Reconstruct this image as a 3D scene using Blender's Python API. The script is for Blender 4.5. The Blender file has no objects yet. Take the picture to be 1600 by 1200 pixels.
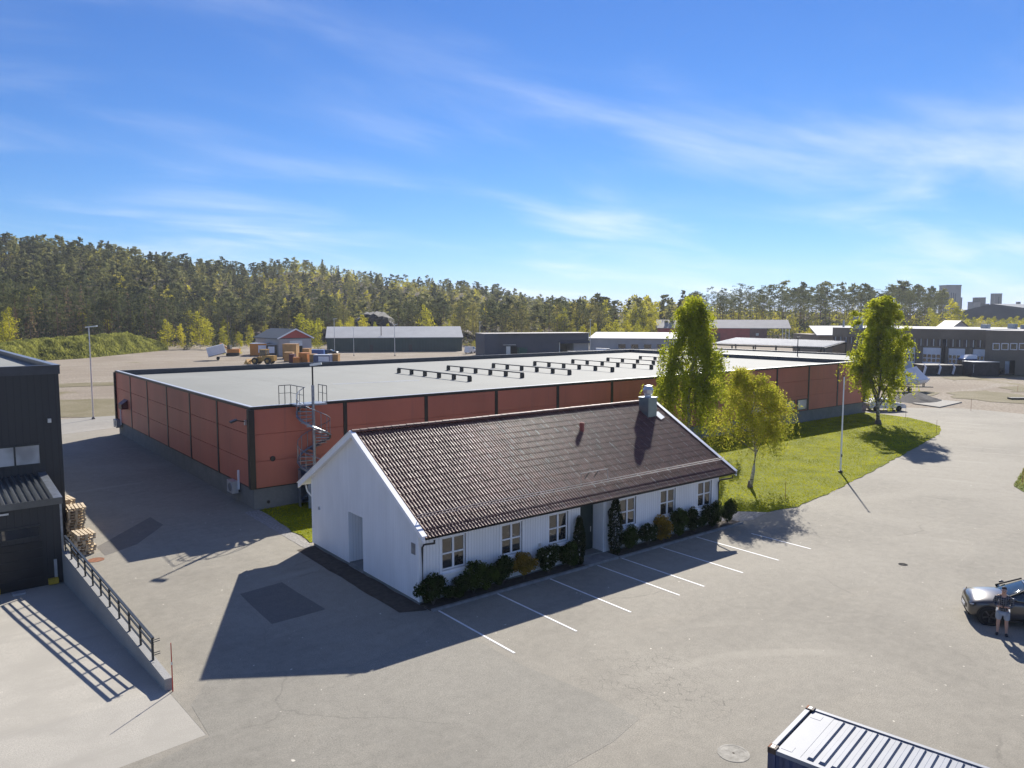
import bpy, bmesh, math, random
import numpy as np
from mathutils import Vector, Matrix
from mathutils.geometry import tessellate_polygon
R = math.radians
sc = bpy.context.scene
col = sc.collection
random.seed(7); rng = np.random.default_rng(7)

# ------------------------------------------------------------------ camera
CAM_H, CAM_F, YAW, PITCH = 11.55, 1189.6, R(51.679), R(5.26)      # f in pixels of a 1600 px wide frame
cd = bpy.data.cameras.new('camera'); cd.sensor_width = 36.0; cd.lens = 36.0 * CAM_F / 1600.0
cd.clip_start = 0.2; cd.clip_end = 9000
cam = bpy.data.objects.new('camera', cd); col.objects.link(cam)
cam.location = (0, 0, CAM_H); cam.rotation_euler = (R(90) - PITCH, 0, YAW - R(90))
sc.camera = cam

# ------------------------------------------------------------------ light
SUN_AZ, SUN_EL = R(36.2), R(32.0)                                  # towards the sun, from +X to +Y
sd = bpy.data.lights.new('sun', 'SUN'); sd.energy = 3.3; sd.angle = R(0.53); sd.color = (1.0, 0.945, 0.86)
sun = bpy.data.objects.new('sun', sd); col.objects.link(sun)
sv = Vector((math.cos(SUN_AZ) * math.cos(SUN_EL), math.sin(SUN_AZ) * math.cos(SUN_EL), math.sin(SUN_EL)))
sun.rotation_euler = sv.to_track_quat('Z', 'Y').to_euler()
w = bpy.data.worlds.new('World'); sc.world = w; w.use_nodes = True
nt = w.node_tree; nt.nodes.clear()
def wn(t, **k):
    n = nt.nodes.new(t)
    for a, b in k.items(): setattr(n, a, b)
    return n
def wmath(op, a, b=None, c=None):
    n = wn('ShaderNodeMath', operation=op)
    for i, v in enumerate((a, b, c)):
        if v is None: continue
        if isinstance(v, (int, float)): n.inputs[i].default_value = v
        else: nt.links.new(v, n.inputs[i])
    return n.outputs[0]
sky = wn('ShaderNodeTexSky', sky_type='NISHITA'); sky.sun_disc = False
sky.sun_elevation = SUN_EL; sky.sun_rotation = R(90) - SUN_AZ
sky.altitude = 0; sky.air_density = 1.0; sky.dust_density = 0.0; sky.ozone_density = 3.0
sps = wn('ShaderNodeSeparateColor'); nt.links.new(sky.outputs[0], sps.inputs[0])   # camera response: one curve for the whole sky
SK = 0.112
def chan(o, g, k): return wmath('MULTIPLY', wmath('POWER', wmath('MULTIPLY', sps.outputs[o], SK), g), k / SK)
cr, cg, cb = chan(0, 1.5, 0.35), chan(1, 1.2, 0.485), chan(2, 1.0, 0.74)
cb = wmath('MAXIMUM', cb, wmath('MULTIPLY', cg, 1.5))
hsv = wn('ShaderNodeCombineColor'); nt.links.new(cr, hsv.inputs[0]); nt.links.new(cg, hsv.inputs[1]); nt.links.new(wmath('MINIMUM', cb, 0.86 / SK), hsv.inputs[2])
tc = wn('ShaderNodeTexCoord'); sep = wn('ShaderNodeSeparateXYZ'); nt.links.new(tc.outputs['Generated'], sep.inputs[0])
den = wmath('ADD', wmath('MAXIMUM', sep.outputs[2], 0.0), 0.12)    # high thin cloud on a plane far above
cx = wmath('DIVIDE', sep.outputs[0], den); cy = wmath('DIVIDE', sep.outputs[1], den)
cmb = wn('ShaderNodeCombineXYZ'); nt.links.new(cx, cmb.inputs[0]); nt.links.new(cy, cmb.inputs[1])
mp = wn('ShaderNodeMapping'); mp.inputs['Rotation'].default_value = (0, 0, R(62)); mp.inputs['Scale'].default_value = (0.6, 1.25, 1); mp.inputs['Location'].default_value = (3.1, 1.7, 0)
nt.links.new(cmb.outputs[0], mp.inputs['Vector'])
n1 = wn('ShaderNodeTexNoise'); n1.inputs['Scale'].default_value = 1.15; n1.inputs['Detail'].default_value = 9; n1.inputs['Roughness'].default_value = 0.52; n1.inputs['Distortion'].default_value = 0.5
nt.links.new(mp.outputs[0], n1.inputs['Vector'])
n2 = wn('ShaderNodeTexNoise'); n2.inputs['Scale'].default_value = 0.55; n2.inputs['Detail'].default_value = 3
nt.links.new(mp.outputs[0], n2.inputs['Vector'])
def wramp(v, a, b):
    m = wn('ShaderNodeMapRange', interpolation_type='SMOOTHSTEP'); m.inputs['From Min'].default_value = a; m.inputs['From Max'].default_value = b
    nt.links.new(v, m.inputs['Value']); return m.outputs[0]
cov = wmath('MULTIPLY', wramp(n1.outputs[0], 0.40, 0.84), wramp(n2.outputs[0], 0.34, 0.64))
cov = wmath('ADD', wmath('MULTIPLY', cov, 0.78), 0.03)
mixc = wn('ShaderNodeMix', data_type='RGBA')
nt.links.new(cov, mixc.inputs['Factor']); nt.links.new(hsv.outputs[0], mixc.inputs[6]); mixc.inputs[7].default_value = (6.6, 7.1, 7.9, 1)
bg = wn('ShaderNodeBackground'); bg.inputs[1].default_value = 0.06
nt.links.new(mixc.outputs[2], bg.inputs[0])
wo = wn('ShaderNodeOutputWorld'); nt.links.new(bg.outputs[0], wo.inputs[0])
vs = sc.view_settings; vs.view_transform = 'Standard'; vs.look = 'None'; vs.gamma = 1.0; vs.use_curve_mapping = False
vs.exposure = 1.36

# ------------------------------------------------------------------ pixel <-> place
_fw = Vector((math.cos(PITCH) * math.cos(YAW), math.cos(PITCH) * math.sin(YAW), -math.sin(PITCH)))
_rt = Vector((math.sin(YAW), -math.cos(YAW), 0)); _up = _rt.cross(_fw)
def ray(x, y): return _fw * CAM_F + _rt * (x - 800) - _up * (y - 600)
def G(x, y, z=0.0):                       # place on the level z seen at photo pixel x, y
    d = ray(x, y); t = (z - CAM_H) / d.z; return Vector((d.x * t, d.y * t, z))
def onY(x, y, c): d = ray(x, y); t = c / d.y; return Vector((d.x * t, c, CAM_H + d.z * t))
def onX(x, y, c): d = ray(x, y); t = c / d.x; return Vector((c, d.y * t, CAM_H + d.z * t))
def atd(x, dep, z=0.0):                   # place in the direction of pixel column x at forward depth dep
    th = YAW - math.atan((x - 800) / CAM_F); d = dep / math.cos(YAW - th); return Vector((math.cos(th) * d, math.sin(th) * d, z))

# ------------------------------------------------------------------ materials
MATS = {}
def nodes_of(name):
    m = bpy.data.materials.new(name); m.use_nodes = True; t = m.node_tree; t.nodes.clear(); MATS[name] = m
    return m, t
class NT:
    def __init__(s, t): s.t = t
    def n(s, typ, **k):
        x = s.t.nodes.new(typ)
        for a, b in k.items(): setattr(x, a, b)
        return x
    def l(s, a, b): s.t.links.new(a, b)
    def put(s, sock, v):
        if hasattr(v, 'is_output'): s.l(v, sock)
        else: sock.default_value = v
    def pos(s, kind='world'):
        if kind == 'world': return s.n('ShaderNodeNewGeometry').outputs['Position']
        return s.n('ShaderNodeTexCoord').outputs['Object']
    def map(s, v, scale=(1, 1, 1), rot=(0, 0, 0), loc=(0, 0, 0)):
        m = s.n('ShaderNodeMapping'); m.inputs['Scale'].default_value = scale; m.inputs['Rotation'].default_value = rot; m.inputs['Location'].default_value = loc
        s.l(v, m.inputs['Vector']); return m.outputs[0]
    def noise(s, v, scale, detail=4, rough=0.55, dist=0):
        x = s.n('ShaderNodeTexNoise'); x.inputs['Scale'].default_value = scale; x.inputs['Detail'].default_value = detail
        x.inputs['Roughness'].default_value = rough; x.inputs['Distortion'].default_value = dist; s.l(v, x.inputs['Vector']); return x.outputs[0]
    def rng(s, v, a, b, c=0.0, d=1.0, smooth=True):
        m = s.n('ShaderNodeMapRange', interpolation_type='SMOOTHSTEP' if smooth else 'LINEAR')
        for i, q in zip(('From Min', 'From Max', 'To Min', 'To Max'), (a, b, c, d)): m.inputs[i].default_value = q
        s.l(v, m.inputs['Value']); return m.outputs[0]
    def m(s, op, a, b=0.0):
        x = s.n('ShaderNodeMath', operation=op); s.put(x.inputs[0], a); s.put(x.inputs[1], b); return x.outputs[0]
    def mix(s, f, a, b, mode='MIX'):
        x = s.n('ShaderNodeMix', data_type='RGBA', blend_type=mode); s.put(x.inputs['Factor'], f)
        for i, v in ((6, a), (7, b)):
            if hasattr(v, 'is_output'): s.l(v, x.inputs[i])
            else: x.inputs[i].default_value = (*v[:3], 1)
        return x.outputs[2]
    def bump(s, h, strength=0.3, dist=0.02):
        b = s.n('ShaderNodeBump'); b.inputs['Strength'].default_value = strength; b.inputs['Distance'].default_value = dist; s.l(h, b.inputs['Height']); return b.outputs[0]
    def out(s, color, rough=0.7, metal=0.0, normal=None, spec=None, ior=None, coat=0.0):
        p = s.n('ShaderNodeBsdfPrincipled'); 
        if hasattr(color, 'is_output'): s.l(color, p.inputs['Base Color'])
        else: p.inputs['Base Color'].default_value = (*color[:3], 1)
        s.put(p.inputs['Roughness'], rough); s.put(p.inputs['Metallic'], metal)
        if spec is not None: p.inputs['Specular IOR Level'].default_value = spec
        if ior is not None: p.inputs['IOR'].default_value = ior
        if coat: p.inputs['Coat Weight'].default_value = coat
        if normal is not None: s.l(normal, p.inputs['Normal'])
        o = s.n('ShaderNodeOutputMaterial'); s.l(p.outputs[0], o.inputs[0])
def tint(c, k): return tuple(min(1, v * k) for v in c)
def plain(name, c, rough=0.6, metal=0.0, var=0.15, scale=1.5, spec=None, bump=0.0, ior=None, coat=0.0, streak=None):
    m, t = nodes_of(name); N = NT(t); P = N.pos()
    if streak: P = N.map(P, streak)
    f = N.rng(N.noise(P, scale, 6, 0.6), 0.25, 0.75)
    colr = N.mix(f, tint(c, 1 - var), tint(c, 1 + var))
    nb = N.bump(N.noise(P, scale * 9, 3), bump, 0.01) if bump else None
    N.out(colr, rough, metal, nb, spec, ior, coat); return m
def boards(name, c, axis, pitch, depth=0.35, var=0.06, rough=0.55, gap=0.12, dark=0.75):
    # planed boards or profiled sheet: fine relief along one world axis, plus weathering
    m, t = nodes_of(name); N = NT(t); P = N.pos(); s = N.n('ShaderNodeSeparateXYZ'); N.l(P, s.inputs[0])
    u = s.outputs['XYZ'.index(axis)] if isinstance(axis, str) else N.m('ADD', N.m('MULTIPLY', s.outputs[0], axis[0]), N.m('MULTIPLY', s.outputs[1], axis[1]))
    fr = N.m('FRACT', N.m('DIVIDE', u, pitch)); edge = N.m('MINIMUM', fr, N.m('SUBTRACT', 1.0, fr))
    g = N.rng(edge, 0.0, gap)
    idx = N.m('FLOOR', N.m('DIVIDE', u, pitch)); wnz = N.n('ShaderNodeTexWhiteNoise', noise_dimensions='1D'); N.l(idx, wnz.inputs['W'])
    f = N.rng(N.noise(N.map(P, (1, 1, 0.35)), 1.2, 6), 0.25, 0.75)
    colr = N.mix(f, tint(c, 1 - var), tint(c, 1 + var))
    colr = N.mix(N.m('MULTIPLY', wnz.outputs[0], 0.10), colr, tint(c, 0.6))
    colr = N.mix(g, tint(c, dark), colr)
    N.out(colr, rough, 0, N.bump(g, depth, 0.02)); return m
def leaf(name, c, trans=0.5, var=0.35, obj_random=True, scale=0.6, gloss=False):
    m, t = nodes_of(name); N = NT(t); P = N.pos()
    f = N.rng(N.noise(P, scale, 3), 0.3, 0.7)
    colr = N.mix(f, tint(c, 1 - var), tint((c[0] * 1.08, c[1], c[2] * 0.85), 1 + var))
    if obj_random:
        oi = N.n('ShaderNodeObjectInfo'); colr = N.mix(N.rng(oi.outputs['Random'], 0, 1, 0.0, 0.45, False), colr, (c[0] * 0.45, c[1] * 0.55, c[2] * 0.7))
    d = N.n('ShaderNodeBsdfDiffuse'); tr = N.n('ShaderNodeBsdfTranslucent'); N.l(colr, d.inputs[0]); N.l(colr, tr.inputs[0])
    mx = N.n('ShaderNodeMixShader'); mx.inputs[0].default_value = trans; N.l(d.outputs[0], mx.inputs[1]); N.l(tr.outputs[0], mx.inputs[2])
    if not gloss:
        o = N.n('ShaderNodeOutputMaterial'); N.l(mx.outputs[0], o.inputs[0]); return m
    gl = N.n('ShaderNodeBsdfGlossy'); gl.inputs['Roughness'].default_value = 0.5; gl.inputs[0].default_value = (1, 1, 1, 1)
    m2 = N.n('ShaderNodeMixShader'); m2.inputs[0].default_value = 0.035; N.l(mx.outputs[0], m2.inputs[1]); N.l(gl.outputs[0], m2.inputs[2])
    o = N.n('ShaderNodeOutputMaterial'); N.l(m2.outputs[0], o.inputs[0]); return m

# ------------------------------------------------------------------ mesh and object helpers
def props(o, label=None, cat=None, group=None, kind=None):
    if label: o['label'] = label
    if cat: o['category'] = cat
    if group: o['group'] = group
    if kind: o['kind'] = kind
    return o
def thing(name, label, cat, loc=(0, 0, 0), rz=0.0, group=None):
    o = bpy.data.objects.new(name, None); col.objects.link(o); o.empty_display_size = 0.3
    o.location = loc; o.rotation_euler = (0, 0, rz); return props(o, label, cat, group)
def origin(o):
    v = Vector((0, 0, 0))
    while o is not None: v += o.location; o = o.parent
    return v
class MB:
    def __init__(s): s.v = []; s.f = []; s.mi = []; s.cur = 0
    def add(s, vs, fs, M=None):
        b = len(s.v)
        s.v += [tuple(M @ Vector(q)) if M else tuple(q) for q in vs]
        s.f += [tuple(b + i for i in f) for f in fs]; s.mi += [s.cur] * len(fs); return s
    def box(s, a, b, M=None):
        x0, y0, z0 = a; x1, y1, z1 = b
        return s.add([(x0, y0, z0), (x1, y0, z0), (x1, y1, z0), (x0, y1, z0), (x0, y0, z1), (x1, y0, z1), (x1, y1, z1), (x0, y1, z1)],
                     [(0, 3, 2, 1), (4, 5, 6, 7), (0, 1, 5, 4), (1, 2, 6, 5), (2, 3, 7, 6), (3, 0, 4, 7)], M)
    def prism(s, poly, z0, z1, M=None):          # poly counter-clockwise in plan
        n = len(poly); vs = [(x, y, z0) for x, y in poly] + [(x, y, z1) for x, y in poly]
        tri = tessellate_polygon([[Vector((x, y, 0)) for x, y in poly]])
        def up(t):
            a, b, c = (poly[i] for i in t); return (b[0] - a[0]) * (c[1] - a[1]) - (b[1] - a[1]) * (c[0] - a[0]) > 0
        tri = [t if up(t) else (t[0], t[2], t[1]) for t in tri]
        return s.add(vs, [tuple(n + i for i in t) for t in tri] + [(t[0], t[2], t[1]) for t in tri] + [(i, (i + 1) % n, n + (i + 1) % n, n + i) for i in range(n)], M)
    def ext(s, prof, a, b):                      # profile (offset across, z) swept from plan point a to b (right-hand side = +offset)
        a = Vector(a); b = Vector(b); d = (b - a).normalized(); r = Vector((d.y, -d.x))
        n = len(prof); vs = []
        for p in (a, b): vs += [(p.x + r.x * o, p.y + r.y * o, z) for o, z in prof]
        return s.add(vs, [(i, i + n, (i + 1) % n + n, (i + 1) % n) for i in range(n)] + [tuple(range(n)), tuple(range(2 * n - 1, n - 1, -1))])
    def tube(s, pts, r, n=8, r2=None, cap=True):
        pts = [Vector(p) for p in pts]; k = len(pts); b = len(s.v); rings = []
        for i, p in enumerate(pts):
            t = (pts[min(i + 1, k - 1)] - pts[max(i - 1, 0)]).normalized()
            u = t.cross(Vector((0, 0, 1)))
            if u.length < 1e-3: u = t.cross(Vector((1, 0, 0)))
            u.normalize(); v = u.cross(t)
            rr = r if r2 is None else r + (r2 - r) * i / max(1, k - 1)
            rings.append([tuple(p + (u * math.cos(a) + v * math.sin(a)) * rr) for a in [2 * math.pi * j / n for j in range(n)]])
        for rg in rings: s.v += rg
        for i in range(k - 1):
            for j in range(n):
                s.f.append((b + i * n + j, b + (i + 1) * n + j, b + (i + 1) * n + (j + 1) % n, b + i * n + (j + 1) % n)); s.mi.append(s.cur)
        if cap:
            s.f += [tuple(b + j for j in range(n)), tuple(b + (k - 1) * n + j for j in range(n - 1, -1, -1))]; s.mi += [s.cur] * 2
        return s
    def bar(s, a, b, w, h):                      # rectangular bar between two points
        a = Vector(a); b = Vector(b); t = (b - a).normalized(); u = t.cross(Vector((0, 0, 1)))
        if u.length < 1e-3: u = Vector((1, 0, 0))
        u.normalize(); v = u.cross(t); q = [(-w / 2, -h / 2), (w / 2, -h / 2), (w / 2, h / 2), (-w / 2, h / 2)]
        vs = [tuple(p + u * i + v * j) for p in (a, b) for i, j in q]
        return s.add(vs, [(0, 1, 2, 3), (7, 6, 5, 4), (0, 4, 5, 1), (1, 5, 6, 2), (2, 6, 7, 3), (3, 7, 4, 0)])
    def lathe(s, prof, n=16, M=None):            # (radius, z) pairs
        k = len(prof); vs = [(r * math.cos(2 * math.pi * j / n), r * math.sin(2 * math.pi * j / n), z) for r, z in prof for j in range(n)]
        fs = [(i * n + j, i * n + (j + 1) % n, (i + 1) * n + (j + 1) % n, (i + 1) * n + j) for i in range(k - 1) for j in range(n)]
        fs += [tuple(range(n - 1, -1, -1)), tuple((k - 1) * n + j for j in range(n))]
        return s.add(vs, fs, M)
    def build(s, name, mats, parent=None, world=True, smooth=False, **kw):
        me = bpy.data.meshes.new(name); sh = origin(parent) if (world and parent is not None) else Vector((0, 0, 0))
        vs = s.v if sh.length == 0 else [(x - sh.x, y - sh.y, z - sh.z) for x, y, z in s.v]
        me.from_pydata(vs, [], s.f); me.update()
        for m in (mats if isinstance(mats, (list, tuple)) else [mats]): me.materials.append(MATS[m] if isinstance(m, str) else m)
        if any(s.mi): me.polygons.foreach_set('material_index', s.mi)
        if smooth: me.polygons.foreach_set('use_smooth', [True] * len(s.f))
        o = bpy.data.objects.new(name, me); col.objects.link(o)
        if parent is not None: o.parent = parent
        return props(o, **kw)
def mbox(name, a, b, mat, parent=None, world=True, M=None, **kw): return MB().box(a, b, M).build(name, mat, parent, world, **kw)
def inst(me, name, parent, loc, rz=0, scale=None, rot=None):
    o = bpy.data.objects.new(name, me); col.objects.link(o); o.parent = parent; o.location = loc
    o.rotation_euler = rot if rot is not None else (0, 0, rz)
    if scale is not None: o.scale = scale if hasattr(scale, '__len__') else (scale,) * 3
    return o
def copy_tree(o, parent=None):
    c = o.copy(); col.objects.link(c); c.parent = parent
    for ch in [x for x in bpy.data.objects if x.parent is o]: copy_tree(ch, c)
    return c
def npmesh(name, V, F, mats, mi=None):
    V = np.asarray(V, np.float32); F = np.asarray(F, np.int32); k = F.shape[1]; nf = len(F)
    me = bpy.data.meshes.new(name); me.vertices.add(len(V)); me.vertices.foreach_set('co', V.ravel())
    me.loops.add(nf * k); me.loops.foreach_set('vertex_index', F.ravel())
    me.polygons.add(nf); me.polygons.foreach_set('loop_start', np.arange(0, nf * k, k, dtype=np.int32))
    try: me.polygons.foreach_set('loop_total', np.full(nf, k, np.int32))
    except Exception: pass
    for m in mats: me.materials.append(MATS[m])
    if mi is not None: me.polygons.foreach_set('material_index', np.asarray(mi, np.int32))
    me.update(calc_edges=True); me.validate(); return me
def addobj(me, name, parent=None, loc=(0, 0, 0), **kw):
    o = bpy.data.objects.new(name, me); col.objects.link(o); o.parent = parent; o.location = loc; return props(o, **kw)

# ------------------------------------------------------------------ surface materials
def asphalt(name, c, cracks=False, var=0.24):
    m, t = nodes_of(name); N = NT(t); P = N.pos()
    big = N.noise(P, 0.11, 5, 0.6, 0.6); mid = N.noise(N.map(P, (0.5, 2.2, 1), (0, 0, R(20))), 0.32, 5, 0.6, 0.8); fine = N.noise(P, 26, 2, 0.8)
    colr = N.mix(N.rng(big, 0.3, 0.7), tint(c, 1 - var), tint(c, 1 + var))
    colr = N.mix(N.rng(mid, 0.5, 0.78, 0, 0.5), colr, tint((c[0] * 1.04, c[1], c[2] * 0.96), 1.3))
    colr = N.mix(N.rng(N.noise(N.map(P, (2.1, 0.45, 1), (0, 0, R(-25)), (5, 3, 0)), 0.28, 5, 0.6, 1.0), 0.55, 0.8, 0, 0.5), colr, tint(c, 0.68))
    colr = N.mix(N.rng(fine, 0.3, 0.72), tint(c, 0.55), colr)
    colr = N.mix(N.rng(N.noise(P, 2.2, 8, 0.78, 0.3), 0.34, 0.68, 0, 0.38, False), colr, tint(c, 1.25)); colr = N.mix(N.rng(N.noise(N.map(P, (1, 1, 1), (0, 0, 0), (31, 7, 0)), 4.5, 6, 0.8), 0.46, 0.72, 0, 0.42, False), colr, tint(c, 0.68))
    sp = N.noise(P, 5.5, 1, 0.5); colr = N.mix(N.rng(sp, 0.765, 0.80), colr, tint(c, 2.1))
    wv = N.n('ShaderNodeTexWave', wave_type='RINGS', rings_direction='Z'); wv.inputs['Scale'].default_value = 0.115; wv.inputs['Distortion'].default_value = 5.0; wv.inputs['Detail'].default_value = 2; wv.inputs['Detail Scale'].default_value = 0.35; N.l(N.map(P, (1, 1, 0), (0, 0, 0), (-17, -6, 0)), wv.inputs['Vector'])
    colr = N.mix(N.m('MULTIPLY', N.rng(wv.outputs['Fac'], 0.84, 1.0, 0, 0.22), N.rng(N.noise(P, 0.10, 3), 0.54, 0.68)), colr, tint(c, 1.35))
    colr = N.mix(N.rng(N.noise(P, 1.6, 3, 0.5), 0.70, 0.80, 0, 0.35), colr, tint(c, 0.5))
    # long meandering seams and cracks
    v = N.n('ShaderNodeTexVoronoi', feature='DISTANCE_TO_EDGE'); v.inputs['Scale'].default_value = 0.085
    wp = N.n('ShaderNodeMix', data_type='VECTOR'); wp.inputs['Factor'].default_value = 0.035; N.l(P, wp.inputs[4])
    nz = N.n('ShaderNodeTexNoise'); nz.inputs['Scale'].default_value = 0.5; nz.inputs['Detail'].default_value = 8; N.l(P, nz.inputs['Vector'])
    sc_ = N.n('ShaderNodeVectorMath', operation='SCALE'); sc_.inputs['Scale'].default_value = 45; N.l(nz.outputs['Color'], sc_.inputs[0]); N.l(sc_.outputs[0], wp.inputs[5])
    N.l(wp.outputs[1], v.inputs['Vector'])
    ln = N.m('MULTIPLY', N.rng(v.outputs['Distance'], 0.0, 0.0045, 1, 0), N.rng(N.noise(P, 0.16, 3), 0.5, 0.62))
    colr = N.mix(N.m('MULTIPLY', ln, 0.3), colr, tint(c, 0.3))
    if cracks:                                   # alligator cracking where trucks turn
        cpos = G(1030, 1068); s = N.n('ShaderNodeSeparateXYZ'); N.l(P, s.inputs[0])
        dx = N.m('DIVIDE', N.m('SUBTRACT', s.outputs[0], cpos.x), 2.3); dy = N.m('DIVIDE', N.m('SUBTRACT', s.outputs[1], cpos.y), 3.0)
        rr = N.m('ADD', N.m('SQRT', N.m('ADD', N.m('POWER', dx, 2), N.m('POWER', dy, 2))), N.m('MULTIPLY', N.m('SUBTRACT', N.noise(P, 0.9, 4), 0.5), 1.7))
        v2 = N.n('ShaderNodeTexVoronoi', feature='DISTANCE_TO_EDGE'); v2.inputs['Scale'].default_value = 4.6; N.l(N.map(P, (1, 0.7, 1), (0, 0, R(12))), v2.inputs['Vector'])
        cm = N.m('MULTIPLY', N.m('MULTIPLY', N.rng(v2.outputs['Distance'], 0.0, 0.055, 1, 0), N.rng(N.noise(P, 2.6, 3), 0.42, 0.58)), N.rng(rr, 0.4, 1.2, 1, 0))
        colr = N.mix(N.m('MULTIPLY', cm, 0.55), colr, tint(c, 0.25))
    N.out(colr, 0.88, 0, N.bump(fine, 0.25, 0.008), 0.25); return m
asphalt('asphalt', (0.335, 0.308, 0.25), True)
asphalt('asphalt_old', (0.305, 0.285, 0.236), False)
asphalt('asphalt_dark', (0.20, 0.185, 0.16), False, 0.1)
asphalt('asphalt_pale', (0.36, 0.34, 0.295), False)
def concrete(name, c, stain=0.4, scale=0.5):
    m, t = nodes_of(name); N = NT(t); P = N.pos()
    colr = N.mix(N.rng(N.noise(P, scale, 7, 0.62, 0.5), 0.28, 0.72), tint(c, 1 - stain * 0.5), tint(c, 1 + stain * 0.3))
    colr = N.mix(N.rng(N.noise(N.map(P, (0.35, 2.0, 0.3)), 0.5, 5, 0.6), 0.52, 0.75, 0, 0.5), colr, tint(c, 0.62))
    colr = N.mix(N.rng(N.noise(P, 30, 2), 0.35, 0.7, 0.0, 1.0), tint(c, 0.78), colr)
    N.out(colr, 0.85, 0, N.bump(N.noise(P, 20, 3), 0.15, 0.01), 0.25); return m
concrete('concrete_ramp', (0.46, 0.43, 0.365)); concrete('concrete_wall', (0.36, 0.355, 0.335)); concrete('concrete_base', (0.24, 0.245, 0.235), 0.5, 1.2)
concrete('concrete_brown', (0.27, 0.225, 0.17), 0.6, 0.25); concrete('tower_concrete', (0.30, 0.30, 0.30), 0.4, 0.08)
def ground_mat():
    m, t = nodes_of('gravel'); N = NT(t); P = N.pos()
    sand = N.mix(N.rng(N.noise(P, 0.06, 6, 0.6, 0.7), 0.3, 0.7), (0.27, 0.22, 0.165), (0.42, 0.365, 0.285))
    sand = N.mix(N.rng(N.noise(N.map(P, (0.3, 1.4, 1), (0, 0, R(40))), 0.12, 6, 0.65, 1.2), 0.5, 0.72, 0, 0.75), sand, (0.50, 0.455, 0.38))
    sand = N.mix(N.rng(N.noise(P, 3.0, 3, 0.7), 0.35, 0.7), tint((0.30, 0.25, 0.19), 0.75), sand)
    gr = N.rng(N.noise(P, 0.045, 6, 0.68, 0.9), 0.575, 0.68, 0, 0.8)
    grass = N.mix(N.rng(N.noise(P, 0.9, 5), 0.3, 0.7), (0.13, 0.115, 0.045), (0.23, 0.20, 0.085))
    colr = N.mix(gr, sand, grass)
    s = N.n('ShaderNodeSeparateXYZ'); N.l(P, s.inputs[0])       # forest floor where the land climbs
    floor = N.mix(N.rng(N.noise(P, 0.12, 6, 0.65), 0.35, 0.7), (0.045, 0.042, 0.022), (0.12, 0.092, 0.055))
    colr = N.mix(N.rng(s.outputs[2], 0.5, 2.2), colr, floor)
    N.out(colr, 0.95, 0, N.bump(N.noise(P, 2.0, 5), 0.35, 0.06), 0.1)
ground_mat()
def turf(name, a, b, c):
    m, t = nodes_of(name); N = NT(t); P = N.pos()
    colr = N.mix(N.rng(N.noise(P, 0.22, 5, 0.6, 0.6), 0.3, 0.7), a, b)
    colr = N.mix(N.rng(N.noise(N.map(P, (0.5, 2.0, 1), (0, 0, R(18))), 0.7, 5, 0.65), 0.5, 0.8, 0, 0.4), colr, c)
    colr = N.mix(N.rng(N.noise(P, 7, 4, 0.7), 0.3, 0.75), tint(a, 0.62), colr)
    N.out(colr, 0.9, 0, N.bump(N.noise(P, 9, 4, 0.7), 0.6, 0.05), 0.12); return m
turf('lawn', (0.17, 0.20, 0.005), (0.27, 0.28, 0.006), (0.34, 0.30, 0.02)); turf('rough_grass', (0.14, 0.175, 0.035), (0.22, 0.245, 0.05), (0.28, 0.26, 0.09)); turf('dry_grass', (0.22, 0.19, 0.10), (0.36, 0.31, 0.215), (0.42, 0.37, 0.285))
plain('soil', (0.07, 0.055, 0.04), 0.95, bump=0.5, var=0.4, scale=4)
plain('pebbles', (0.28, 0.265, 0.24), 0.9, var=0.45, scale=9, bump=0.6)
def redpanel():
    m, t = nodes_of('red_panel'); N = NT(t); P = N.pos(); s = N.n('ShaderNodeSeparateXYZ'); N.l(P, s.inputs[0])
    c = (0.52, 0.155, 0.098)
    f = N.rng(N.noise(N.map(P, (0.5, 0.5, 0.25)), 0.6, 6), 0.25, 0.75); colr = N.mix(f, tint(c, 0.86), tint(c, 1.12)); colr = N.mix(N.rng(N.noise(N.map(P, (3.0, 3.0, 0.12)), 1.0, 5, 0.65), 0.52, 0.75, 0, 0.35), colr, (0.30, 0.12, 0.10))
    oi = N.n('ShaderNodeObjectInfo'); colr = N.mix(N.m('MULTIPLY', oi.outputs['Random'], 0.14), colr, (0.36, 0.13, 0.10))
    fr = N.m('FRACT', N.m('MULTIPLY', s.outputs[2], 9.0)); e = N.rng(N.m('ABSOLUTE', N.m('SUBTRACT', fr, 0.5)), 0.3, 0.5)
    N.out(colr, 0.5, 0, N.bump(e, 0.22, 0.008), 0.45)
redpanel()
def membrane():
    m, t = nodes_of('roof_membrane'); N = NT(t); P = N.pos(); s = N.n('ShaderNodeSeparateXYZ'); N.l(P, s.inputs[0])
    c = (0.29, 0.295, 0.268)
    colr = N.mix(N.rng(N.noise(P, 0.09, 6, 0.6, 0.5), 0.3, 0.7), tint(c, 0.82), tint(c, 1.1))
    colr = N.mix(N.rng(N.noise(N.map(P, (2.5, 0.25, 1)), 0.22, 5, 0.6), 0.48, 0.72, 0, 0.6), colr, tint(c, 0.74))
    colr = N.mix(N.rng(N.noise(P, 0.35, 5, 0.65, 1.0), 0.58, 0.66, 0, 0.35), colr, tint(c, 0.66))
    fr = N.m('FRACT', N.m('MULTIPLY', s.outputs[0], 0.98)); e = N.rng(N.m('ABSOLUTE', N.m('SUBTRACT', fr, 0.5)), 0.465, 0.495)
    colr = N.mix(N.m('MULTIPLY', e, 0.5), colr, tint(c, 0.6))
    colr = N.mix(N.rng(N.noise(P, 12, 3), 0.35, 0.7), tint(c, 0.88), colr)
    N.out(colr, 0.8, 0, N.bump(N.noise(P, 6, 3), 0.1, 0.01), 0.2)
membrane()
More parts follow.
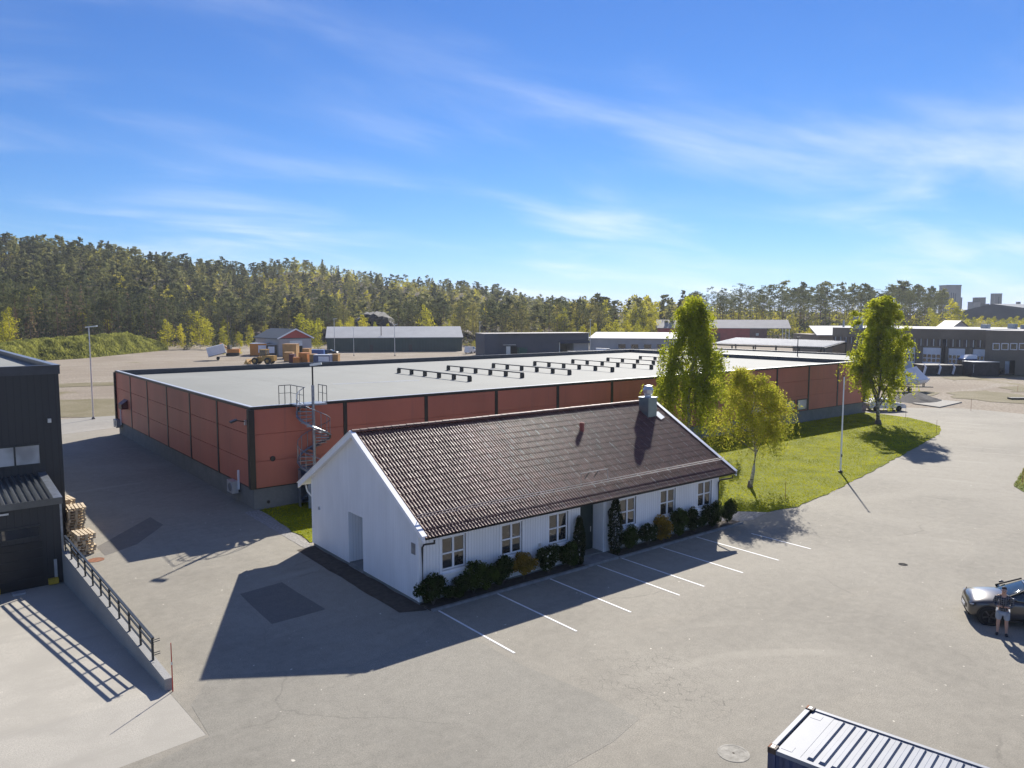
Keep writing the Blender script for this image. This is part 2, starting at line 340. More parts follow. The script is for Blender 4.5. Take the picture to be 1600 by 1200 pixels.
plain('black_trim', (0.018, 0.017, 0.017), 0.45, var=0.2); plain('coping', (0.60, 0.61, 0.60), 0.35, 0.3, var=0.1)
plain('dark_coping', (0.05, 0.055, 0.065), 0.4, var=0.2)
plain('galvanised', (0.30, 0.33, 0.37), 0.42, 0.75, var=0.2, scale=4); plain('steel_light', (0.60, 0.62, 0.63), 0.35, 0.6, var=0.12)
plain('black_metal', (0.02, 0.02, 0.021), 0.42, 0.0, var=0.2); plain('dark_steel', (0.045, 0.05, 0.05), 0.4, 0.3, var=0.25)
boards('white_boards_x', (0.86, 0.86, 0.86), 'X', 0.145, 0.5, dark=0.72); boards('white_boards_y', (0.86, 0.86, 0.86), 'Y', 0.145, 0.4, dark=0.86)
plain('white_paint', (0.87, 0.87, 0.87), 0.45, var=0.04, scale=2); plain('marking_paint', (0.74, 0.74, 0.72), 0.7, var=0.14, scale=3)
plain('door_green', (0.018, 0.035, 0.030), 0.4, var=0.2); plain('kerb_stone', (0.24, 0.235, 0.225), 0.85, var=0.25, scale=3, bump=0.3)
def tiles():
    m, t = nodes_of('roof_tile'); N = NT(t); P = N.pos(); oi = N.n('ShaderNodeObjectInfo')
    c = (0.155, 0.072, 0.052); f = N.rng(N.noise(P, 2.8, 5, 0.7), 0.3, 0.72)
    colr = N.mix(f, tint(c, 0.7), tint(c, 1.35)); colr = N.mix(N.rng(N.noise(P, 0.5, 4), 0.5, 0.8, 0, 0.4), colr, (0.075, 0.055, 0.045))
    N.out(colr, N.rng(N.noise(P, 6, 3), 0.3, 0.7, 0.45, 0.6), 0, N.bump(N.noise(P, 25, 3), 0.12, 0.005), 0.28)
tiles()
def glass(name, c, ior=2.1, rough=0.03):
    m, t = nodes_of(name); N = NT(t); P = N.pos(); N.out(N.mix(N.rng(N.noise(P, 0.8, 2), 0.3, 0.7), tint(c, 0.7), tint(c, 1.3)), rough, 0, None, None, ior)
glass('window_glass', (0.03, 0.03, 0.03), 1.95); glass('pale_glass', (0.42, 0.43, 0.42), 1.6, 0.1); glass('car_glass', (0.02, 0.03, 0.03), 1.9)
boards('black_cladding', (0.030, 0.032, 0.034), 'X', 0.3, 0.3, rough=0.5); boards('black_cladding_y', (0.030, 0.032, 0.034), 'Y', 0.3, 0.3, rough=0.5)
plain('corrugated_dark', (0.14, 0.15, 0.155), 0.3, 0.6, var=0.15); plain('corrugated_white', (0.44, 0.44, 0.43), 0.7, 0.0, var=0.08)
plain('pallet_wood', (0.56, 0.45, 0.30), 0.85, var=0.35, scale=5, bump=0.2); plain('rust', (0.25, 0.10, 0.045), 0.9, var=0.3, scale=6)
plain('red_paint', (0.55, 0.05, 0.03), 0.5, var=0.15); plain('orange_stake', (0.50, 0.10, 0.04), 0.6); plain('yellow_paint', (0.55, 0.36, 0.03), 0.55, var=0.2)
plain('bark', (0.11, 0.095, 0.08), 0.95, var=0.4, scale=6, bump=0.5); plain('pine_bark', (0.17, 0.095, 0.06), 0.95, var=0.4, scale=2, bump=0.4)
def birchbark():
    m, t = nodes_of('birch_bark'); N = NT(t); P = N.pos()
    colr = N.mix(N.rng(N.noise(N.map(P, (1.5, 1.5, 5)), 2.2, 5, 0.7), 0.45, 0.62), (0.46, 0.44, 0.39), (0.07, 0.06, 0.05)); N.out(colr, 0.85)
birchbark()
leaf('birch_leaf', (0.44, 0.46, 0.035), 0.6, 0.35, True, 0.8); leaf('birch_leaf_warm', (0.50, 0.45, 0.06), 0.6, 0.35, True, 0.9); leaf('birch_leaf_deep', (0.36, 0.41, 0.035), 0.58, 0.35, True, 0.8)
leaf('pine_needle', (0.135, 0.15, 0.070), 0.35, 0.4, True, 0.25); leaf('spruce_needle', (0.11, 0.13, 0.060), 0.3, 0.4, True, 0.25); leaf('spring_leaf', (0.46, 0.44, 0.04), 0.55, 0.35, True, 0.3)
leaf('olive_leaf', (0.27, 0.25, 0.08), 0.45, 0.35, True, 0.25); leaf('dead_needle', (0.25, 0.19, 0.12), 0.35, 0.3, True, 0.3)
leaf('shrub_dark', (0.045, 0.07, 0.022), 0.3, 0.4, True, 3); leaf('shrub_green', (0.075, 0.11, 0.028), 0.35, 0.4, True, 3); leaf('shrub_ochre', (0.42, 0.27, 0.05), 0.4, 0.4, True, 3); leaf('conifer_dark', (0.03, 0.042, 0.018), 0.15, 0.4, True, 3)
leaf('petal', (0.75, 0.75, 0.72), 0.3, 0.1, False); leaf('grass_blade', (0.36, 0.38, 0.008), 0.5, 0.35, False, 0.5); leaf('grass_blade_rough', (0.23, 0.25, 0.07), 0.5, 0.4, False, 0.3)
plain('rock', (0.105, 0.098, 0.09), 0.9, var=0.5, scale=0.25, bump=0.8)

# ------------------------------------------------------------------ ground and terrain
SKY_X = [-900, -300, 0, 60, 130, 200, 260, 330, 400, 470, 520, 600, 700, 760, 850, 900, 960, 1100, 1300, 1450, 1520, 1700, 2600]
SKY_Y = [418, 406, 402, 402, 400, 410, 421, 432, 437, 428, 434, 445, 455, 465, 481, 485, 487, 488, 489, 492, 503, 505, 500]
RID_D = [420, 420, 430, 440, 450, 460, 480, 500, 520, 540, 550, 560, 570, 580, 600, 560, 500, 470, 460, 450, 450, 500, 600]
BAS_D = [200, 205, 215, 222, 232, 245, 258, 268, 275, 275, 272, 268, 265, 262, 262, 270, 285, 330, 345, 352, 380, 420, 500]
def terrain(x, y):
    x = np.asarray(x, float); y = np.asarray(y, float)
    az = np.arctan2(y, x); off = (YAW - az + np.pi) % (2 * np.pi) - np.pi; offc = np.clip(off, -1.05, 1.05)
    pxx = 800 + CAM_F * np.tan(offc); d = np.hypot(x, y); dep = d * np.cos(offc)
    sy = np.interp(pxx, SKY_X, SKY_Y); rd = np.interp(pxx, SKY_X, RID_D); bd = np.interp(pxx, SKY_X, BAS_D)
    zr = CAM_H + (490.5 - sy) / CAM_F * rd
    t = np.clip((dep - bd) / (rd - bd), 0, 1); s = t * t * (3 - 2 * t) * 0.55 + t ** 1.6 * 0.45
    z = zr * s
    z = np.where(dep > rd, zr * np.clip(1 - (dep - rd) / 700.0, 0.0, 1), z)
    bump = np.sin(x * 0.031 + 1.3) * np.sin(y * 0.027) * 2.2 + np.sin(x * 0.083) * np.sin(y * 0.071 + 2) * 0.9 + np.sin(x * 0.19 + y * 0.11) * 0.35
    fade = np.clip((dep - bd - 8) / 40, 0, 1) * np.clip((600 - dep) / 100 + 1, 0, 1)
    fade = np.where(np.abs(off) > 1.1, 0, fade); z = np.where(np.abs(off) > 1.3, 0, z)
    return z + bump * fade * np.clip((zr - 4) / 20, 0.15, 1)
def tz(x, y): return float(terrain(x, y))
radii = np.concatenate([[0.5], np.arange(6, 130, 8), np.arange(130, 640, 7), np.geomspace(650, 8000, 22)])
na = 420; angs = YAW + np.linspace(-np.pi, np.pi, na, endpoint=False)
RR, AA = np.meshgrid(radii, angs, indexing='ij'); gx = RR * np.cos(AA); gy = RR * np.sin(AA); gz = terrain(gx, gy) - 0.03
pit = ((gx > -45) & (gx < 14) & (gy > 10) & (gy < 60)); gz = np.where(pit, -3.2, gz)
V = np.stack([gx, gy, gz], -1).reshape(-1, 3); nr = len(radii)
I, J = np.meshgrid(np.arange(nr - 1), np.arange(na), indexing='ij'); J2 = (J + 1) % na
F = np.stack([I * na + J, (I + 1) * na + J, (I + 1) * na + J2, I * na + J2], -1).reshape(-1, 4)
me = npmesh('ground', V, F, ['gravel']); me.polygons.foreach_set('use_smooth', np.ones(len(F), bool))
ground = addobj(me, 'ground', kind='structure')

def sheet(name, poly, z, mat, parent=None, kind=None, jitter=0.0, thick=0.0, zf=None, sub=0.0):
    pts = []
    for i, p in enumerate(poly):                 # subdivide the outline and make it wander
        q = poly[(i + 1) % len(poly)]; L = math.hypot(q[0] - p[0], q[1] - p[1]); n = max(1, int(L / sub)) if sub else 1
        for k in range(n):
            t = k / n; jx = random.uniform(-jitter, jitter); jy = random.uniform(-jitter, jitter)
            pts.append((p[0] + (q[0] - p[0]) * t + jx, p[1] + (q[1] - p[1]) * t + jy))
    b = MB(); ar = sum(a[0] * c[1] - c[0] * a[1] for a, c in zip(pts, pts[1:] + pts[:1]))
    if ar < 0: pts = pts[::-1]
    b.prism(pts, z - max(thick, 0.004), z)
    return b.build(name, mat, parent, kind=kind)
RC = G(322, 1148); RL = G(185, 1200); rd_ = (RL - RC).normalized(); RFAR = RC + rd_ * 70      # near edge of the loading ramp
WE = Vector((5.62, 24.26)); WF = Vector((5.15, 40.8))                                          # yard edge of the retaining wall
def P2(*a): return [(q.x, q.y) for q in (G(*p) for p in a)]
yard = [(-80, -60), (190, -60), (190, 20)] + P2((1600, 647), (1550, 642), (1500, 638), (1420, 637), (1353, 640)) + [(92, 60), (60, 62), (22, 62), (17.4, 84), (17.3, 90.5), (-40, 118), (-40, 80), (5.3, 80), (WF.x, WF.y), (WE.x, WE.y), (RC.x, RC.y), (RFAR.x, RFAR.y)]
asph = sheet('asphalt_yard', yard, 0.0, 'asphalt', kind='structure', thick=0.02)
sheet('asphalt_patch', P2((375, 928), (440, 910), (508, 952), (425, 975)), 0.005, 'asphalt_dark', asph, jitter=0.03, sub=1.0)
sheet('asphalt_patch', P2((150, 855), (235, 808), (255, 820), (215, 850), (165, 868)), 0.005, 'asphalt_dark', asph, jitter=0.03, sub=1.0)
sheet('older_asphalt', P2((690, 962), (706, 985), (760, 1008), (820, 1040), (925, 1085), (1000, 1122), (960, 1160), (820, 1230), (600, 1330), (280, 1330), (190, 1215), (330, 1150), (300, 1100), (330, 1055), (560, 1040), (640, 1005)), 0.004, 'asphalt_old', asph, jitter=0.05, sub=1.2)
# road strip and worn ground behind the yard on the left
sheet('gravel_road', P2((-60, 672), (60, 658), (190, 648), (330, 640), (330, 655), (185, 668), (60, 684), (-60, 700)), 0.008, 'asphalt_pale', kind='structure', jitter=0.1, sub=3)
sheet('dry_meadow', P2((-60, 665), (60, 655), (185, 648), (330, 640), (330, 612), (185, 622), (60, 626), (-60, 630)), 0.012, 'dry_grass', kind='structure', jitter=1.2, sub=2)
sheet('grass_strip', P2((-20, 606), (60, 602), (130, 599), (182, 597), (300, 590), (300, 595), (182, 603), (120, 604), (60, 608), (-20, 612)), 0.012, 'dry_grass', kind='structure', jitter=1.6, sub=3)
for i, q in enumerate([[(1480, 612), (1540, 610), (1600, 617), (1660, 625), (1640, 634), (1560, 628), (1500, 622)], [(1560, 604), (1600, 602), (1650, 606), (1640, 613), (1580, 612)], [(1415, 614), (1440, 610), (1470, 614), (1445, 619)], [(1480, 590), (1530, 589), (1540, 593), (1490, 594)]]):
    sheet('dry_grass_patch', P2(*q), 0.012, 'dry_grass', ground, jitter=0.8, sub=2)
sheet('concrete_pad', P2((1426, 631), (1452, 624), (1503, 629), (1468, 637)), 0.10, 'asphalt_pale', kind='structure', thick=0.14)
# lawn round the hall and the house
lawn_front = P2((1245, 792), (1260, 785), (1300, 769), (1340, 748), (1380, 727), (1415, 708), (1445, 691), (1465, 680), (1471, 672), (1468, 666), (1450, 660), (1420, 653), (1375, 647), (1353, 645))
lawn_poly = [(15.75, 43.9), (15.45, 39.0), (15.4, 35.9), (35.1, 35.9), (35.1, 27.4), (37.5, 26.3), (38.84, 24.98)] + lawn_front + [(87.3, 44.0)]
lawn = sheet('lawn', lawn_poly, 0.035, 'lawn', kind='structure', jitter=0.11, sub=0.7, thick=0.03)
path = sheet('pebble_strip', [(14.75, 43.9), (14.75, 35.2), (15.2, 35.2), (15.45, 39.0), (15.75, 43.9)], 0.01, 'pebbles', kind='structure', jitter=0.04, sub=0.6)
sheet('pebble_strip', [(14.3, 35.2), (14.3, 25.2), (15.3, 24.7), (15.3, 35.2)], 0.012, 'soil', kind='structure', jitter=0.05, sub=0.6)
sheet('pebble_strip', [(35.1, 27.4), (37.5, 26.3), (38.84, 24.98), (36.6, 24.5), (35.1, 25.3)], 0.012, 'pebbles', kind='structure', jitter=0.08, sub=0.6)
gpat = sheet('grass_verge', P2((1700, 830), (1600, 768), (1584, 760), (1592, 745), (1602, 730), (1750, 745)), 0.03, 'rough_grass', kind='structure', jitter=0.1, sub=0.8)
# loading ramp: a concrete slab dropping to the dock
b = MB(); rp = []
for q in (RC, RFAR): rp.append((q.x, q.y, -0.002))
def rz(y): return -1.12 * max(0.0, min(1.0, (y - 24.3) / 16.0))
ys = [24.3, 28, 32, 36, 40.8, 46]
rows = [[(RC.x, RC.y, -0.003), (RFAR.x, RFAR.y, -0.003)]] + [[(5.62 - 0.028 * (y - 24.26) + 0.0, y, rz(y) - 0.003), (-70, y, rz(y) - 0.003)] for y in ys]
for a, c in zip(rows, rows[1:]): b.add(a + c, [(0, 2, 3, 1)])
ramp = b.build('loading_ramp', 'concrete_ramp', kind='structure')

# grass as blades on the lawn, verge and mound: nobody could count it
def in_poly(x, y, poly):
    ins = np.zeros(len(x), bool); n = len(poly)
    for i in range(n):
        x0, y0 = poly[i]; x1, y1 = poly[(i + 1) % n]
        c = ((y0 > y) != (y1 > y)) & (x < (x1 - x0) * (y - y0) / ((y1 - y0) if y1 != y0 else 1e-9) + x0); ins ^= c
    return ins
def blades(name, poly, n, h, wd, mat, label, zf=None, base=0.03):
    P = np.array(poly); lo, hi = P.min(0), P.max(0); x = rng.uniform(lo[0], hi[0], n); y = rng.uniform(lo[1], hi[1], n)
    k = in_poly(x, y, poly); x = x[k]; y = y[k]; m = len(x); z = (zf(x, y) if zf else np.full(m, base)) - 0.01
    a = rng.uniform(0, 2 * np.pi, m); hh = h * rng.uniform(0.5, 1.3, m); ww = wd * rng.uniform(0.6, 1.4, m); lean = rng.normal(0, 0.5, (m, 2)) * hh[:, None]
    ca, sa = np.cos(a) * ww / 2, np.sin(a) * ww / 2
    V = np.stack([np.stack([x - ca, y - sa, z], -1), np.stack([x + ca, y + sa, z], -1), np.stack([x + lean[:, 0], y + lean[:, 1], z + hh], -1)], 1).reshape(-1, 3)
    me = npmesh(name, V, np.arange(3 * m).reshape(-1, 3), [mat]); return addobj(me, name, label=label, cat='grass', kind='stuff')
blades('lawn_grass', lawn_poly, 150000, 0.055, 0.10, 'grass_blade', 'short mown green grass growing over the lawn')
blades('verge_grass', P2((1700, 830), (1600, 768), (1584, 760), (1592, 745), (1602, 730), (1750, 745)), 9000, 0.12, 0.09, 'grass_blade_rough', 'rough grass on the verge at the right edge')
# planted earth bank in front of the forest on the left
mb = P2((-120, 590), (20, 573), (60, 564), (130, 560), (200, 553), (262, 547))
mt = [G(px_, py_, 0) for px_, py_ in ((-120, 590), (20, 573), (60, 564), (130, 560), (200, 553), (262, 547))]
nA, nB = 60, 12; V = []; line = [Vector((q.x, q.y)) for q in mt]
def along(t):
    s = t * (len(line) - 1); i = min(int(s), len(line) - 2); return line[i].lerp(line[i + 1], s - i)
hts = [4.2, 4.3, 4.4, 4.9, 5.2, 0.8]
for i in range(nA + 1):
    t = i / nA; p = along(t); q = p.normalized(); s = t * 5; k = min(int(s), 4); hgt = hts[k] + (hts[k + 1] - hts[k]) * (s - k)
    for j in range(nB + 1):
        u = j / nB; off = u * 26; z = hgt * math.sin(min(1, u * 1.9) * math.pi / 2) * (1 - 0.10 * max(0, u - 0.6)) + 0.25 * math.sin(i * 1.7 + j) + 0.3 * math.sin(i * 0.6 + j * 2.1)
        V.append((p.x + q.x * off, p.y + q.y * off, max(-0.2, z) if j else -0.3))
F = [(i * (nB + 1) + j, (i + 1) * (nB + 1) + j, (i + 1) * (nB + 1) + j + 1, i * (nB + 1) + j + 1) for i in range(nA) for j in range(nB)]
me = bpy.data.meshes.new('grass_bank'); me.from_pydata(V, [], [f[::-1] for f in F]); me.materials.append(MATS['rough_grass']); addobj(me, 'grass_bank', kind='structure')
BV = np.array(V).reshape(nA + 1, nB + 1, 3)
n = 26000; ii = rng.integers(0, nA, n); jj = rng.integers(0, 9, n); fu, fv = rng.random(n), rng.random(n)
Pn = (BV[ii, jj] * ((1 - fu) * (1 - fv))[:, None] + BV[ii + 1, jj] * (fu * (1 - fv))[:, None] + BV[ii, jj + 1] * ((1 - fu) * fv)[:, None] + BV[ii + 1, jj + 1] * (fu * fv)[:, None])
a = rng.uniform(0, 2 * np.pi, n); hh = rng.uniform(0.2, 0.75, n); ww = rng.uniform(0.15, 0.45, n); ca, sa = np.cos(a) * ww, np.sin(a) * ww
V = np.stack([Pn + np.stack([-ca, -sa, 0 * a - 0.05], -1), Pn + np.stack([ca, sa, 0 * a - 0.05], -1), Pn + np.stack([rng.normal(0, .15, n), rng.normal(0, .15, n), hh], -1)], 1).reshape(-1, 3)
addobj(npmesh('bank_grass', V, np.arange(3 * n).reshape(-1, 3), ['grass_blade_rough']), 'bank_grass', label='tall fresh grass on the earth bank before the forest', cat='grass', kind='stuff')

# ------------------------------------------------------------------ red warehouse
AX, AY, LU, LV, HW, RZ, BZ = 15.35, 44.05, 72.0, 36.9, 6.12, 5.62, 1.22
wh = thing('warehouse', 'long flat-roofed warehouse with red panel walls, black strips and concrete base', 'warehouse', (AX, AY, 0))
mbox('concrete_base', (AX + 0.1, AY + 0.1, -0.3), (AX + LU - 0.1, AY + LV - 0.1, BZ), 'concrete_base', wh)
mbox('drip_edge', (AX + 0.02, AY + 0.02, BZ), (AX + LU - 0.02, AY + LV - 0.02, BZ + 0.05), 'black_trim', wh)
mbox('wall_core', (AX + 0.05, AY + 0.05, BZ + 0.05), (AX + LU - 0.05, AY + LV - 0.05, RZ), 'red_panel', wh)
mbox('roof_membrane', (AX + 0.1, AY + 0.1, RZ), (AX + LU - 0.1, AY + LV - 0.1, RZ + 0.03), 'roof_membrane', wh)
rows_z = [BZ + 0.06, 2.86, 4.47, HW - 0.16]; PCACHE = {}
def panel(side, k, n, z0, z1, L):
    a = L * k / n + 0.11; c = L * (k + 1) / n - 0.11; key = (side in 'fb', round(c - a, 3), round(z1 - z0, 3))
    if key not in PCACHE:
        m_ = MB(); w_ = c - a; h_ = z1 - z0 - 0.004; e = 0.012
        if key[0]: vs_ = [(0, 0.07, 0), (w_, 0.07, 0), (w_, 0.07, h_), (0, 0.07, h_), (e, 0, e), (w_ - e, 0, e), (w_ - e, 0, h_ - e), (e, 0, h_ - e)]
        else: vs_ = [(0.07, w_, 0), (0.07, 0, 0), (0.07, 0, h_), (0.07, w_, h_), (0, w_ - e, e), (0, e, e), (0, e, h_ - e), (0, w_ - e, h_ - e)]
        m_.add(vs_, [(4, 5, 6, 7), (0, 1, 5, 4), (1, 2, 6, 5), (2, 3, 7, 6), (3, 0, 4, 7)])
        mm = bpy.data.meshes.new('wall_panel'); mm.from_pydata(m_.v, [], m_.f); mm.materials.append(MATS['red_panel']); PCACHE[key] = mm
    mm = PCACHE[key]
    if side == 'f': return inst(mm, 'wall_panel', wh, (a, 0, z0))
    if side == 'l': return inst(mm, 'wall_panel', wh, (0, a, z0))
    if side == 'b': return inst(mm, 'wall_panel', wh, (c, LV, z0), math.pi)
    return inst(mm, 'wall_panel', wh, (LU, c, z0), math.pi)
for side, n, L in (('f', 12, LU), ('l', 6, LV), ('b', 12, LU), ('r', 6, LV)):
    for k in range(n):
        for z0, z1 in zip(rows_z, rows_z[1:]): panel(side, k, n, z0 + 0.01, z1, L)
        if k:
            t = L * k / n
            if side in 'fb': y = AY - 0.035 if side == 'f' else AY + LV - 0.035; mbox('cover_strip', (AX + t - 0.13, y, BZ + 0.05), (AX + t + 0.13, y + 0.07, HW - 0.15), 'black_trim', wh)
            else: x = AX - 0.035 if side == 'l' else AX + LU - 0.035; mbox('cover_strip', (x, AY + t - 0.13, BZ + 0.05), (x + 0.07, AY + t + 0.13, HW - 0.15), 'black_trim', wh)
for cx_, cy_ in ((0, 0), (LU, 0), (0, LV), (LU, LV)): mbox('corner_strip', (AX + cx_ - 0.17, AY + cy_ - 0.17, BZ + 0.05), (AX + cx_ + 0.17, AY + cy_ + 0.17, HW - 0.15), 'black_trim', wh)
for nm, z0, z1, o, mt_ in (('parapet', RZ, HW - 0.02, 0.0, 'black_trim'),):
    mbox(nm, (AX - 0.06, AY - 0.06, HW - 0.15), (AX + LU + 0.06, AY + 0.22, HW), mt_, wh); mbox(nm, (AX - 0.06, AY + LV - 0.22, RZ), (AX + LU + 0.06, AY + LV + 0.06, HW), 'dark_coping', wh)
    mbox(nm, (AX - 0.06, AY + 0.22, HW - 0.15), (AX + 0.22, AY + LV - 0.22, HW), mt_, wh); mbox(nm, (AX + LU - 0.22, AY + 0.22, RZ), (AX + LU + 0.06, AY + LV - 0.22, HW), 'dark_coping', wh)
mbox('parapet_upstand', (AX + 0.09, AY + 0.09, RZ), (AX + LU - 0.23, AY + 0.215, HW - 0.151), 'dark_coping', wh); mbox('parapet_upstand', (AX + 0.09, AY + 0.216, RZ), (AX + 0.215, AY + LV - 0.23, HW - 0.151), 'dark_coping', wh)
mbox('coping', (AX + 0.02, AY + 0.02, HW), (AX + LU - 0.02, AY + 0.26, HW + 0.02), 'coping', wh); mbox('coping', (AX + 0.02, AY + 0.262, HW), (AX + 0.26, AY + LV, HW + 0.02), 'coping', wh)
sheet('seam_strip', [(AX + 12.4, 59.3), (AX + 20.2, 58.2), (AX + 20.2, 58.45), (AX + 12.4, 59.5)], RZ + 0.04, 'coping', wh)
# windows low in the long wall
wz0, wz1 = 1.36, 2.54
for x0, x1 in ((70.95, 72.7), (73.15, 75.1), (64.9, 66.7), (67.1, 69.0)):
    wf = MB(); wf.box((x0, AY - 0.09, wz0), (x0 + 0.09, AY - 0.01, wz1)); wf.box((x1 - 0.09, AY - 0.09, wz0), (x1, AY - 0.01, wz1)); wf.box((x0 + 0.09, AY - 0.09, wz0), (x1 - 0.09, AY - 0.01, wz0 + 0.09)); wf.box((x0 + 0.09, AY - 0.09, wz1 - 0.09), (x1 - 0.09, AY - 0.01, wz1))
    wf = wf.build('window_frame', 'black_trim', wh); mbox('pane', (x0 + 0.09, AY - 0.05, wz0 + 0.09), (x1 - 0.09, AY - 0.03, wz1 - 0.09), 'pale_glass', wf)
def lens(name, c, r, ax, mat, parent, n=14, d=0.05):
    M = Matrix.Translation(c) @ (Matrix.Rotation(R(90), 4, 'X') if ax == 'y' else Matrix.Rotation(R(-90), 4, 'Y'))
    return MB().lathe([(r, 0), (r, d), (r * 0.8, d * 1.2), (r * 0.8, d * 0.6), (0.001, d * 0.6)], n, M).build(name, mat, parent)
lens('wall_vent', (AX + 1.25, AY, 2.95), 0.16, 'y', 'black_trim', wh); lens('wall_vent', (AX + 0.95, AY + 0.1, 0.35), 0.10, 'y', 'black_trim', wh)
# things fixed to the short wall
def heat_pump(label, y, z0, w_, h_, mat, pipe):
    t = thing('heat_pump', label, 'heat pump', (AX, y, z0))
    M = Matrix.Translation((AX - 0.42, y - w_ / 2, z0)); MB().box((0, 0, 0.06), (0.36, w_, h_), M).build('casing', mat, t)
    lens('fan_grille', (AX - 0.42, y - 0.08 * w_, z0 + h_ * 0.53), h_ * 0.33, 'x', 'galvanised', t, 16, 0.03)
    MB().bar((AX - 0.45, y - w_ * 0.3, z0 + 0.03), (AX + 0.1, y - w_ * 0.3, z0 + 0.03), 0.05, 0.05).build('bracket', 'galvanised', t); MB().bar((AX - 0.45, y + w_ * 0.3, z0 + 0.03), (AX + 0.1, y + w_ * 0.3, z0 + 0.03), 0.05, 0.05).build('bracket', 'galvanised', t)
    MB().box((AX - 0.1, y - w_ / 2 - 0.12, z0 + 0.3), (AX - 0.001, y - w_ / 2 - 0.01, z0 + pipe)).build('pipe_cover', 'white_paint', t)
heat_pump('pale grey heat pump on the concrete base by the near corner of the warehouse', 46.9, 0.55, 1.0, 0.8, 'steel_light', 1.5)
heat_pump('blue-grey heat pump at the far left end of the warehouse wall', 80.0, 0.75, 1.5, 0.75, 'galvanised', 2.4)
t = thing('wall_hood', 'dark red ventilation hood high on the far end of the warehouse wall', 'vent', (AX, 76.8, 2.85))
b = MB(); b.add([(AX - 0.003, 76.1, 2.85), (AX - 0.55, 76.1, 2.85), (AX - 0.55, 76.1, 3.3), (AX - 0.003, 76.1, 3.7), (AX - 0.003, 77.5, 2.85), (AX - 0.55, 77.5, 2.85), (AX - 0.55, 77.5, 3.3), (AX - 0.003, 77.5, 3.7)], [(0, 1, 2, 3), (7, 6, 5, 4), (1, 5, 6, 2), (2, 6, 7, 3), (0, 3, 7, 4), (0, 4, 5, 1)]); plain('hood_red', (0.14, 0.03, 0.025), 0.5); b.build('hood', 'hood_red', t)
mbox('grille', (AX - 0.56, 76.2, 2.9), (AX - 0.551, 77.4, 3.25), 'black_trim', t)
t = thing('floodlight', 'black floodlight on a bracket at the near warehouse corner', 'floodlight', (AX, 44.8, 5.2))
MB().bar((AX - 0.01, 44.8, 5.2), (AX - 0.5, 44.8, 5.3), 0.06, 0.06).build('arm', 'black_metal', t); MB().box((-0.35, -0.16, -0.05), (0.05, 0.16, 0.05), Matrix.Translation((AX - 0.6, 44.8, 5.34)) @ Matrix.Rotation(R(-18), 4, 'Y')).build('lamp_head', 'black_metal', t); mbox('junction_box', (AX - 0.1, 44.7, 5.0), (AX - 0.002, 44.9, 5.3), 'steel_light', t)
# low black beams on feet across the roof
beam_lab = ['first black roof beam on feet, nearest the spiral stair', 'second black roof beam from the spiral stair', 'third black roof beam from the spiral stair', 'fourth black roof beam from the spiral stair', 'fifth black roof beam from the spiral stair', 'sixth black roof beam from the spiral stair, partly behind the weeping birch', 'seventh and farthest black roof beam, mostly behind the weeping birch']
for i in range(7):
    x = 38.3 + 5.93 * i; y0, y1 = 54.3, 66.9; zt = RZ + 0.03
    t = thing('roof_beam', beam_lab[i], 'roof beam', (x, y0, zt), group='black beams across the warehouse roof')
    MB().bar((x, y0, zt + 0.48), (x, y1, zt + 0.48), 0.16, 0.10).build('beam', 'black_metal', t)
    for k in range(6):
        y = y0 + 0.15 + (y1 - y0 - 0.3) * k / 5
        MB().box((x - 0.13, y - 0.16, zt), (x + 0.13, y + 0.16, zt + 0.43)).build('foot', 'black_metal', t)
# spiral stair
SX, SY, SR = 18.78, 43.0, 0.98
st = thing('spiral_stair', 'galvanised spiral stair climbing the warehouse wall to the roof', 'stair', (SX, SY, 0))
MB().tube([(SX, SY, 0), (SX, SY, 7.3)], 0.09, 10).build('centre_pole', 'galvanised', st)
b = MB(); n = 22
for k in range(n): 
    a0 = R(140) + 2 * math.pi * k / n; a1 = R(140) + 2 * math.pi * (k + 1) / n
    if k in (3, 4): continue
    b.add([(SX + SR * math.cos(a), SY + SR * math.sin(a), z) for a in (a0, a1) for z in (0, 2.25)], [(0, 2, 3, 1)])
b.build('security_cage', 'galvanised', st)
steps = 30; turn = R(-2 * 360 - 40); a_end = R(95)
hand = []
for k in range(steps + 1):
    z = 0.2 + (HW - 0.2) * k / steps; a = a_end - turn * (1 - k / steps); a2 = a + turn / steps * 1.08
    if k < steps:
        p = [(SX + r * math.cos(q), SY + r * math.sin(q)) for r, q in ((0.1, a), (SR - 0.05, a), (SR - 0.05, a2), (0.1, a2))]
        pp = p if sum(p[i][0] * p[(i + 1) % 4][1] - p[(i + 1) % 4][0] * p[i][1] for i in range(4)) > 0 else p[::-1]
        MB().prism(pp, z - 0.04, z).build('tread', 'galvanised', st)
        MB().tube([(SX + SR * math.cos(a), SY + SR * math.sin(a), z), (SX + SR * math.cos(a), SY + SR * math.sin(a), z + 1.0)], 0.02, 5).build('baluster', 'galvanised', st)
    hand.append((SX + SR * math.cos(a), SY + SR * math.sin(a), z + 1.0))
hr = []
for p, q in zip(hand, hand[1:]): hr += [p, tuple((i + j) / 2 for i, j in zip(p, q))]
MB().tube(hand, 0.024, 6).build('handrail', 'galvanised', st); MB().tube([(x, y, z - 1.05) for x, y, z in hand], 0.075, 5).build('stringer', 'galvanised', st)
mbox('landing', (SX - 0.95, SY + 0.1, HW - 0.06), (SX + 0.95, AY + 0.25, HW + 0.04), 'galvanised', st)
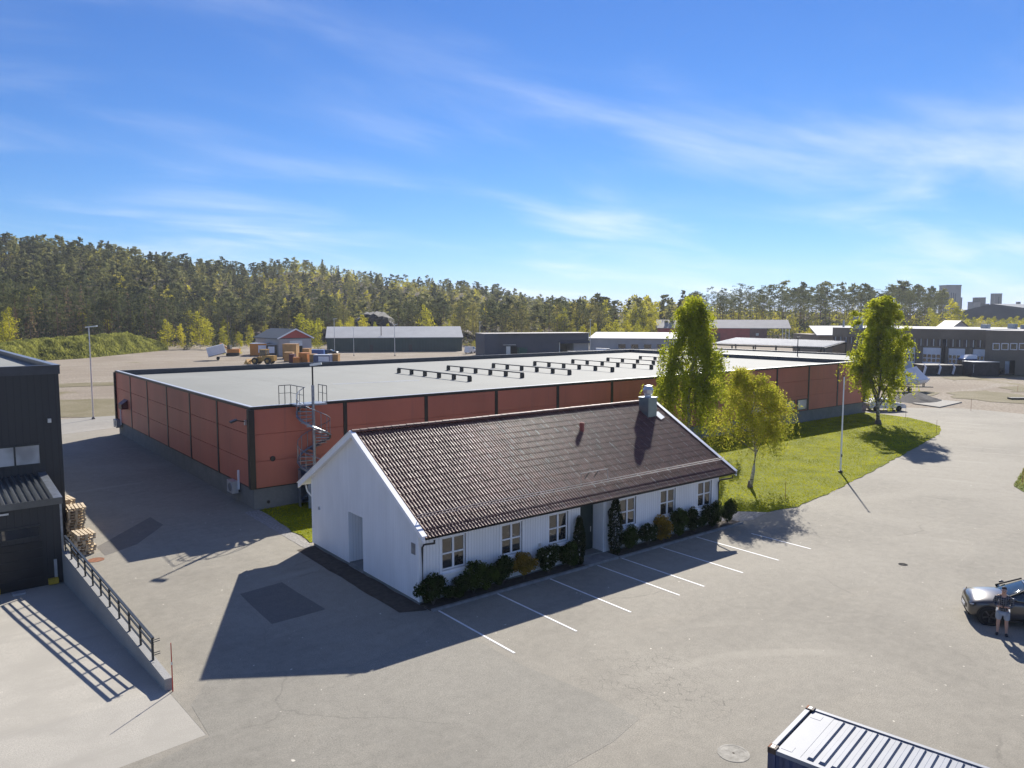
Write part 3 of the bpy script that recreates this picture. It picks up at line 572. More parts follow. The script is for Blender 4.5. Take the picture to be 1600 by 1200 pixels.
for (xa, ya), (xb, yb) in (((SX + 0.95, SY + 0.15), (SX + 0.95, AY + 0.3)), ((SX - 0.55, SY + 0.1), (SX - 0.55, AY + 1.0)), ((SX - 0.55, AY + 1.0), (SX - 1.3, AY + 1.0))):
    for k in range(3):
        x = xa + (xb - xa) * k / 2; y = ya + (yb - ya) * k / 2; z0 = RZ + 0.02 if y > AY + 0.3 else HW
        MB().tube([(x, y, z0), (x, y, HW + 1.08)], 0.022, 6).build('post', 'dark_steel', st)
    MB().tube([(xa, ya, HW + 1.08), (xb, yb, HW + 1.08)], 0.024, 6).build('rail', 'dark_steel', st); MB().tube([(xa, ya, HW + 0.6), (xb, yb, HW + 0.6)], 0.016, 6).build('rail', 'dark_steel', st)
t = thing('stair_lamp', 'black lamp post with pale flat head above the spiral stair', 'lamp', (SX, SY, 7.3))
MB().tube([(SX, SY, 7.3), (SX, SY, 8.45)], 0.05, 8).build('post', 'black_metal', t); MB().box((-0.12, -0.14, -0.06), (0.55, 0.14, 0.06), Matrix.Translation((SX, SY, 8.52)) @ Matrix.Rotation(R(-35), 4, 'Z') @ Matrix.Rotation(R(-8), 4, 'Y')).build('lamp_head', 'steel_light', t)

# ------------------------------------------------------------------ white house
EX0, EX1, EY0, EY1, EZ, RIDZ = 14.98, 34.80, 24.42, 36.32, 3.03, 6.37
FX0, FX1, FY, BYK = 15.30, 34.95 - 0.5, 25.30, 35.45
RY = (EY0 + EY1) / 2; SL = (RIDZ - EZ) / (RY - EY0); TH = math.atan(SL)
ho = thing('white_house', 'low white boarded office house with dark brown tiled gable roof', 'house', (FX0, FY, 0))
def zroof(y): return EZ + SL * ((y - EY0) if y < RY else (EY1 - y))
mbox('foundation', (FX0 + 0.03, FY + 0.03, -0.2), (FX1 - 0.03, BYK - 0.03, 0.18), 'concrete_base', ho)
def wallrun(name, axis, fixed, th, a0, a1, z0, z1, ops, mat, parent):
    ops = sorted(ops); cuts = []; a = a0; bb = MB()
    def bx(p, q, u, v):
        if q - p < 1e-4 or v - u < 1e-4: return
        if axis == 'x': bb.box((p, fixed, u), (q, fixed + th, v))
        else: bb.box((fixed, p, u), (fixed + th, q, v))
    for o0, o1, oz0, oz1 in ops:
        bx(a, o0, z0, z1); bx(o0, o1, z0, oz0); bx(o0, o1, oz1, z1); a = o1
    bx(a, a1, z0, z1); return bb.build(name, mat, parent)
wins = [(16.36, 17.55), (19.41, 20.56), (22.10, 23.27), (26.66, 27.83), (29.66, 30.84), (32.68, 33.86)]; WZ0, WZ1 = 1.17, 2.55
DX0, DX1, DDEP = 24.05, 25.58, 0.72
ZT = zroof(FY) - 0.10
wallrun('front_wall', 'x', FY, 0.2, FX0, FX1, 0.14, ZT, [(a, c, WZ0, WZ1) for a, c in wins] + [(DX0, DX1, 0.14, 2.62)], 'white_boards_x', ho)
wallrun('back_wall', 'x', BYK - 0.2, 0.2, FX0, FX1, 0.14, ZT, [], 'white_boards_x', ho)
GD0, GD1 = 30.05, 31.45
wallrun('gable_wall', 'y', FX0, 0.2, FY + 0.2, BYK - 0.2, 0.14, ZT, [(GD0, GD1, 0.14, 2.55)], 'white_boards_y', ho)
wallrun('gable_wall', 'y', FX1 - 0.2, 0.2, FY + 0.2, BYK - 0.2, 0.14, ZT, [], 'white_boards_y', ho)
for x in (FX0, FX1 - 0.2):
    zt_ = zroof(RY) - 0.10; MB().add([(x, FY, ZT), (x, BYK, ZT), (x, RY, zt_), (x + 0.2, FY, ZT), (x + 0.2, BYK, ZT), (x + 0.2, RY, zt_)], [(0, 2, 1), (3, 4, 5), (0, 1, 4, 3), (1, 2, 5, 4), (2, 0, 3, 5)]).build('gable_top', 'white_boards_y', ho)
# recesses: front door niche and gable niche
b = MB(); y1 = FY + DDEP
b.box((DX0 - 0.1, FY + 0.2, 0.0), (DX0, y1, 2.72)); b.box((DX1, FY + 0.2, 0.0), (DX1 + 0.1, y1, 2.72)); b.box((DX0, FY + 0.2, 2.62), (DX1, y1, 2.72)); b.build('door_niche', 'white_boards_y', ho)
dr = mbox('door', (DX1 - 1.12, y1, 0.12), (DX1 - 0.02, y1 + 0.08, 2.45), 'door_green', ho); mbox('side_panel', (DX0, y1, 0.12), (DX1 - 1.13, y1 + 0.08, 2.45), 'white_boards_x', ho)
mbox('transom', (DX0, y1, 2.452), (DX1, y1 + 0.08, 2.62), 'white_paint', ho)
MB().tube([(DX1 - 0.2, y1 - 0.05, 1.05), (DX1 - 0.2, y1 - 0.05, 1.3)], 0.02, 6).build('door_handle', 'steel_light', dr)
mbox('niche_lamp', (DX0 + 0.35, FY + 0.55, 2.56), (DX0 + 0.85, FY + 0.75, 2.615), 'steel_light', ho)
mbox('porch_slab', (DX0 - 0.25, 24.45, -0.1), (DX1 + 0.2, y1, 0.12), 'kerb_stone', ho)
b = MB(); b.box((FX0 + 0.2, GD0 - 0.1, 0.0), (FX0 + 1.3, GD0, 2.65)); b.box((FX0 + 0.2, GD1, 0.0), (FX0 + 1.3, GD1 + 0.1, 2.65)); b.box((FX0 + 0.2, GD0, 2.55), (FX0 + 1.3, GD1, 2.65)); b.box((FX0 + 1.3, GD0 - 0.1, 0), (FX0 + 1.4, GD1 + 0.1, 2.65)); b.build('gable_niche', 'white_boards_x', ho)
mbox('niche_floor', (FX0 - 0.02, GD0, -0.1), (FX0 + 1.3, GD1, 0.06), 'kerb_stone', ho)
mbox('wall_sign', (FX0 - 0.02, 25.55, 2.0), (FX0 - 0.002, 25.85, 2.45), 'galvanised', ho); mbox('wall_socket', (FX0 - 0.06, 34.5, 2.0), (FX0 - 0.002, 34.62, 2.15), 'steel_light', ho); mbox('wall_socket', (21.5, FY - 0.06, 1.22), (21.62, FY - 0.002, 1.36), 'steel_light', ho)
for a, c in wins:
    y = FY - 0.03; fr = MB(); t_ = 0.075
    fr.box((a - 0.1, y, WZ0 - 0.1), (a, y + 0.1, WZ1 + 0.1)); fr.box((c, y, WZ0 - 0.1), (c + 0.1, y + 0.1, WZ1 + 0.1)); fr.box((a, y, WZ1), (c, y + 0.1, WZ1 + 0.1)); fr.box((a, y, WZ0 - 0.1), (c, y + 0.1, WZ0))
    wn_ = fr.build('window', 'white_paint', ho)
    fr = MB(); fr.box((a, FY + 0.04, WZ0), (a + t_, FY + 0.11, WZ1)); fr.box((c - t_, FY + 0.04, WZ0), (c, FY + 0.11, WZ1)); fr.box((a + t_, FY + 0.04, WZ1 - t_), (c - t_, FY + 0.11, WZ1)); fr.box((a + t_, FY + 0.04, WZ0), (c - t_, FY + 0.11, WZ0 + t_)); m_ = (a + c) / 2; zm = (WZ0 + WZ1) / 2
    fr.box((m_ - 0.045, FY + 0.03, WZ0 + t_), (m_ + 0.045, FY + 0.11, WZ1 - t_)); fr.box((a + t_, FY + 0.035, zm - 0.03), (m_ - 0.045, FY + 0.105, zm + 0.03)); fr.box((m_ + 0.045, FY + 0.035, zm - 0.03), (c - t_, FY + 0.105, zm + 0.03)); fr.build('frame', 'white_paint', wn_)
    for xa, xb in ((a + t_, m_ - 0.045), (m_ + 0.045, c - t_)):
        for za, zb in ((WZ0 + t_, zm - 0.03), (zm + 0.03, WZ1 - t_)): mbox('pane', (xa, FY + 0.07, za), (xb, FY + 0.085, zb), 'window_glass', wn_)
    mbox('sill', (a - 0.14, FY - 0.13, WZ0 - 0.14), (c + 0.14, FY - 0.031, WZ0 - 0.1), 'white_paint', wn_)
    mbox('apron_board', (a - 0.1, FY - 0.025, WZ0 - 0.36), (c + 0.1, FY - 0.002, WZ0 - 0.14), 'white_paint', wn_)
mbox('corner_board', (FX0 - 0.022, FY - 0.022, 0.14), (FX0 + 0.1, FY + 0.1, ZT), 'white_paint', ho); mbox('corner_board', (FX1 - 0.1, FY - 0.022, 0.14), (FX1 + 0.022, FY + 0.1, ZT), 'white_paint', ho); mbox('corner_board', (FX0 - 0.022, BYK - 0.1, 0.14), (FX0 + 0.1, BYK + 0.022, ZT), 'white_paint', ho)
# roof: deck, soffit, bargeboards, tiles
rf = MB()
for s_, ye in ((1, EY0), (-1, EY1)):
    zz = 0.10; rf.add([(EX0 + 0.05, ye, EZ - zz), (EX1 - 0.05, ye, EZ - zz), (EX1 - 0.05, RY, RIDZ - zz), (EX0 + 0.05, RY, RIDZ - zz), (EX0 + 0.05, ye, EZ - 0.04), (EX1 - 0.05, ye, EZ - 0.04), (EX1 - 0.05, RY, RIDZ - 0.04), (EX0 + 0.05, RY, RIDZ - 0.04)],
        [(0, 3, 2, 1), (4, 5, 6, 7), (0, 1, 5, 4), (3, 7, 6, 2), (0, 4, 7, 3), (1, 2, 6, 5)] if s_ > 0 else [(0, 1, 2, 3), (4, 7, 6, 5), (0, 4, 5, 1), (3, 2, 6, 7), (0, 3, 7, 4), (1, 5, 6, 2)])
rf = rf.build('roof', 'white_paint', ho)
def slab(x0, x1, ya, za, yb, zb, d, name, mat, par):
    MB().add([(x0, ya, za - d), (x1, ya, za - d), (x1, yb, zb - d), (x0, yb, zb - d), (x0, ya, za), (x1, ya, za), (x1, yb, zb), (x0, yb, zb)], [(0, 3, 2, 1), (4, 5, 6, 7), (0, 1, 5, 4), (1, 2, 6, 5), (2, 3, 7, 6), (3, 0, 4, 7)] if ya < yb else [(0, 1, 2, 3), (4, 7, 6, 5), (0, 4, 5, 1), (1, 5, 6, 2), (2, 6, 7, 3), (3, 7, 4, 0)]).build(name, mat, par)
for x0, x1 in ((EX0 - 0.02, EX0 + 0.045), (EX1 - 0.045, EX1 + 0.02)):
    for ye in (EY0 - 0.05, EY1 + 0.05):
        ze = EZ - SL * 0.05; slab(x0, x1, ye, ze + 0.06, RY, RIDZ + 0.06, 0.26, 'bargeboard', 'white_paint', rf)
        slab(x0 - 0.06 if x0 < 20 else x0 - 0.10, x1 + 0.10 if x0 < 20 else x1 + 0.06, ye, ze + 0.085, RY, RIDZ + 0.085, 0.022, 'verge_flashing', 'white_paint' if x0 < 20 else 'steel_light', rf)
TW, TL = 0.30, 0.372; NC = 62; NRW = 16; W0 = EX0 + 0.06; tw = (EX1 - EX0 - 0.12) / NC; slope_len = (RY - EY0) / math.cos(TH); tl = (slope_len - 0.02) / NRW
def tile_mesh():
    prof = [(0.0, 0.030), (0.08, 0.042), (0.17, 0.040), (0.27, 0.014), (0.38, 0.004), (0.5, 0.030), (0.58, 0.042), (0.67, 0.040), (0.77, 0.014), (0.88, 0.004), (1.0, 0.029)]
    n = len(prof); b = MB(); vs = []
    for yy, dz in ((-0.03, 0.020), (tl + 0.01, 0.003)): vs += [(u * tw, yy, h + dz) for u, h in prof]
    vs += [(u * tw, -0.03, h - 0.006) for u, h in prof]
    fs = [(i, i + 1, n + i + 1, n + i) for i in range(n - 1)] + [(2 * n + i, 2 * n + i + 1, i + 1, i) for i in range(n - 1)]
    return vs, fs
tvs, tfs = tile_mesh(); tm = bpy.data.meshes.new('roof_tile'); tm.from_pydata(tvs, [], tfs); tm.materials.append(MATS['roof_tile'])
MT = Matrix.Rotation(TH, 4, 'X'); order = sorted(((math.hypot(W0 + c * tw, EY0 + r * tl * math.cos(TH)), c, r) for c in range(NC) for r in range(NRW)))
single = {(c, r) for _, c, r in order[:296]}; rest = MB()
for r in range(NRW):
    for c in range(NC):
        loc = Vector((W0 + c * tw, EY0 + r * tl * math.cos(TH), EZ - 0.045 + r * tl * math.sin(TH)))
        jit = (random.uniform(-.004, .004), random.uniform(-.003, .003), random.uniform(-.003, .005))
        if (c, r) in single: inst(tm, 'roof_tile', rf, loc - origin(rf) + Vector(jit), rot=(TH + random.uniform(-.006, .006), random.uniform(-.01, .01), 0))
        else: rest.add(tvs, tfs, Matrix.Translation(loc + Vector(jit)) @ MT)
rest.build('roof_tiles', 'roof_tile', rf, kind='stuff')
bk = MB(); MT2 = Matrix.Rotation(math.pi, 4, 'Z') @ MT
for r in range(NRW):
    for c in range(NC): bk.add(tvs, tfs, Matrix.Translation((W0 + (c + 1) * tw, EY1 - r * tl * math.cos(TH), EZ - 0.045 + r * tl * math.sin(TH))) @ MT2)
bk.build('roof_tiles', 'roof_tile', rf, kind='stuff')
rg = MB(); n = 8; rl = (EX1 - EX0 - 0.1) / 50
for x, dr_ in ((-0.02, 0.0), (rl, -0.012)): rg.v += [(x, (0.125 + dr_) * math.cos(a), (0.125 + dr_) * math.sin(a) * 0.95) for a in [math.pi * k / n for k in range(n + 1)]]
rg.f = [(k, k + 1, n + 2 + k, n + 1 + k) for k in range(n)] + [tuple(range(n, -1, -1))]; rm = bpy.data.meshes.new('ridge_tile'); rm.from_pydata(rg.v, [], [f[::-1] for f in rg.f]); rm.materials.append(MATS['roof_tile'])
for k in range(50): inst(rm, 'ridge_tile', rf, Vector((EX0 + 0.05 + k * rl, RY, RIDZ + 0.01 + random.uniform(-.004, .006))) - origin(rf))
# gutters and downpipes
def gutter(y, z, par):
    b = MB(); n = 6; pr = [(0.075 * math.cos(a), 0.075 * math.sin(a)) for a in [math.pi + math.pi * k / n for k in range(n + 1)]]
    vs = [(x, y + p, z + q) for x in (EX0 + 0.06, EX1 - 0.06) for p, q in pr]; b.add(vs, [(k, k + 1, n + 2 + k, n + 1 + k) for k in range(n)] + [(k, n + 1 + k, n + 2 + k, k + 1) for k in range(n)]); b.build('gutter', 'black_metal', par)
gutter(EY0 - 0.08, EZ - 0.02, ho); gutter(EY1 + 0.08, EZ - 0.02, ho); mbox('fascia', (EX0 + 0.06, EY0 - 0.012, EZ - 0.11), (EX1 - 0.06, EY0 + 0.012, EZ - 0.045), 'dark_coping', ho)
for x in (FX0 + 0.12, FX1 - 0.06): MB().tube([(x, EY0 - 0.09, EZ - 0.15), (x, EY0 - 0.09, EZ - 0.28), (x, FY - 0.2, EZ - 0.52), (x, FY - 0.075, EZ - 0.68), (x, FY - 0.075, 0.35), (x, FY - 0.16, 0.18)], 0.04, 8).build('downpipe', 'black_metal', ho)
MB().tube([(FX0 + 0.1, EY1 + 0.09, EZ - 0.15), (FX0 + 0.05, EY1 - 0.2, EZ - 0.4), (FX0 + 0.05, BYK + 0.07, EZ - 0.6), (FX0 + 0.05, BYK + 0.07, 0.3)], 0.04, 8).build('downpipe', 'white_paint', ho)
# snow guard and roof step
def on_roof(y, up): return zroof(y) + up
plain('step_paint', (0.36, 0.29, 0.27), 0.5); gs = MB(); yg = 25.12
for up, r_ in ((0.20, 0.017), (0.30, 0.017)): gs.tube([(EX0 + 0.15, yg, on_roof(yg, up)), (EX1 - 0.15, yg, on_roof(yg, up))], r_, 6).build('snow_guard', 'step_paint', rf); gs = MB()
for k in range(23):
    x = EX0 + 0.3 + k * (EX1 - EX0 - 0.6) / 22; MB().bar((x, yg + 0.16, on_roof(yg + 0.16, 0.03)), (x, yg - 0.02, on_roof(yg - 0.02, 0.31)), 0.03, 0.012).build('guard_bracket', 'dark_steel', rf)
x0, x1, ys_ = 24.1, 25.85, 25.35
for up in (0.62,): MB().tube([(x0, ys_ - 0.02, on_roof(ys_, 0.08)), (x0, ys_ - 0.02, on_roof(ys_, up)), (x1, ys_ - 0.02, on_roof(ys_, up)), (x1, ys_ - 0.02, on_roof(ys_, 0.08))], 0.022, 6).build('roof_step', 'step_paint', rf)
for x in (24.65, 25.25): MB().bar((x, ys_ + 0.3, on_roof(ys_ + 0.3, 0.06)), (x, ys_, on_roof(ys_, 0.6)), 0.035, 0.015).build('step_brace', 'dark_steel', rf)
# ventilation chimney and red pipe on the roof
cxx, cyy = 33.3, 29.45; ch = thing('roof_ventilator', 'grey-green sheet metal roof ventilator with pale cowl near the ridge end', 'ventilator', (cxx, cyy, zroof(cyy)))
plain('vent_sheet', (0.20, 0.25, 0.25), 0.35, 0.5, var=0.15)
mbox('housing', (cxx - 0.36, cyy - 0.36, zroof(cyy) - 0.35), (cxx + 0.36, cyy + 0.36, 6.72), 'vent_sheet', ch); mbox('cap_plate', (cxx - 0.4, cyy - 0.4, 6.72), (cxx + 0.4, cyy + 0.4, 6.78), 'galvanised', ch)
MB().lathe([(0.20, 6.78), (0.20, 6.92), (0.28, 6.98), (0.31, 7.2), (0.22, 7.38), (0.24, 7.42), (0.1, 7.46), (0.001, 7.46)], 12, Matrix.Translation((cxx, cyy, 0))).build('cowl', 'steel_light', ch)
MB().add([(cxx + 0.3, cyy - 0.75, zroof(cyy - 0.75) + 0.075), (cxx + 0.8, cyy - 0.6, zroof(cyy - 0.6) + 0.075), (cxx + 0.8, cyy - 0.1, zroof(cyy - 0.1) + 0.075), (cxx + 0.3, cyy - 0.1, zroof(cyy - 0.1) + 0.075)], [(0, 1, 2, 3)]).build('flashing', 'coping', ch)
rx, ry_ = 27.4, 28.75; ch = thing('vent_pipe', 'short red soil vent pipe in the middle of the tiled roof', 'vent pipe', (rx, ry_, zroof(ry_)))
plain('pipe_red', (0.30, 0.075, 0.055), 0.6); MB().lathe([(0.12, -0.1), (0.12, 0.30), (0.10, 0.36), (0.001, 0.36)], 12, Matrix.Translation((rx, ry_, zroof(ry_)))).build('pipe', 'pipe_red', ch); MB().lathe([(0.14, 0.32), (0.14, 0.40), (0.06, 0.45), (0.001, 0.45)], 12, Matrix.Translation((rx, ry_, zroof(ry_)))).build('cap', 'pipe_red', ch)
# lamps beside the door
for lx, lab in ((23.86, 'black oval wall lamp left of the green door'), (25.92, 'black oval wall lamp right of the green door')):
    t = thing('wall_lamp', lab, 'wall lamp', (lx, FY, 2.0)); ring = [(lx + 0.12 * math.cos(a), FY - 0.11, 2.02 + 0.22 * math.sin(a)) for a in [2 * math.pi * k / 16 for k in range(17)]]
    MB().tube(ring, 0.03, 6).build('hoop', 'black_metal', t); MB().lathe([(0.05, -0.12), (0.09, -0.02), (0.09, 0.05), (0.04, 0.12)], 10, Matrix.Translation((lx, FY - 0.11, 2.02))).build('lamp_glass', 'pale_glass', t); mbox('back_plate', (lx - 0.06, FY - 0.08, 1.92), (lx + 0.06, FY - 0.001, 2.12), 'black_metal', t)
# bed with kerb
bed = sheet('planting_bed', [(FX0 + 0.05, FY + 0.02), (FX0 + 0.05, 24.55), (DX0 - 0.3, 24.5), (DX0 - 0.3, FY + 0.02)], 0.06, 'soil', kind='structure', thick=0.06); bed2 = sheet('planting_bed', [(DX1 + 0.25, FY + 0.02), (DX1 + 0.25, 24.5), (35.6, 24.45), (35.6, FY + 0.02)], 0.06, 'soil', kind='structure', thick=0.06)
for xa, xb, par in ((FX0 + 0.05, DX0 - 0.32, bed), (DX1 + 0.27, 35.6, bed2)):
    n = max(1, int((xb - xa) / 1.0)); L = (xb - xa) / n
    for k in range(n): mbox('kerb_stone', (xa + k * L + 0.006, 24.40, -0.08), (xa + (k + 1) * L - 0.006, 24.53, 0.10 + random.uniform(-.008, .008)), 'kerb_stone', par)
# parking bays
for x, far in ((15.62, 1), (18.52, 1), (21.40, 1), (24.30, 1), (25.93, 1), (28.69, 1), (31.5, 1), (34.3, 1)):
    xo = x - 0.15
    mbox('parking_line', (x - 0.042, 19.62, 0.004), (x + 0.042, 24.38 if x < 33 else 21.6 + 1.4, 0.0085), 'marking_paint', asph)

# ------------------------------------------------------------------ black depot with loading dock, left
FB = Matrix.Translation((5.15, 40.8, 0)) @ Matrix.Rotation(R(2), 4, 'Z'); FBI = FB.inverted()
dp = thing('black_depot', 'tall black clad depot with loading dock at the left edge', 'building', (5.15, 40.8, -1.1))
def dbox(name, a, b_, mat, par=dp): return MB().box(a, b_, FB).build(name, mat, par)
dbox('main_wall', (-34, 4.0, -1.2), (0.86, 30.0, 8.62), 'black_cladding'); dbox('roof_membrane', (-33.9, 4.1, 8.62), (0.76, 29.9, 8.64), 'roof_membrane')
for a, c in (((-34.06, 3.94, 8.5), (0.92, 4.16, 8.93)), ((0.70, 4.162, 8.5), (0.92, 30.06, 8.93)), ((-34.06, 29.84, 8.5), (0.698, 30.06, 8.93))): dbox('parapet', a, c, 'dark_coping')
for a, c in (((-34.1, 3.9, 8.93), (0.96, 4.2, 8.96)), ((0.66, 4.202, 8.93), (0.96, 30.1, 8.96))): dbox('coping', a, c, 'dark_coping' if c[1] < 5 else 'galvanised')
dbox('dock_wall', (-34, 0.0, -1.3), (0.0, 3.99, 2.86), 'black_cladding')
# corrugated lean-to roof over the dock
b = MB(); x = -34.0; vs = []; n = 0
prof = []
while x < -0.28:
    for dx, dz in ((0, 0), (0.05, 0.09), (0.14, 0.09), (0.19, 0)): prof.append((x + dx, dz))
    x += 0.28
for yy, zz in ((-0.12, 2.90), (3.98, 3.42)): vs += [(px_, yy, zz + dz) for px_, dz in prof]
n = len(prof); b.add(vs, [(i, i + 1, n + i + 1, n + i) for i in range(n - 1)], FB); b.build('lean_to_roof', 'corrugated_dark', dp)
b = MB(); b.add([(-0.30, -0.12, 2.99), (0.06, -0.12, 2.99), (0.06, 3.98, 3.53), (-0.30, 3.98, 3.53), (-0.30, -0.12, 2.93), (0.06, -0.12, 2.93), (0.06, 3.98, 3.46), (-0.30, 3.98, 3.46)], [(0, 1, 2, 3), (7, 6, 5, 4), (0, 4, 5, 1), (1, 5, 6, 2), (3, 2, 6, 7)], FB); b.build('verge_flashing', 'galvanised', dp)
dbox('eave_fascia', (-34, -0.16, 2.68), (0.05, -0.121, 2.98), 'corrugated_dark')
b = MB(); b.add([(-0.001, 0, 2.86), (-0.001, 3.99, 2.86), (-0.001, 3.99, 3.42), (-0.06, 0, 2.86), (-0.06, 3.99, 2.86), (-0.06, 3.99, 3.42)], [(0, 1, 2), (5, 4, 3), (0, 2, 5, 3)], FB); b.build('cheek_wall', 'black_cladding', dp)
def dwin(xa, xb, za, zb, y, pane_mat, npn):
    w_ = MB(); w_.box((xa, y - 0.06, za), (xb, y - 0.004, za + 0.06), FB); w_.box((xa, y - 0.06, zb - 0.06), (xb, y - 0.004, zb), FB)
    for k in range(npn + 1): c_ = xa + (xb - xa) * k / npn; w_.box((max(xa, c_ - 0.04), y - 0.058, za + 0.06), (min(xb, c_ + 0.04), y - 0.004, zb - 0.06), FB)
    wo_ = w_.build('window', 'dark_steel', dp)
    for k in range(npn): c0 = xa + (xb - xa) * k / npn + 0.04; c1 = xa + (xb - xa) * (k + 1) / npn - 0.04; MB().box((c0, y - 0.03, za + 0.06), (c1, y - 0.02, zb - 0.06), FB).build('pane', pane_mat, wo_)
l0 = FBI @ onY(62, 693, 44.8); l1 = FBI @ onY(62, 725, 44.8); dwin(l0.x - 4.4, l0.x, l1.z, l0.z, 4.0, 'pale_glass', 4)
l0 = FBI @ onY(62, 819, 40.8); l1 = FBI @ onY(62, 838, 40.8); dwin(l0.x - 3.2, l0.x, l1.z, l0.z, 0.0, 'window_glass', 2)
dd = dbox('dock_door', (-4.2, -0.05, -1.1), (-0.85, -0.002, 1.05), 'black_metal')
for z in (-0.65, -0.2, 0.25, 0.7): dbox('door_rib', (-4.2, -0.07, z), (-0.85, -0.051, z + 0.03), 'dark_steel', dd)
dbox('lamp_plate', (-2.6, -0.2, 2.5), (-2.1, -0.161, 2.58), 'steel_light'); dbox('door_guide', (-0.42, -0.09, -0.8), (-0.30, -0.02, 0.05), 'steel_light')
dbox('corner_trim', (-0.06, -0.012, -1.1), (0.03, -0.001, 2.68), 'galvanised'); dbox('wall_light', (0.25, 3.8, 6.05), (0.4, 3.99, 6.25), 'steel_light')
for xx in (-3.0, -0.7): dbox('dock_bumper', (xx, -0.32, -1.05), (xx + 0.4, -0.072, -0.8), 'yellow_paint')
dbox('dock_plate', (-2.2, -0.9, -1.08), (-1.7, -0.5, -0.98), 'steel_light')
# retaining wall with railing
WL = thing('retaining_wall', 'low concrete retaining wall stepping along the loading ramp', 'wall', (5.6, 24.25, 0))
b = MB(); b.add([(5.54, 24.2, -0.4), (5.76, 24.2, -0.4), (5.32, 40.75, -1.4), (5.08, 40.75, -1.4), (5.54, 24.2, 0.38), (5.76, 24.2, 0.38), (5.32, 40.75, 0.38), (5.08, 40.75, 0.38)], [(0, 3, 2, 1), (4, 5, 6, 7), (0, 1, 5, 4), (1, 2, 6, 5), (2, 3, 7, 6), (3, 0, 4, 7)]); b.build('wall_body', 'concrete_wall', WL)
rl_ = thing('railing', 'black steel railing on the concrete wall beside the loading ramp', 'railing', (5.6, 25.8, 0.38))
ra = Vector((5.60, 25.85, 0.38)); rb = Vector((5.21, 40.6, 0.38)); N_ = 10
for k in range(N_ + 1):
    p = ra.lerp(rb, k / N_); MB().box((p.x - 0.03, p.y - 0.045, 0.2), (p.x + 0.03, p.y + 0.045, 1.12)).build('post', 'dark_steel', rl_)
for z, s in ((1.14, 0.09), (0.92, 0.05)): MB().bar((ra.x, ra.y - 0.1, z), (rb.x, rb.y, z), s, 0.05).build('rail', 'dark_steel', rl_)
MB().bar((ra.x, ra.y, 0.62), (rb.x, rb.y, 0.62), 0.045, 0.045).build('rail', 'dark_steel', rl_)
for z in (1.05, 0.98, 0.62, 0.55): MB().bar((ra.x + 0.02, ra.y - 0.04, z), (ra.x + 0.22, ra.y - 0.04, z + 0.02), 0.02, 0.02).build('end_hook', 'dark_steel', rl_)
def stake(label, p, h, mat, band=True, lean=(0, 0)):
    t = thing('marker_stake', label, 'marker stake', (p.x, p.y, 0)); top = (p.x + lean[0], p.y + lean[1], h)
    MB().tube([(p.x, p.y, 0), top], 0.02, 6, 0.014).build('rod', mat, t)
    if band: m_ = 0.55; MB().tube([(p.x + lean[0] * m_, p.y + lean[1] * m_, h * m_), (p.x + lean[0] * (m_ + .06), p.y + lean[1] * (m_ + .06), h * (m_ + .06))], 0.026, 6).build('reflective_band', 'steel_light', t)
stake('thin red marker stake at the end of the ramp wall', Vector((5.73, 24.05, 0)), 1.55, 'red_paint')
stake('thin brown stake at the lawn edge near the small birch', G(1227, 779), 1.1, 'rust', False); stake('thin stake at the far tip of the lawn', G(1463, 678), 1.35, 'rust', False); stake('thin stake at the lawn edge right of the far birch', G(1415, 653), 1.35, 'rust', False); stake('orange stake on the verge at the right edge', G(1597, 757), 1.1, 'orange_stake', False, (0.06, 0)); stake('short orange post on the gravel ground', G(1590, 612), 0.9, 'orange_stake', False); stake('thin stake on the gravel beyond the road', G(1517, 642), 1.5, 'rust', False)
# pallets
def pallet_proto():
    me_b = bpy.data.meshes.new('deck_board'); b = MB().box((-0.6, -0.065, 0), (0.6, 0.065, 0.022)); me_b.from_pydata(b.v, [], b.f); me_b.materials.append(MATS['pallet_wood'])
    b = MB(); b.box((-0.6, -0.05, 0), (0.6, 0.05, 0.022))
    me_r = bpy.data.meshes.new('runner'); b = MB(); pr = [(-0.4, 0), (0.4, 0), (0.4, 0.12), (0.29, 0.12), (0.29, 0.024), (0.07, 0.024), (0.07, 0.12), (-0.07, 0.12), (-0.07, 0.024), (-0.29, 0.024), (-0.29, 0.12), (-0.4, 0.12)]
    n = len(pr); b.add([(xx, y, z) for xx in (-0.05, 0.05) for y, z in pr], [(i, i + n, (i + 1) % n + n, (i + 1) % n) for i in range(n)] + [(0, 1, 4, 5), (2, 3, 4, 1), (0, 5, 8, 9)] + [tuple(range(n - 1, -1, -1)), tuple(range(n, 2 * n))]); b.f = [f for f in b.f if len(f) != 4 or True]
    b.f = b.f[:n] + b.f[n + 3:]; me_r.from_pydata(b.v, [], b.f); me_r.materials.append(MATS['pallet_wood'])
    return me_b, me_r
PB, PRN = pallet_proto()
ORD = ['', 'second', 'third', 'fourth', 'fifth', 'sixth', 'seventh', 'eighth', 'ninth', 'tenth', 'eleventh', 'twelfth']
def pallet(x, y, z, rz, label, group):
    t = thing('pallet', label, 'pallet', (x, y, z), rz, group)
    for xx in (-0.5, 0, 0.5): inst(PRN, 'runner', t, (xx, 0, 0))
    for yy in (-0.335, -0.168, 0, 0.168, 0.335): inst(PB, 'deck_board', t, (0, yy, 0.122), scale=(1, random.uniform(0.8, 1.0), 1))
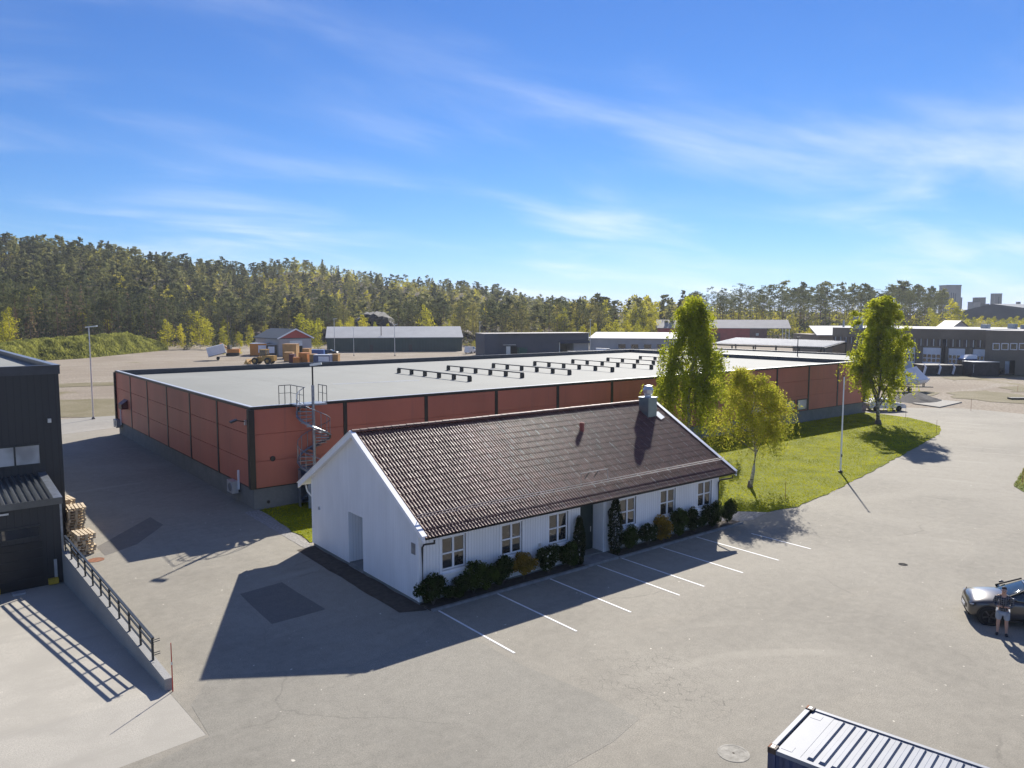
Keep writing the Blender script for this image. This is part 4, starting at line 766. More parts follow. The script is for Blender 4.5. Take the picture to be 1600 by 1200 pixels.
for (x, y, n, rz_, nm) in ((6.0, 46.2, 12, 95, 'the tall back stack beside the black depot'), (6.25, 44.6, 11, 88, 'the tall middle stack beside the black depot'), (6.05, 41.3, 7, 92, 'the low front stack beside the railing')):
    for k in range(n):
        rank = n - 1 - k; lab = ('topmost wooden pallet of ' if rank == 0 else 'bottom wooden pallet of ' if k == 0 else ORD[rank] + ' wooden pallet from the top of ') + nm
        pallet(x + random.uniform(-.05, .05), y + random.uniform(-.05, .05), k * 0.146, R(rz_ + random.uniform(-4, 4)), lab, 'pallets in ' + nm)
t = thing('manhole_cover', 'round rusty manhole cover in the asphalt by the pallets', 'manhole cover', (6.3, 39.6, 0)); MB().lathe([(0.36, 0.001), (0.36, 0.012), (0.31, 0.012), (0.31, 0.008), (0.001, 0.008)], 24, Matrix.Translation((6.3, 39.6, 0))).build('cover', 'rust', t)

for lab, px_, py_, mt_, rr in (('small dark drain grate in the open asphalt right of the parking bays', 1411, 882, 'skip_matt', 0.2), ('pale concrete manhole cover in the asphalt left of the container', 1146, 1177, 'cover_pale', 0.42)):
    if mt_ not in MATS: plain(mt_, (0.03, 0.03, 0.03) if mt_ == 'skip_matt' else (0.36, 0.34, 0.29), 0.95, var=0.3, scale=5, spec=0.1)
    q = G(px_, py_); t = thing('drain_grate' if rr < 0.3 else 'manhole_cover', lab, 'drain' if rr < 0.3 else 'manhole cover', (q.x, q.y, 0)); M_ = Matrix.Translation((q.x, q.y, 0)); MB().lathe([(rr, 0.001), (rr, 0.009), (rr * 0.86, 0.009), (rr * 0.86, 0.006), (0.001, 0.006)], 20, M_).build('frame', mt_, t); MB().box((-0.03, -0.03, 0.006), (0.03, 0.03, 0.008), M_).build('lifting_eye', 'soil', t)
# ------------------------------------------------------------------ shipping container, bottom right
ZC = 2.59; ca = G(1263, 1102, ZC); cbn = G(1211, 1171, ZC); cc = G(1562, 1203, ZC); ld = (cc - ca); ld.z = 0; ld.normalize(); sdv = Vector((-ld.y, ld.x, 0))
if sdv.dot(cbn - ca) < 0: sdv = -sdv
CWID = abs((cbn - ca).dot(sdv)); CLEN = 6.06; ca = Vector((ca.x, ca.y, 0))
MC = Matrix(((ld.x, sdv.x, 0, ca.x), (ld.y, sdv.y, 0, ca.y), (0, 0, 1, 0), (0, 0, 0, 1)))
plain('container_blue', (0.025, 0.045, 0.12), 0.45, var=0.3, scale=2, streak=(1, 1, 0.3)); plain('container_roof', (0.185, 0.205, 0.245), 0.6, 0.0, var=0.12, scale=1.2); plain('casting', (0.05, 0.035, 0.028), 0.7, var=0.4, scale=8)
ct = thing('shipping_container', 'dark blue shipping container with pale ribbed roof in the foreground', 'container', tuple(ca))
def cbx(name, a, b_, mat, par=ct): 
    m_ = MB().box(a, b_, MC); m_.f = [f[::-1] for f in m_.f] if MC.determinant() < 0 else m_.f; return m_.build(name, mat, par)
def corrug(name, axis, at, L, z0, z1):
    b = MB(); pr = []; s = 0.15
    while s < L - 0.4:
        pr += [(s, 0), (s + 0.07, 0.035), (s + 0.14, 0.035), (s + 0.21, 0)]; s += 0.28
    vs = []
    for z in (z0, z1): vs += [((u, at - o if at > 0.5 else at + o, z) if axis == 'x' else (at - o if at > 0.5 else at + o, u, z)) for u, o in pr]
    n = len(pr); b.add(vs, [(i, i + 1, n + i + 1, n + i) for i in range(n - 1)], MC); b.build(name, 'container_blue', ct)
corrug('side_wall', 'x', 0.03, CLEN, 0.16, ZC - 0.1); corrug('side_wall', 'x', CWID - 0.03, CLEN, 0.16, ZC - 0.1); corrug('end_wall', 'y', 0.03, CWID, 0.16, ZC - 0.1); corrug('end_wall', 'y', CLEN - 0.03, CWID, 0.16, ZC - 0.1)
cbx('floor_frame', (0.02, 0.02, 0.05), (CLEN - 0.02, CWID - 0.02, 0.16), 'container_blue')
for xx in (0, CLEN - 0.16):
    for yy in (0, CWID - 0.16): 
        cbx('corner_post', (xx, yy, 0.12), (xx + 0.16, yy + 0.16, ZC - 0.12), 'container_blue')
        for z in (0, ZC - 0.118): 
            cs = cbx('corner_casting', (xx - 0.006, yy - 0.006, z), (xx + 0.17, yy + 0.168, z + 0.125), 'casting')
            if z: cbx('lock_hole', (xx + 0.045, yy + 0.03, z + 0.125), (xx + 0.115, yy + 0.13, z + 0.127), 'black_metal', cs); cbx('casting_rim', (xx + 0.0, yy + 0.0, z + 0.1255), (xx + 0.03, yy + 0.16, z + 0.128), 'rust', cs)
for a, c in (((0.164, 0, ZC - 0.11), (CLEN - 0.164, 0.09, ZC - 0.02)), ((0.164, CWID - 0.09, ZC - 0.11), (CLEN - 0.164, CWID, ZC - 0.02)), ((0, 0.165, ZC - 0.12), (0.10, CWID - 0.165, ZC - 0.012)), ((CLEN - 0.1, 0.165, ZC - 0.12), (CLEN, CWID - 0.165, ZC - 0.012))): cbx('top_rail', a, c, 'container_roof' if c[0] - a[0] > 1 or True else 'container_blue')
roofp = cbx('roof_panel', (0.15, 0.092, ZC - 0.09), (CLEN - 0.15, CWID - 0.092, ZC - 0.05), 'container_roof')
cbx('header_gap', (0.102, 0.17, ZC - 0.10), (0.148, CWID - 0.17, ZC - 0.088), 'black_metal'); cbx('end_plate', (0.152, 0.12, ZC - 0.05), (0.62, CWID - 0.12, ZC - 0.045), 'container_roof'); cbx('gusset_plate', (0.2, 0.2, ZC - 0.045), (0.42, 0.42, ZC - 0.04), 'container_roof'); cbx('gusset_plate', (0.2, CWID - 0.42, ZC - 0.045), (0.42, CWID - 0.2, ZC - 0.04), 'container_roof')
xs_ = 0.74
while xs_ < CLEN - 0.7:
    w_ = 0.14; ya, yb = 0.16, CWID - 0.16; zt = ZC - 0.05
    b = MB(); b.add([(xs_, ya, zt), (xs_ + w_, ya, zt), (xs_ + w_, yb, zt), (xs_, yb, zt), (xs_ + 0.03, ya + 0.05, zt + 0.045), (xs_ + w_ - 0.03, ya + 0.05, zt + 0.045), (xs_ + w_ - 0.03, yb - 0.05, zt + 0.045), (xs_ + 0.03, yb - 0.05, zt + 0.045)], [(4, 5, 6, 7), (0, 1, 5, 4), (1, 2, 6, 5), (2, 3, 7, 6), (3, 0, 4, 7)], MC); b.build('roof_rib', 'container_roof', roofp); xs_ += 0.232

# ------------------------------------------------------------------ car and person, right
plain('car_paint', (0.085, 0.078, 0.073), 0.28, 0.55, var=0.05, coat=1.0); plain('tyre', (0.015, 0.015, 0.015), 0.8); plain('alloy', (0.12, 0.12, 0.125), 0.3, 0.8); plain('head_lamp', (0.55, 0.58, 0.62), 0.1, 0.2); plain('chrome', (0.7, 0.7, 0.7), 0.12, 1.0)
def subsurf(o, lv=2):
    md = o.modifiers.new('sub', 'SUBSURF'); md.levels = lv; md.render_levels = lv; o.data.polygons.foreach_set('use_smooth', [True] * len(o.data.polygons)); return o
def make_car(loc, rz, label):
    t = thing('car', label, 'car', loc, rz)
    # x, half width, sill z, bumper-line z, shoulder z, centre-top z
    S = [(2.14, 0.56, 0.36, 0.50, 0.62, 0.64), (2.10, 0.78, 0.26, 0.50, 0.70, 0.74), (1.99, 0.89, 0.22, 0.52, 0.78, 0.86), (1.80, 0.93, 0.22, 0.55, 0.86, 0.97), (1.35, 0.945, 0.24, 0.58, 0.93, 1.05), (0.85, 0.945, 0.24, 0.58, 0.97, 1.09), (0.2, 0.94, 0.24, 0.58, 1.0, 1.06), (-0.8, 0.94, 0.24, 0.58, 1.02, 1.06), (-1.5, 0.945, 0.25, 0.60, 1.04, 1.08), (-2.0, 0.92, 0.28, 0.62, 1.03, 1.08), (-2.28, 0.82, 0.36, 0.62, 0.98, 1.04), (-2.36, 0.70, 0.46, 0.62, 0.86, 0.92)]
    b = MB(); n = 11
    for x, w_, zs, zb, zh, zt in S:
        hf = [(w_ * 0.90, zs), (w_, zs + 0.10), (w_, zb), (w_ * 0.985, zh - 0.10), (w_ * 0.93, zh), (w_ * 0.5, (zh + zt * 2) / 3)]
        ring = [(x, y, z) for y, z in hf] + [(x, 0, zt)] + [(x, -y, z) for y, z in reversed(hf)]
        b.v += ring
    n = 13
    for i in range(len(S) - 1):
        for j in range(n - 1): b.f.append((i * n + j, i * n + j + 1, (i + 1) * n + j + 1, (i + 1) * n + j))
        b.f.append((i * n + n - 1, i * n, (i + 1) * n, (i + 1) * n + n - 1))
    b.f += [tuple(range(n - 1, -1, -1)), tuple((len(S) - 1) * n + j for j in range(n))]; b.mi = [0] * len(b.f)
    subsurf(b.build('body', 'car_paint', t, False))
    # cabin: glass box with painted roof
    C = [(0.98, 0.70, 0.80, 1.03, 1.05), (0.15, 0.60, 0.86, 1.46, 1.04), (-0.3, 0.60, 0.86, 1.50, 1.04), (-1.2, 0.58, 0.85, 1.46, 1.05), (-1.95, 0.5, 0.80, 1.12, 1.06)]
    b = MB()
    for x, wt, wb, zt, zb in C: b.v += [(x, wb, zb - 0.05), (x, wb, zb), (x, wt, zt - 0.03), (x, wt * 0.7, zt), (x, -wt * 0.7, zt), (x, -wt, zt - 0.03), (x, -wb, zb), (x, -wb, zb - 0.05)]
    for i in range(4):
        for j in range(7): b.f.append((i * 8 + j, i * 8 + j + 1, (i + 1) * 8 + j + 1, (i + 1) * 8 + j)); b.mi.append(0)
    cb_ = b.build('cabin_glass', 'car_glass', t, False); cb_.data.polygons.foreach_set('use_smooth', [True] * len(cb_.data.polygons))
    b = MB(); b.v = []
    for x, wt, wb, zt, zb in ((0.22, 0.6, 0, 1.445, 0), (-0.3, 0.61, 0, 1.515, 0), (-1.25, 0.59, 0, 1.475, 0), (-1.6, 0.54, 0, 1.33, 0)): b.v += [(x, wt + 0.01, zt - 0.04), (x, wt * 0.7, zt + 0.012), (x, -wt * 0.7, zt + 0.012), (x, -wt - 0.01, zt - 0.04)]
    for i in range(3):
        for j in range(3): b.f.append((i * 4 + j, i * 4 + j + 1, (i + 1) * 4 + j + 1, (i + 1) * 4 + j)); b.mi.append(0)
    subsurf(b.build('roof', 'car_paint', t, False), 1)
    for s in (1, -1):
        MB().bar((0.98, s * 0.79, 1.04), (0.16, s * 0.63, 1.46), 0.06, 0.05).build('pillar', 'tyre', t, False); MB().bar((-0.45, s * 0.865, 1.02), (-0.42, s * 0.625, 1.48), 0.09, 0.03).build('pillar', 'black_metal', t, False)
        hl = MB(); hl.add([(2.03, s * 0.62, 0.70), (1.86, s * 0.90, 0.80), (1.84, s * 0.915, 0.70), (1.98, s * 0.82, 0.60), (2.05, s * 0.64, 0.62)], [(0, 1, 2, 3, 4) if s < 0 else (4, 3, 2, 1, 0)]); hl.v = [(x + 0.05, y * 1.02, z) for x, y, z in hl.v]; hl = hl.build('headlight', 'black_metal', t, False)
        MB().bar((2.06, s * 0.70, 0.66), (1.98, s * 0.885, 0.73), 0.05, 0.035).build('light_strip', 'head_lamp', hl, False)
        mr = MB().box((0.62, s * 0.96 - 0.02, 1.04), (0.84, s * 1.12 + 0.02, 1.18)).build('mirror', 'car_paint', t, False); subsurf(mr, 2)
        for zz in (0.42,): MB().box((-1.0, s * 0.93, 0.25), (0.95, s * 0.955, 0.31)).build('sill', 'black_metal', t, False)
        for xx in (0.15, -0.85): MB().box((xx - 0.1, s * 0.952, 0.86), (xx + 0.1, s * 0.968, 0.89)).build('door_handle', 'chrome', t, False)
        MB().box((0.86, s * 0.9475, 0.34), (0.868, s * 0.951, 0.96)).build('door_seam', 'black_metal', t, False)
        for xx in (1.46, -1.42):
            M_ = Matrix.Translation((xx, s * 0.955, 0.36)) @ Matrix.Rotation(R(-90 * s), 4, 'X')
            MB().lathe([(0.405, -0.01), (0.405, 0.004), (0.33, 0.004), (0.33, -0.01)], 28, M_).build('wheel_arch', 'black_metal', t, False)
            wl = MB().lathe([(0.24, -0.2), (0.345, -0.19), (0.36, -0.14), (0.36, 0.0), (0.345, 0.045), (0.25, 0.05), (0.24, 0.02)], 28, M_).build('wheel', 'tyre', t, False); wl.data.polygons.foreach_set('use_smooth', [True] * len(wl.data.polygons))
            MB().lathe([(0.245, 0.0), (0.245, 0.045), (0.225, 0.05), (0.22, 0.01), (0.001, 0.01)], 24, M_).build('rim', 'black_metal', wl, False)
            for k in range(5):
                a = 2 * math.pi * k / 5 + 0.3; q = [M_ @ Vector((r_ * math.cos(a), r_ * math.sin(a), 0.035)) for r_ in (0.03, 0.235)]; MB().bar(q[0], q[1], 0.05, 0.05).build('spoke', 'alloy', wl, False)
    gr = MB().add([(2.155, 0.45, 0.40), (2.155, -0.45, 0.40), (2.145, -0.47, 0.58), (2.145, 0.47, 0.58), (2.25, 0.6, 0.36), (2.25, -0.6, 0.36)], [(0, 3, 2, 1)]).build('grille', 'black_metal', t, False)
    MB().box((2.157, -0.26, 0.42), (2.163, 0.26, 0.53)).build('number_plate', 'white_paint', t, False); MB().box((2.0, -0.7, 0.24), (2.12, 0.7, 0.28)).build('front_lip', 'black_metal', t, False)
    return t
hd = Vector((math.cos(R(120)), math.sin(R(120)), 0)); lf = Vector((-hd.y, hd.x, 0)); wc = G(1543, 977); cloc = wc - hd * 1.50 - lf * 0.95; cloc.z = 0
make_car(tuple(cloc), math.atan2(hd.y, hd.x), 'dark grey car parked at the right edge with a person beside it')

def skinned(name, pts, edges, mat, parent, sub=2, root=0):
    me = bpy.data.meshes.new(name); me.from_pydata([p[:3] for p in pts], edges, []); o = bpy.data.objects.new(name, me); col.objects.link(o)
    md = o.modifiers.new('skin', 'SKIN'); md.use_smooth_shade = True
    for i, v in enumerate(me.skin_vertices[0].data):
        r_ = pts[i][3]; v.radius = r_ if isinstance(r_, tuple) else (r_, r_); v.use_root = (i == root)
    sb = o.modifiers.new('sub', 'SUBSURF'); sb.levels = sub; sb.render_levels = sub
    dg = bpy.context.evaluated_depsgraph_get(); m2 = bpy.data.meshes.new_from_object(o.evaluated_get(dg)); m2.name = name
    bpy.data.objects.remove(o); m2.materials.clear(); m2.materials.append(MATS[mat]); m2.polygons.foreach_set('use_smooth', [True] * len(m2.polygons))
    return addobj(m2, name, parent)
plain('skin', (0.50, 0.30, 0.22), 0.6, var=0.08, scale=8); plain('hair_brown', (0.05, 0.028, 0.018), 0.7, var=0.3, scale=20); plain('shorts_blue', (0.30, 0.34, 0.39), 0.85, var=0.1, scale=6); plain('shoe_dark', (0.02, 0.02, 0.025), 0.7)
m, t_ = nodes_of('plaid_shirt'); N = NT(t_); P = N.pos('obj'); s = N.n('ShaderNodeSeparateXYZ'); N.l(P, s.inputs[0])
def stripe(o, sc_): return N.rng(N.m('ABSOLUTE', N.m('SUBTRACT', N.m('FRACT', N.m('MULTIPLY', o, sc_)), 0.5)), 0.36, 0.44)
N.out(N.mix(N.m('MAXIMUM', stripe(s.outputs[1], 14), stripe(s.outputs[2], 14)), (0.02, 0.021, 0.026), (0.20, 0.20, 0.21)), 0.9)
pl = G(1565, 992); pr = thing('person', 'person in dark plaid shirt and pale shorts looking down at hands beside the car', 'person', (pl.x, pl.y, 0), math.atan2(-pl.y, -pl.x))
# local: +x forward, +y left
bp = []; be = []
def chain(lst, start=None):
    prev = start
    for q in lst:
        bp.append(q); i = len(bp) - 1
        if prev is not None: be.append((prev, i))
        prev = i
    return prev
pel = chain([(0, 0, 0.95, (0.15, 0.12))]); spn = chain([(0.0, 0, 1.12, (0.15, 0.11)), (0.0, 0, 1.30, (0.17, 0.12)), (-0.01, 0, 1.43, (0.13, 0.09))], pel)
nk = chain([(0.02, 0, 1.53, 0.058), (0.07, 0, 1.61, (0.075, 0.085)), (0.11, 0, 1.69, (0.08, 0.095)), (0.115, 0, 1.755, 0.055)], spn)
for s_ in (1, -1):
    chain([(0.0, 0.10 * s_, 0.88, 0.095), (0.02, 0.125 * s_, 0.50, 0.062), (0.0, 0.13 * s_, 0.36, 0.062), (-0.01, 0.135 * s_, 0.10, 0.04), (0.02, 0.14 * s_, 0.045, 0.04), (0.14, 0.155 * s_, 0.035, 0.035)], pel)
    hd_ = chain([(0.0, 0.19 * s_, 1.42, 0.065), (-0.02, 0.255 * s_, 1.17, 0.05), (0.14, 0.20 * s_, 1.10, 0.04), (0.25, 0.09 * s_, 1.13, 0.028), (0.285, 0.065 * s_, 1.14, (0.032, 0.018))], spn)
skinned('body', bp, be, 'skin', pr)
for s_ in (1, -1):                                   # five fingers closing on the phone
    fb = []
    for k, (dy, dz, L) in enumerate(((0.0, 0.035, 0.070), (0.002, 0.015, 0.078), (0.002, -0.004, 0.074), (0.0, -0.022, 0.060))):
        base = (0.30, 0.055 * s_ + dy, 1.135 + dz); skinned('finger', [(*base, 0.0085), (base[0] + 0.03, base[1] - 0.014 * s_, base[2], 0.008), (base[0] + 0.035, base[1] - (L - 0.03) * s_, base[2] + 0.004, 0.007)], [(0, 1), (1, 2)], 'skin', pr, 1)
    skinned('thumb', [(0.27, 0.06 * s_, 1.155, 0.010), (0.29, 0.04 * s_, 1.18, 0.009), (0.30, 0.015 * s_, 1.185, 0.008)], [(0, 1), (1, 2)], 'skin', pr, 1)
sh = [(0, 0, 0.88, (0.185, 0.145)), (0, 0, 1.0, (0.18, 0.14)), (0.0, 0, 1.14, (0.175, 0.135)), (0.0, 0, 1.30, (0.195, 0.14)), (-0.01, 0, 1.43, (0.15, 0.105)), (0.005, 0, 1.49, 0.075)]; se = [(0, 1), (1, 2), (2, 3), (3, 4), (4, 5)]
for s_ in (1, -1):
    k = len(sh); sh += [(0.0, 0.205 * s_, 1.415, 0.085), (-0.02, 0.275 * s_, 1.17, 0.072), (0.12, 0.215 * s_, 1.10, 0.062), (0.18, 0.16 * s_, 1.115, 0.052)]; se += [(4, k), (k, k + 1), (k + 1, k + 2), (k + 2, k + 3)]
skinned('shirt', sh, se, 'plaid_shirt', pr, 2, 2)
so = [(0, 0, 0.93, (0.175, 0.14))]; sq = []
for s_ in (1, -1): k = len(so); so += [(0.0, 0.11 * s_, 0.84, 0.125), (0.015, 0.125 * s_, 0.68, 0.11), (0.02, 0.13 * s_, 0.55, 0.105)]; sq += [(0, k), (k, k + 1), (k + 1, k + 2)]
skinned('shorts', so, sq, 'shorts_blue', pr)
for s_ in (1, -1): skinned('shoe', [(-0.05, 0.137 * s_, 0.05, (0.048, 0.05)), (0.05, 0.145 * s_, 0.048, (0.05, 0.048)), (0.17, 0.16 * s_, 0.035, (0.048, 0.034))], [(0, 1), (1, 2)], 'shoe_dark', pr)
skinned('hair', [(0.035, 0, 1.70, (0.078, 0.075)), (0.075, 0, 1.765, (0.088, 0.075)), (0.135, 0, 1.785, (0.075, 0.045))], [(0, 1), (1, 2)], 'hair_brown', pr)
for s_ in (1, -1):
    MB().lathe([(0.001, -0.011), (0.009, -0.006), (0.011, 0), (0.009, 0.006), (0.001, 0.011)], 8, Matrix.Translation((0.195, 0.032 * s_, 1.69))).build('eye', 'shoe_dark', pr, False); skinned('ear', [(0.10, 0.083 * s_, 1.67, 0.014), (0.095, 0.09 * s_, 1.70, 0.016)], [(0, 1)], 'skin', pr, 1)
skinned('nose', [(0.19, 0, 1.685, 0.011), (0.212, 0, 1.655, 0.014)], [(0, 1)], 'skin', pr, 1); MB().bar((0.186, -0.025, 1.625), (0.186, 0.025, 1.625), 0.012, 0.01).build('mouth', 'rust', pr, False)
q = pr.matrix_world if False else None
ph = thing('phone', 'small dark phone held in the hands of the person by the car', 'phone', (pl.x, pl.y, 0), math.atan2(-pl.y, -pl.x)); MB().box((0.0, -0.04, -0.075), (0.009, 0.04, 0.075), Matrix.Translation((0.315, 0, 1.15)) @ Matrix.Rotation(R(35), 4, 'Y')).build('phone_case', 'black_metal', ph, False); MB().box((-0.002, -0.036, -0.07), (-0.0005, 0.036, 0.07), Matrix.Translation((0.315, 0, 1.15)) @ Matrix.Rotation(R(35), 4, 'Y')).build('screen', 'car_glass', ph, False)

# ------------------------------------------------------------------ flagpole and street lamps
fp = G(1313, 739); t = thing('flagpole', 'white flagpole standing on the front lawn', 'flagpole', (fp.x, fp.y, 0))
MB().tube([(fp.x, fp.y, 0.02), (fp.x, fp.y, 3.5), (fp.x, fp.y, 7.05)], 0.07, 10, 0.035).build('pole', 'white_paint', t); MB().lathe([(0.03, 7.05), (0.07, 7.1), (0.06, 7.17), (0.001, 7.2)], 10, Matrix.Translation((fp.x, fp.y, 0))).build('finial', 'rust', t); MB().lathe([(0.16, 0.02), (0.16, 0.16), (0.08, 0.2)], 12, Matrix.Translation((fp.x, fp.y, 0))).build('base_collar', 'black_metal', t); mbox('cleat', (fp.x - 0.09, fp.y - 0.1, 1.2), (fp.x + 0.02, fp.y - 0.06, 1.4), 'black_metal', t); MB().tube([(fp.x - 0.05, fp.y - 0.09, 1.3), (fp.x - 0.03, fp.y - 0.06, 7.0)], 0.006, 4).build('halyard', 'white_paint', t)
def street_lamp(p, h, label, arm=0.9, mat='steel_light', dirn=None, z0=0.0, r=0.085):
    t = thing('street_lamp', label, 'street lamp', (p.x, p.y, z0)); d = (dirn or _rt).copy(); d.z = 0; d.normalize()
    MB().tube([(p.x, p.y, z0), (p.x, p.y, z0 + h * 0.6), (p.x, p.y, z0 + h)], r, 8, r * 0.6).build('pole', mat, t)
    a = math.atan2(d.y, d.x); MB().box((-0.35, -0.14, -0.06), (arm, 0.14, 0.05), Matrix.Translation((p.x, p.y, z0 + h + 0.05)) @ Matrix.Rotation(a, 4, 'Z') @ Matrix.Rotation(R(-6), 4, 'Y')).build('lamp_head', mat, t)
    MB().lathe([(r * 2.2, 0), (r * 2.2, 0.12), (r, 0.3)], 10, Matrix.Translation((p.x, p.y, z0))).build('base', 'concrete_base', t)
street_lamp(G(146, 655), 10.1, 'tall grey street lamp between the black depot and the warehouse'); street_lamp(G(523, 550), 10.0, 'street lamp before the left end of the green hall', r=0.1); street_lamp(G(553, 556), 7.6, 'thin pole lamp before the green hall, second from its left end', 0.3, r=0.08); street_lamp(G(617, 556), 8.6, 'street lamp with broad head before the middle of the green hall', r=0.1); street_lamp(G(750, 551), 9.1, 'street lamp just left of the dark blue shed', 0.5, r=0.09); street_lamp(G(922, 560), 10.0, 'thin lamp post at the right end of the dark blue shed', 0.4, r=0.08)
def wood_pole(p, h, label): t = thing('utility_pole', label, 'utility pole', (p.x, p.y, p.z)); MB().tube([(p.x, p.y, p.z - 0.3), (p.x, p.y, p.z + h)], 0.16, 7, 0.11).build('pole', 'bark', t); MB().bar((p.x - _rt.x * 0.7, p.y - _rt.y * 0.7, p.z + h - 0.4), (p.x + _rt.x * 0.7, p.y + _rt.y * 0.7, p.z + h - 0.4), 0.12, 0.12).build('crossarm', 'bark', t)
wood_pole(G(596, 549), 8.2, 'dark wooden pole before the middle of the green hall'); q = atd(357, 285); q.z = tz(q.x, q.y); wood_pole(q, 11, 'left of two wooden poles at the forest edge above the yellow bushes'); q = atd(361, 292); q.z = tz(q.x, q.y); wood_pole(q, 11, 'right of two wooden poles at the forest edge above the yellow bushes')

# ------------------------------------------------------------------ buildings beyond
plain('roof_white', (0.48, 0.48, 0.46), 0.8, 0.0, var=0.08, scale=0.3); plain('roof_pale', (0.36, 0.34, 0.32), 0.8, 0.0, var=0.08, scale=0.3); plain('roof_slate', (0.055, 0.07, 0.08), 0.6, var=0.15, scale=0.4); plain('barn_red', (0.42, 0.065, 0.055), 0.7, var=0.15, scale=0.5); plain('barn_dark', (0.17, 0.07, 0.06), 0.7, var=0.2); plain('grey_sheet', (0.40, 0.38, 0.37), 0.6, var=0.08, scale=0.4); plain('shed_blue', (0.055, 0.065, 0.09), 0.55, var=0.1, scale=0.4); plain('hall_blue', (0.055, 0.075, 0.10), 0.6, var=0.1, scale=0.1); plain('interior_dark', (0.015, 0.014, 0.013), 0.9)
boards('green_sheet', (0.030, 0.065, 0.060), (0.89, -0.46), 0.9, 0.4, 0.12); boards('slats_brown', (0.16, 0.125, 0.105), 'Y', 1.1, 0.6, 0.15, 0.8, 0.10, 0.5)
plain('orange_paint', (0.58, 0.20, 0.02), 0.5, var=0.15, scale=0.8); plain('tan_paint', (0.44, 0.24, 0.07), 0.6, var=0.2, scale=0.8); plain('machine_yellow', (0.50, 0.28, 0.05), 0.55, var=0.2, scale=2); plain('maroon', (0.10, 0.02, 0.03), 0.6); plain('tarp_blue', (0.02, 0.09, 0.32), 0.5); plain('tarp_white', (0.80, 0.80, 0.82), 0.5, var=0.05); plain('van_white', (0.72, 0.73, 0.75), 0.3, var=0.05); plain('truck_blue', (0.04, 0.07, 0.17), 0.35, var=0.1); plain('car_black', (0.015, 0.015, 0.018), 0.25); plain('car_red', (0.18, 0.03, 0.03), 0.3); plain('car_white', (0.7, 0.7, 0.7), 0.25); plain('dirt_dark', (0.055, 0.052, 0.05), 0.95, var=0.3, bump=0.5); plain('skip_dark', (0.05, 0.045, 0.045), 0.7, var=0.3)
def frame2(a, b_):                                   # local frame: x along a->b in plan, y away from the camera, z up
    a = Vector((a[0], a[1], 0)); d = Vector((b_[0], b_[1], 0)) - a; L = d.length; d.normalize(); n = Vector((-d.y, d.x, 0))
    return Matrix(((d.x, n.x, 0, a.x), (d.y, n.y, 0, a.y), (0, 0, 1, a.z), (0, 0, 0, 1))), L
def bx(name, a, b_, mat, par, M): return MB().box(a, b_, M).build(name, mat, par)
def gable_roof(name, x0, x1, y0, y1, ze, zr, mat, par, M, axis='x', th=0.18, ov=0.35, trim=None):
    b = MB()
    if axis == 'x':
        ym = (y0 + y1) / 2; sl = (zr - ze) / (ym - y0)
        for ya, yb in ((y0 - ov, ym), (y1 + ov, ym)): 
            za = ze - sl * ov; vs = [(x0 - ov, ya, za), (x1 + ov, ya, za), (x1 + ov, yb, zr), (x0 - ov, yb, zr)]; vs += [(p, q, z + th) for p, q, z in vs]; b.add(vs, [(0, 3, 2, 1), (4, 5, 6, 7), (0, 1, 5, 4), (1, 2, 6, 5), (2, 3, 7, 6), (3, 0, 4, 7)] if ya < yb else [(0, 1, 2, 3), (4, 7, 6, 5), (0, 4, 5, 1), (1, 5, 6, 2), (2, 6, 7, 3), (3, 7, 4, 0)], M)
    else:
        xm = (x0 + x1) / 2; sl = (zr - ze) / (xm - x0)
        for xa, xb in ((x0 - ov, xm), (x1 + ov, xm)):
            za = ze - sl * ov; vs = [(xa, y0 - ov, za), (xb, y0 - ov, zr), (xb, y1 + ov, zr), (xa, y1 + ov, za)]; vs += [(p, q, z + th) for p, q, z in vs]; b.add(vs, [(0, 3, 2, 1), (4, 5, 6, 7), (0, 1, 5, 4), (1, 2, 6, 5), (2, 3, 7, 6), (3, 0, 4, 7)] if xa < xb else [(0, 1, 2, 3), (4, 7, 6, 5), (0, 4, 5, 1), (1, 5, 6, 2), (2, 6, 7, 3), (3, 7, 4, 0)], M)
    return b.build(name, mat, par)
def gable_tri(name, pts, th, mat, par, M):           # triangle wall (x, z) at local y
    (x0, z0), (x1, z1), (x2, z2), y = pts; MB().add([(x0, y, z0), (x1, y, z1), (x2, y, z2), (x0, y + th, z0), (x1, y + th, z1), (x2, y + th, z2)], [(0, 1, 2), (5, 4, 3), (0, 3, 4, 1), (1, 4, 5, 2), (2, 5, 3, 0)], M).build(name, mat, par)
# green hall with white roof
M, L = frame2(G(511, 550), G(722, 548.2)); t = thing('green_hall', 'long dark green sheet metal hall with white gable roof', 'hall', tuple(M.translation))
npn = 12
for k in range(npn): bx('wall_panel', (L * k / npn + 0.02, 0, 0), (L * (k + 1) / npn - 0.02, 0.12, 4.25), 'green_sheet', t, M)
bx('wall_core', (0.05, 0.06, 0), (L - 0.05, 15, 4.2), 'green_sheet', t, M); gable_roof('roof', 0, L, 0, 15, 4.3, 7.4, 'roof_white', t, M)
for xx in (0.0, L - 0.12): MB().add([(xx, 0, 4.2), (xx, 15, 4.2), (xx, 7.5, 7.3), (xx + 0.12, 0, 4.2), (xx + 0.12, 15, 4.2), (xx + 0.12, 7.5, 7.3)], [(0, 2, 1), (3, 4, 5), (0, 1, 4, 3)], M).build('gable_wall', 'green_sheet', t)
for xx in (L * 0.31, L * 0.6): bx('hall_door', (xx, -0.06, 0), (xx + 1.0, -0.01, 2.1), 'dark_steel', t, M)
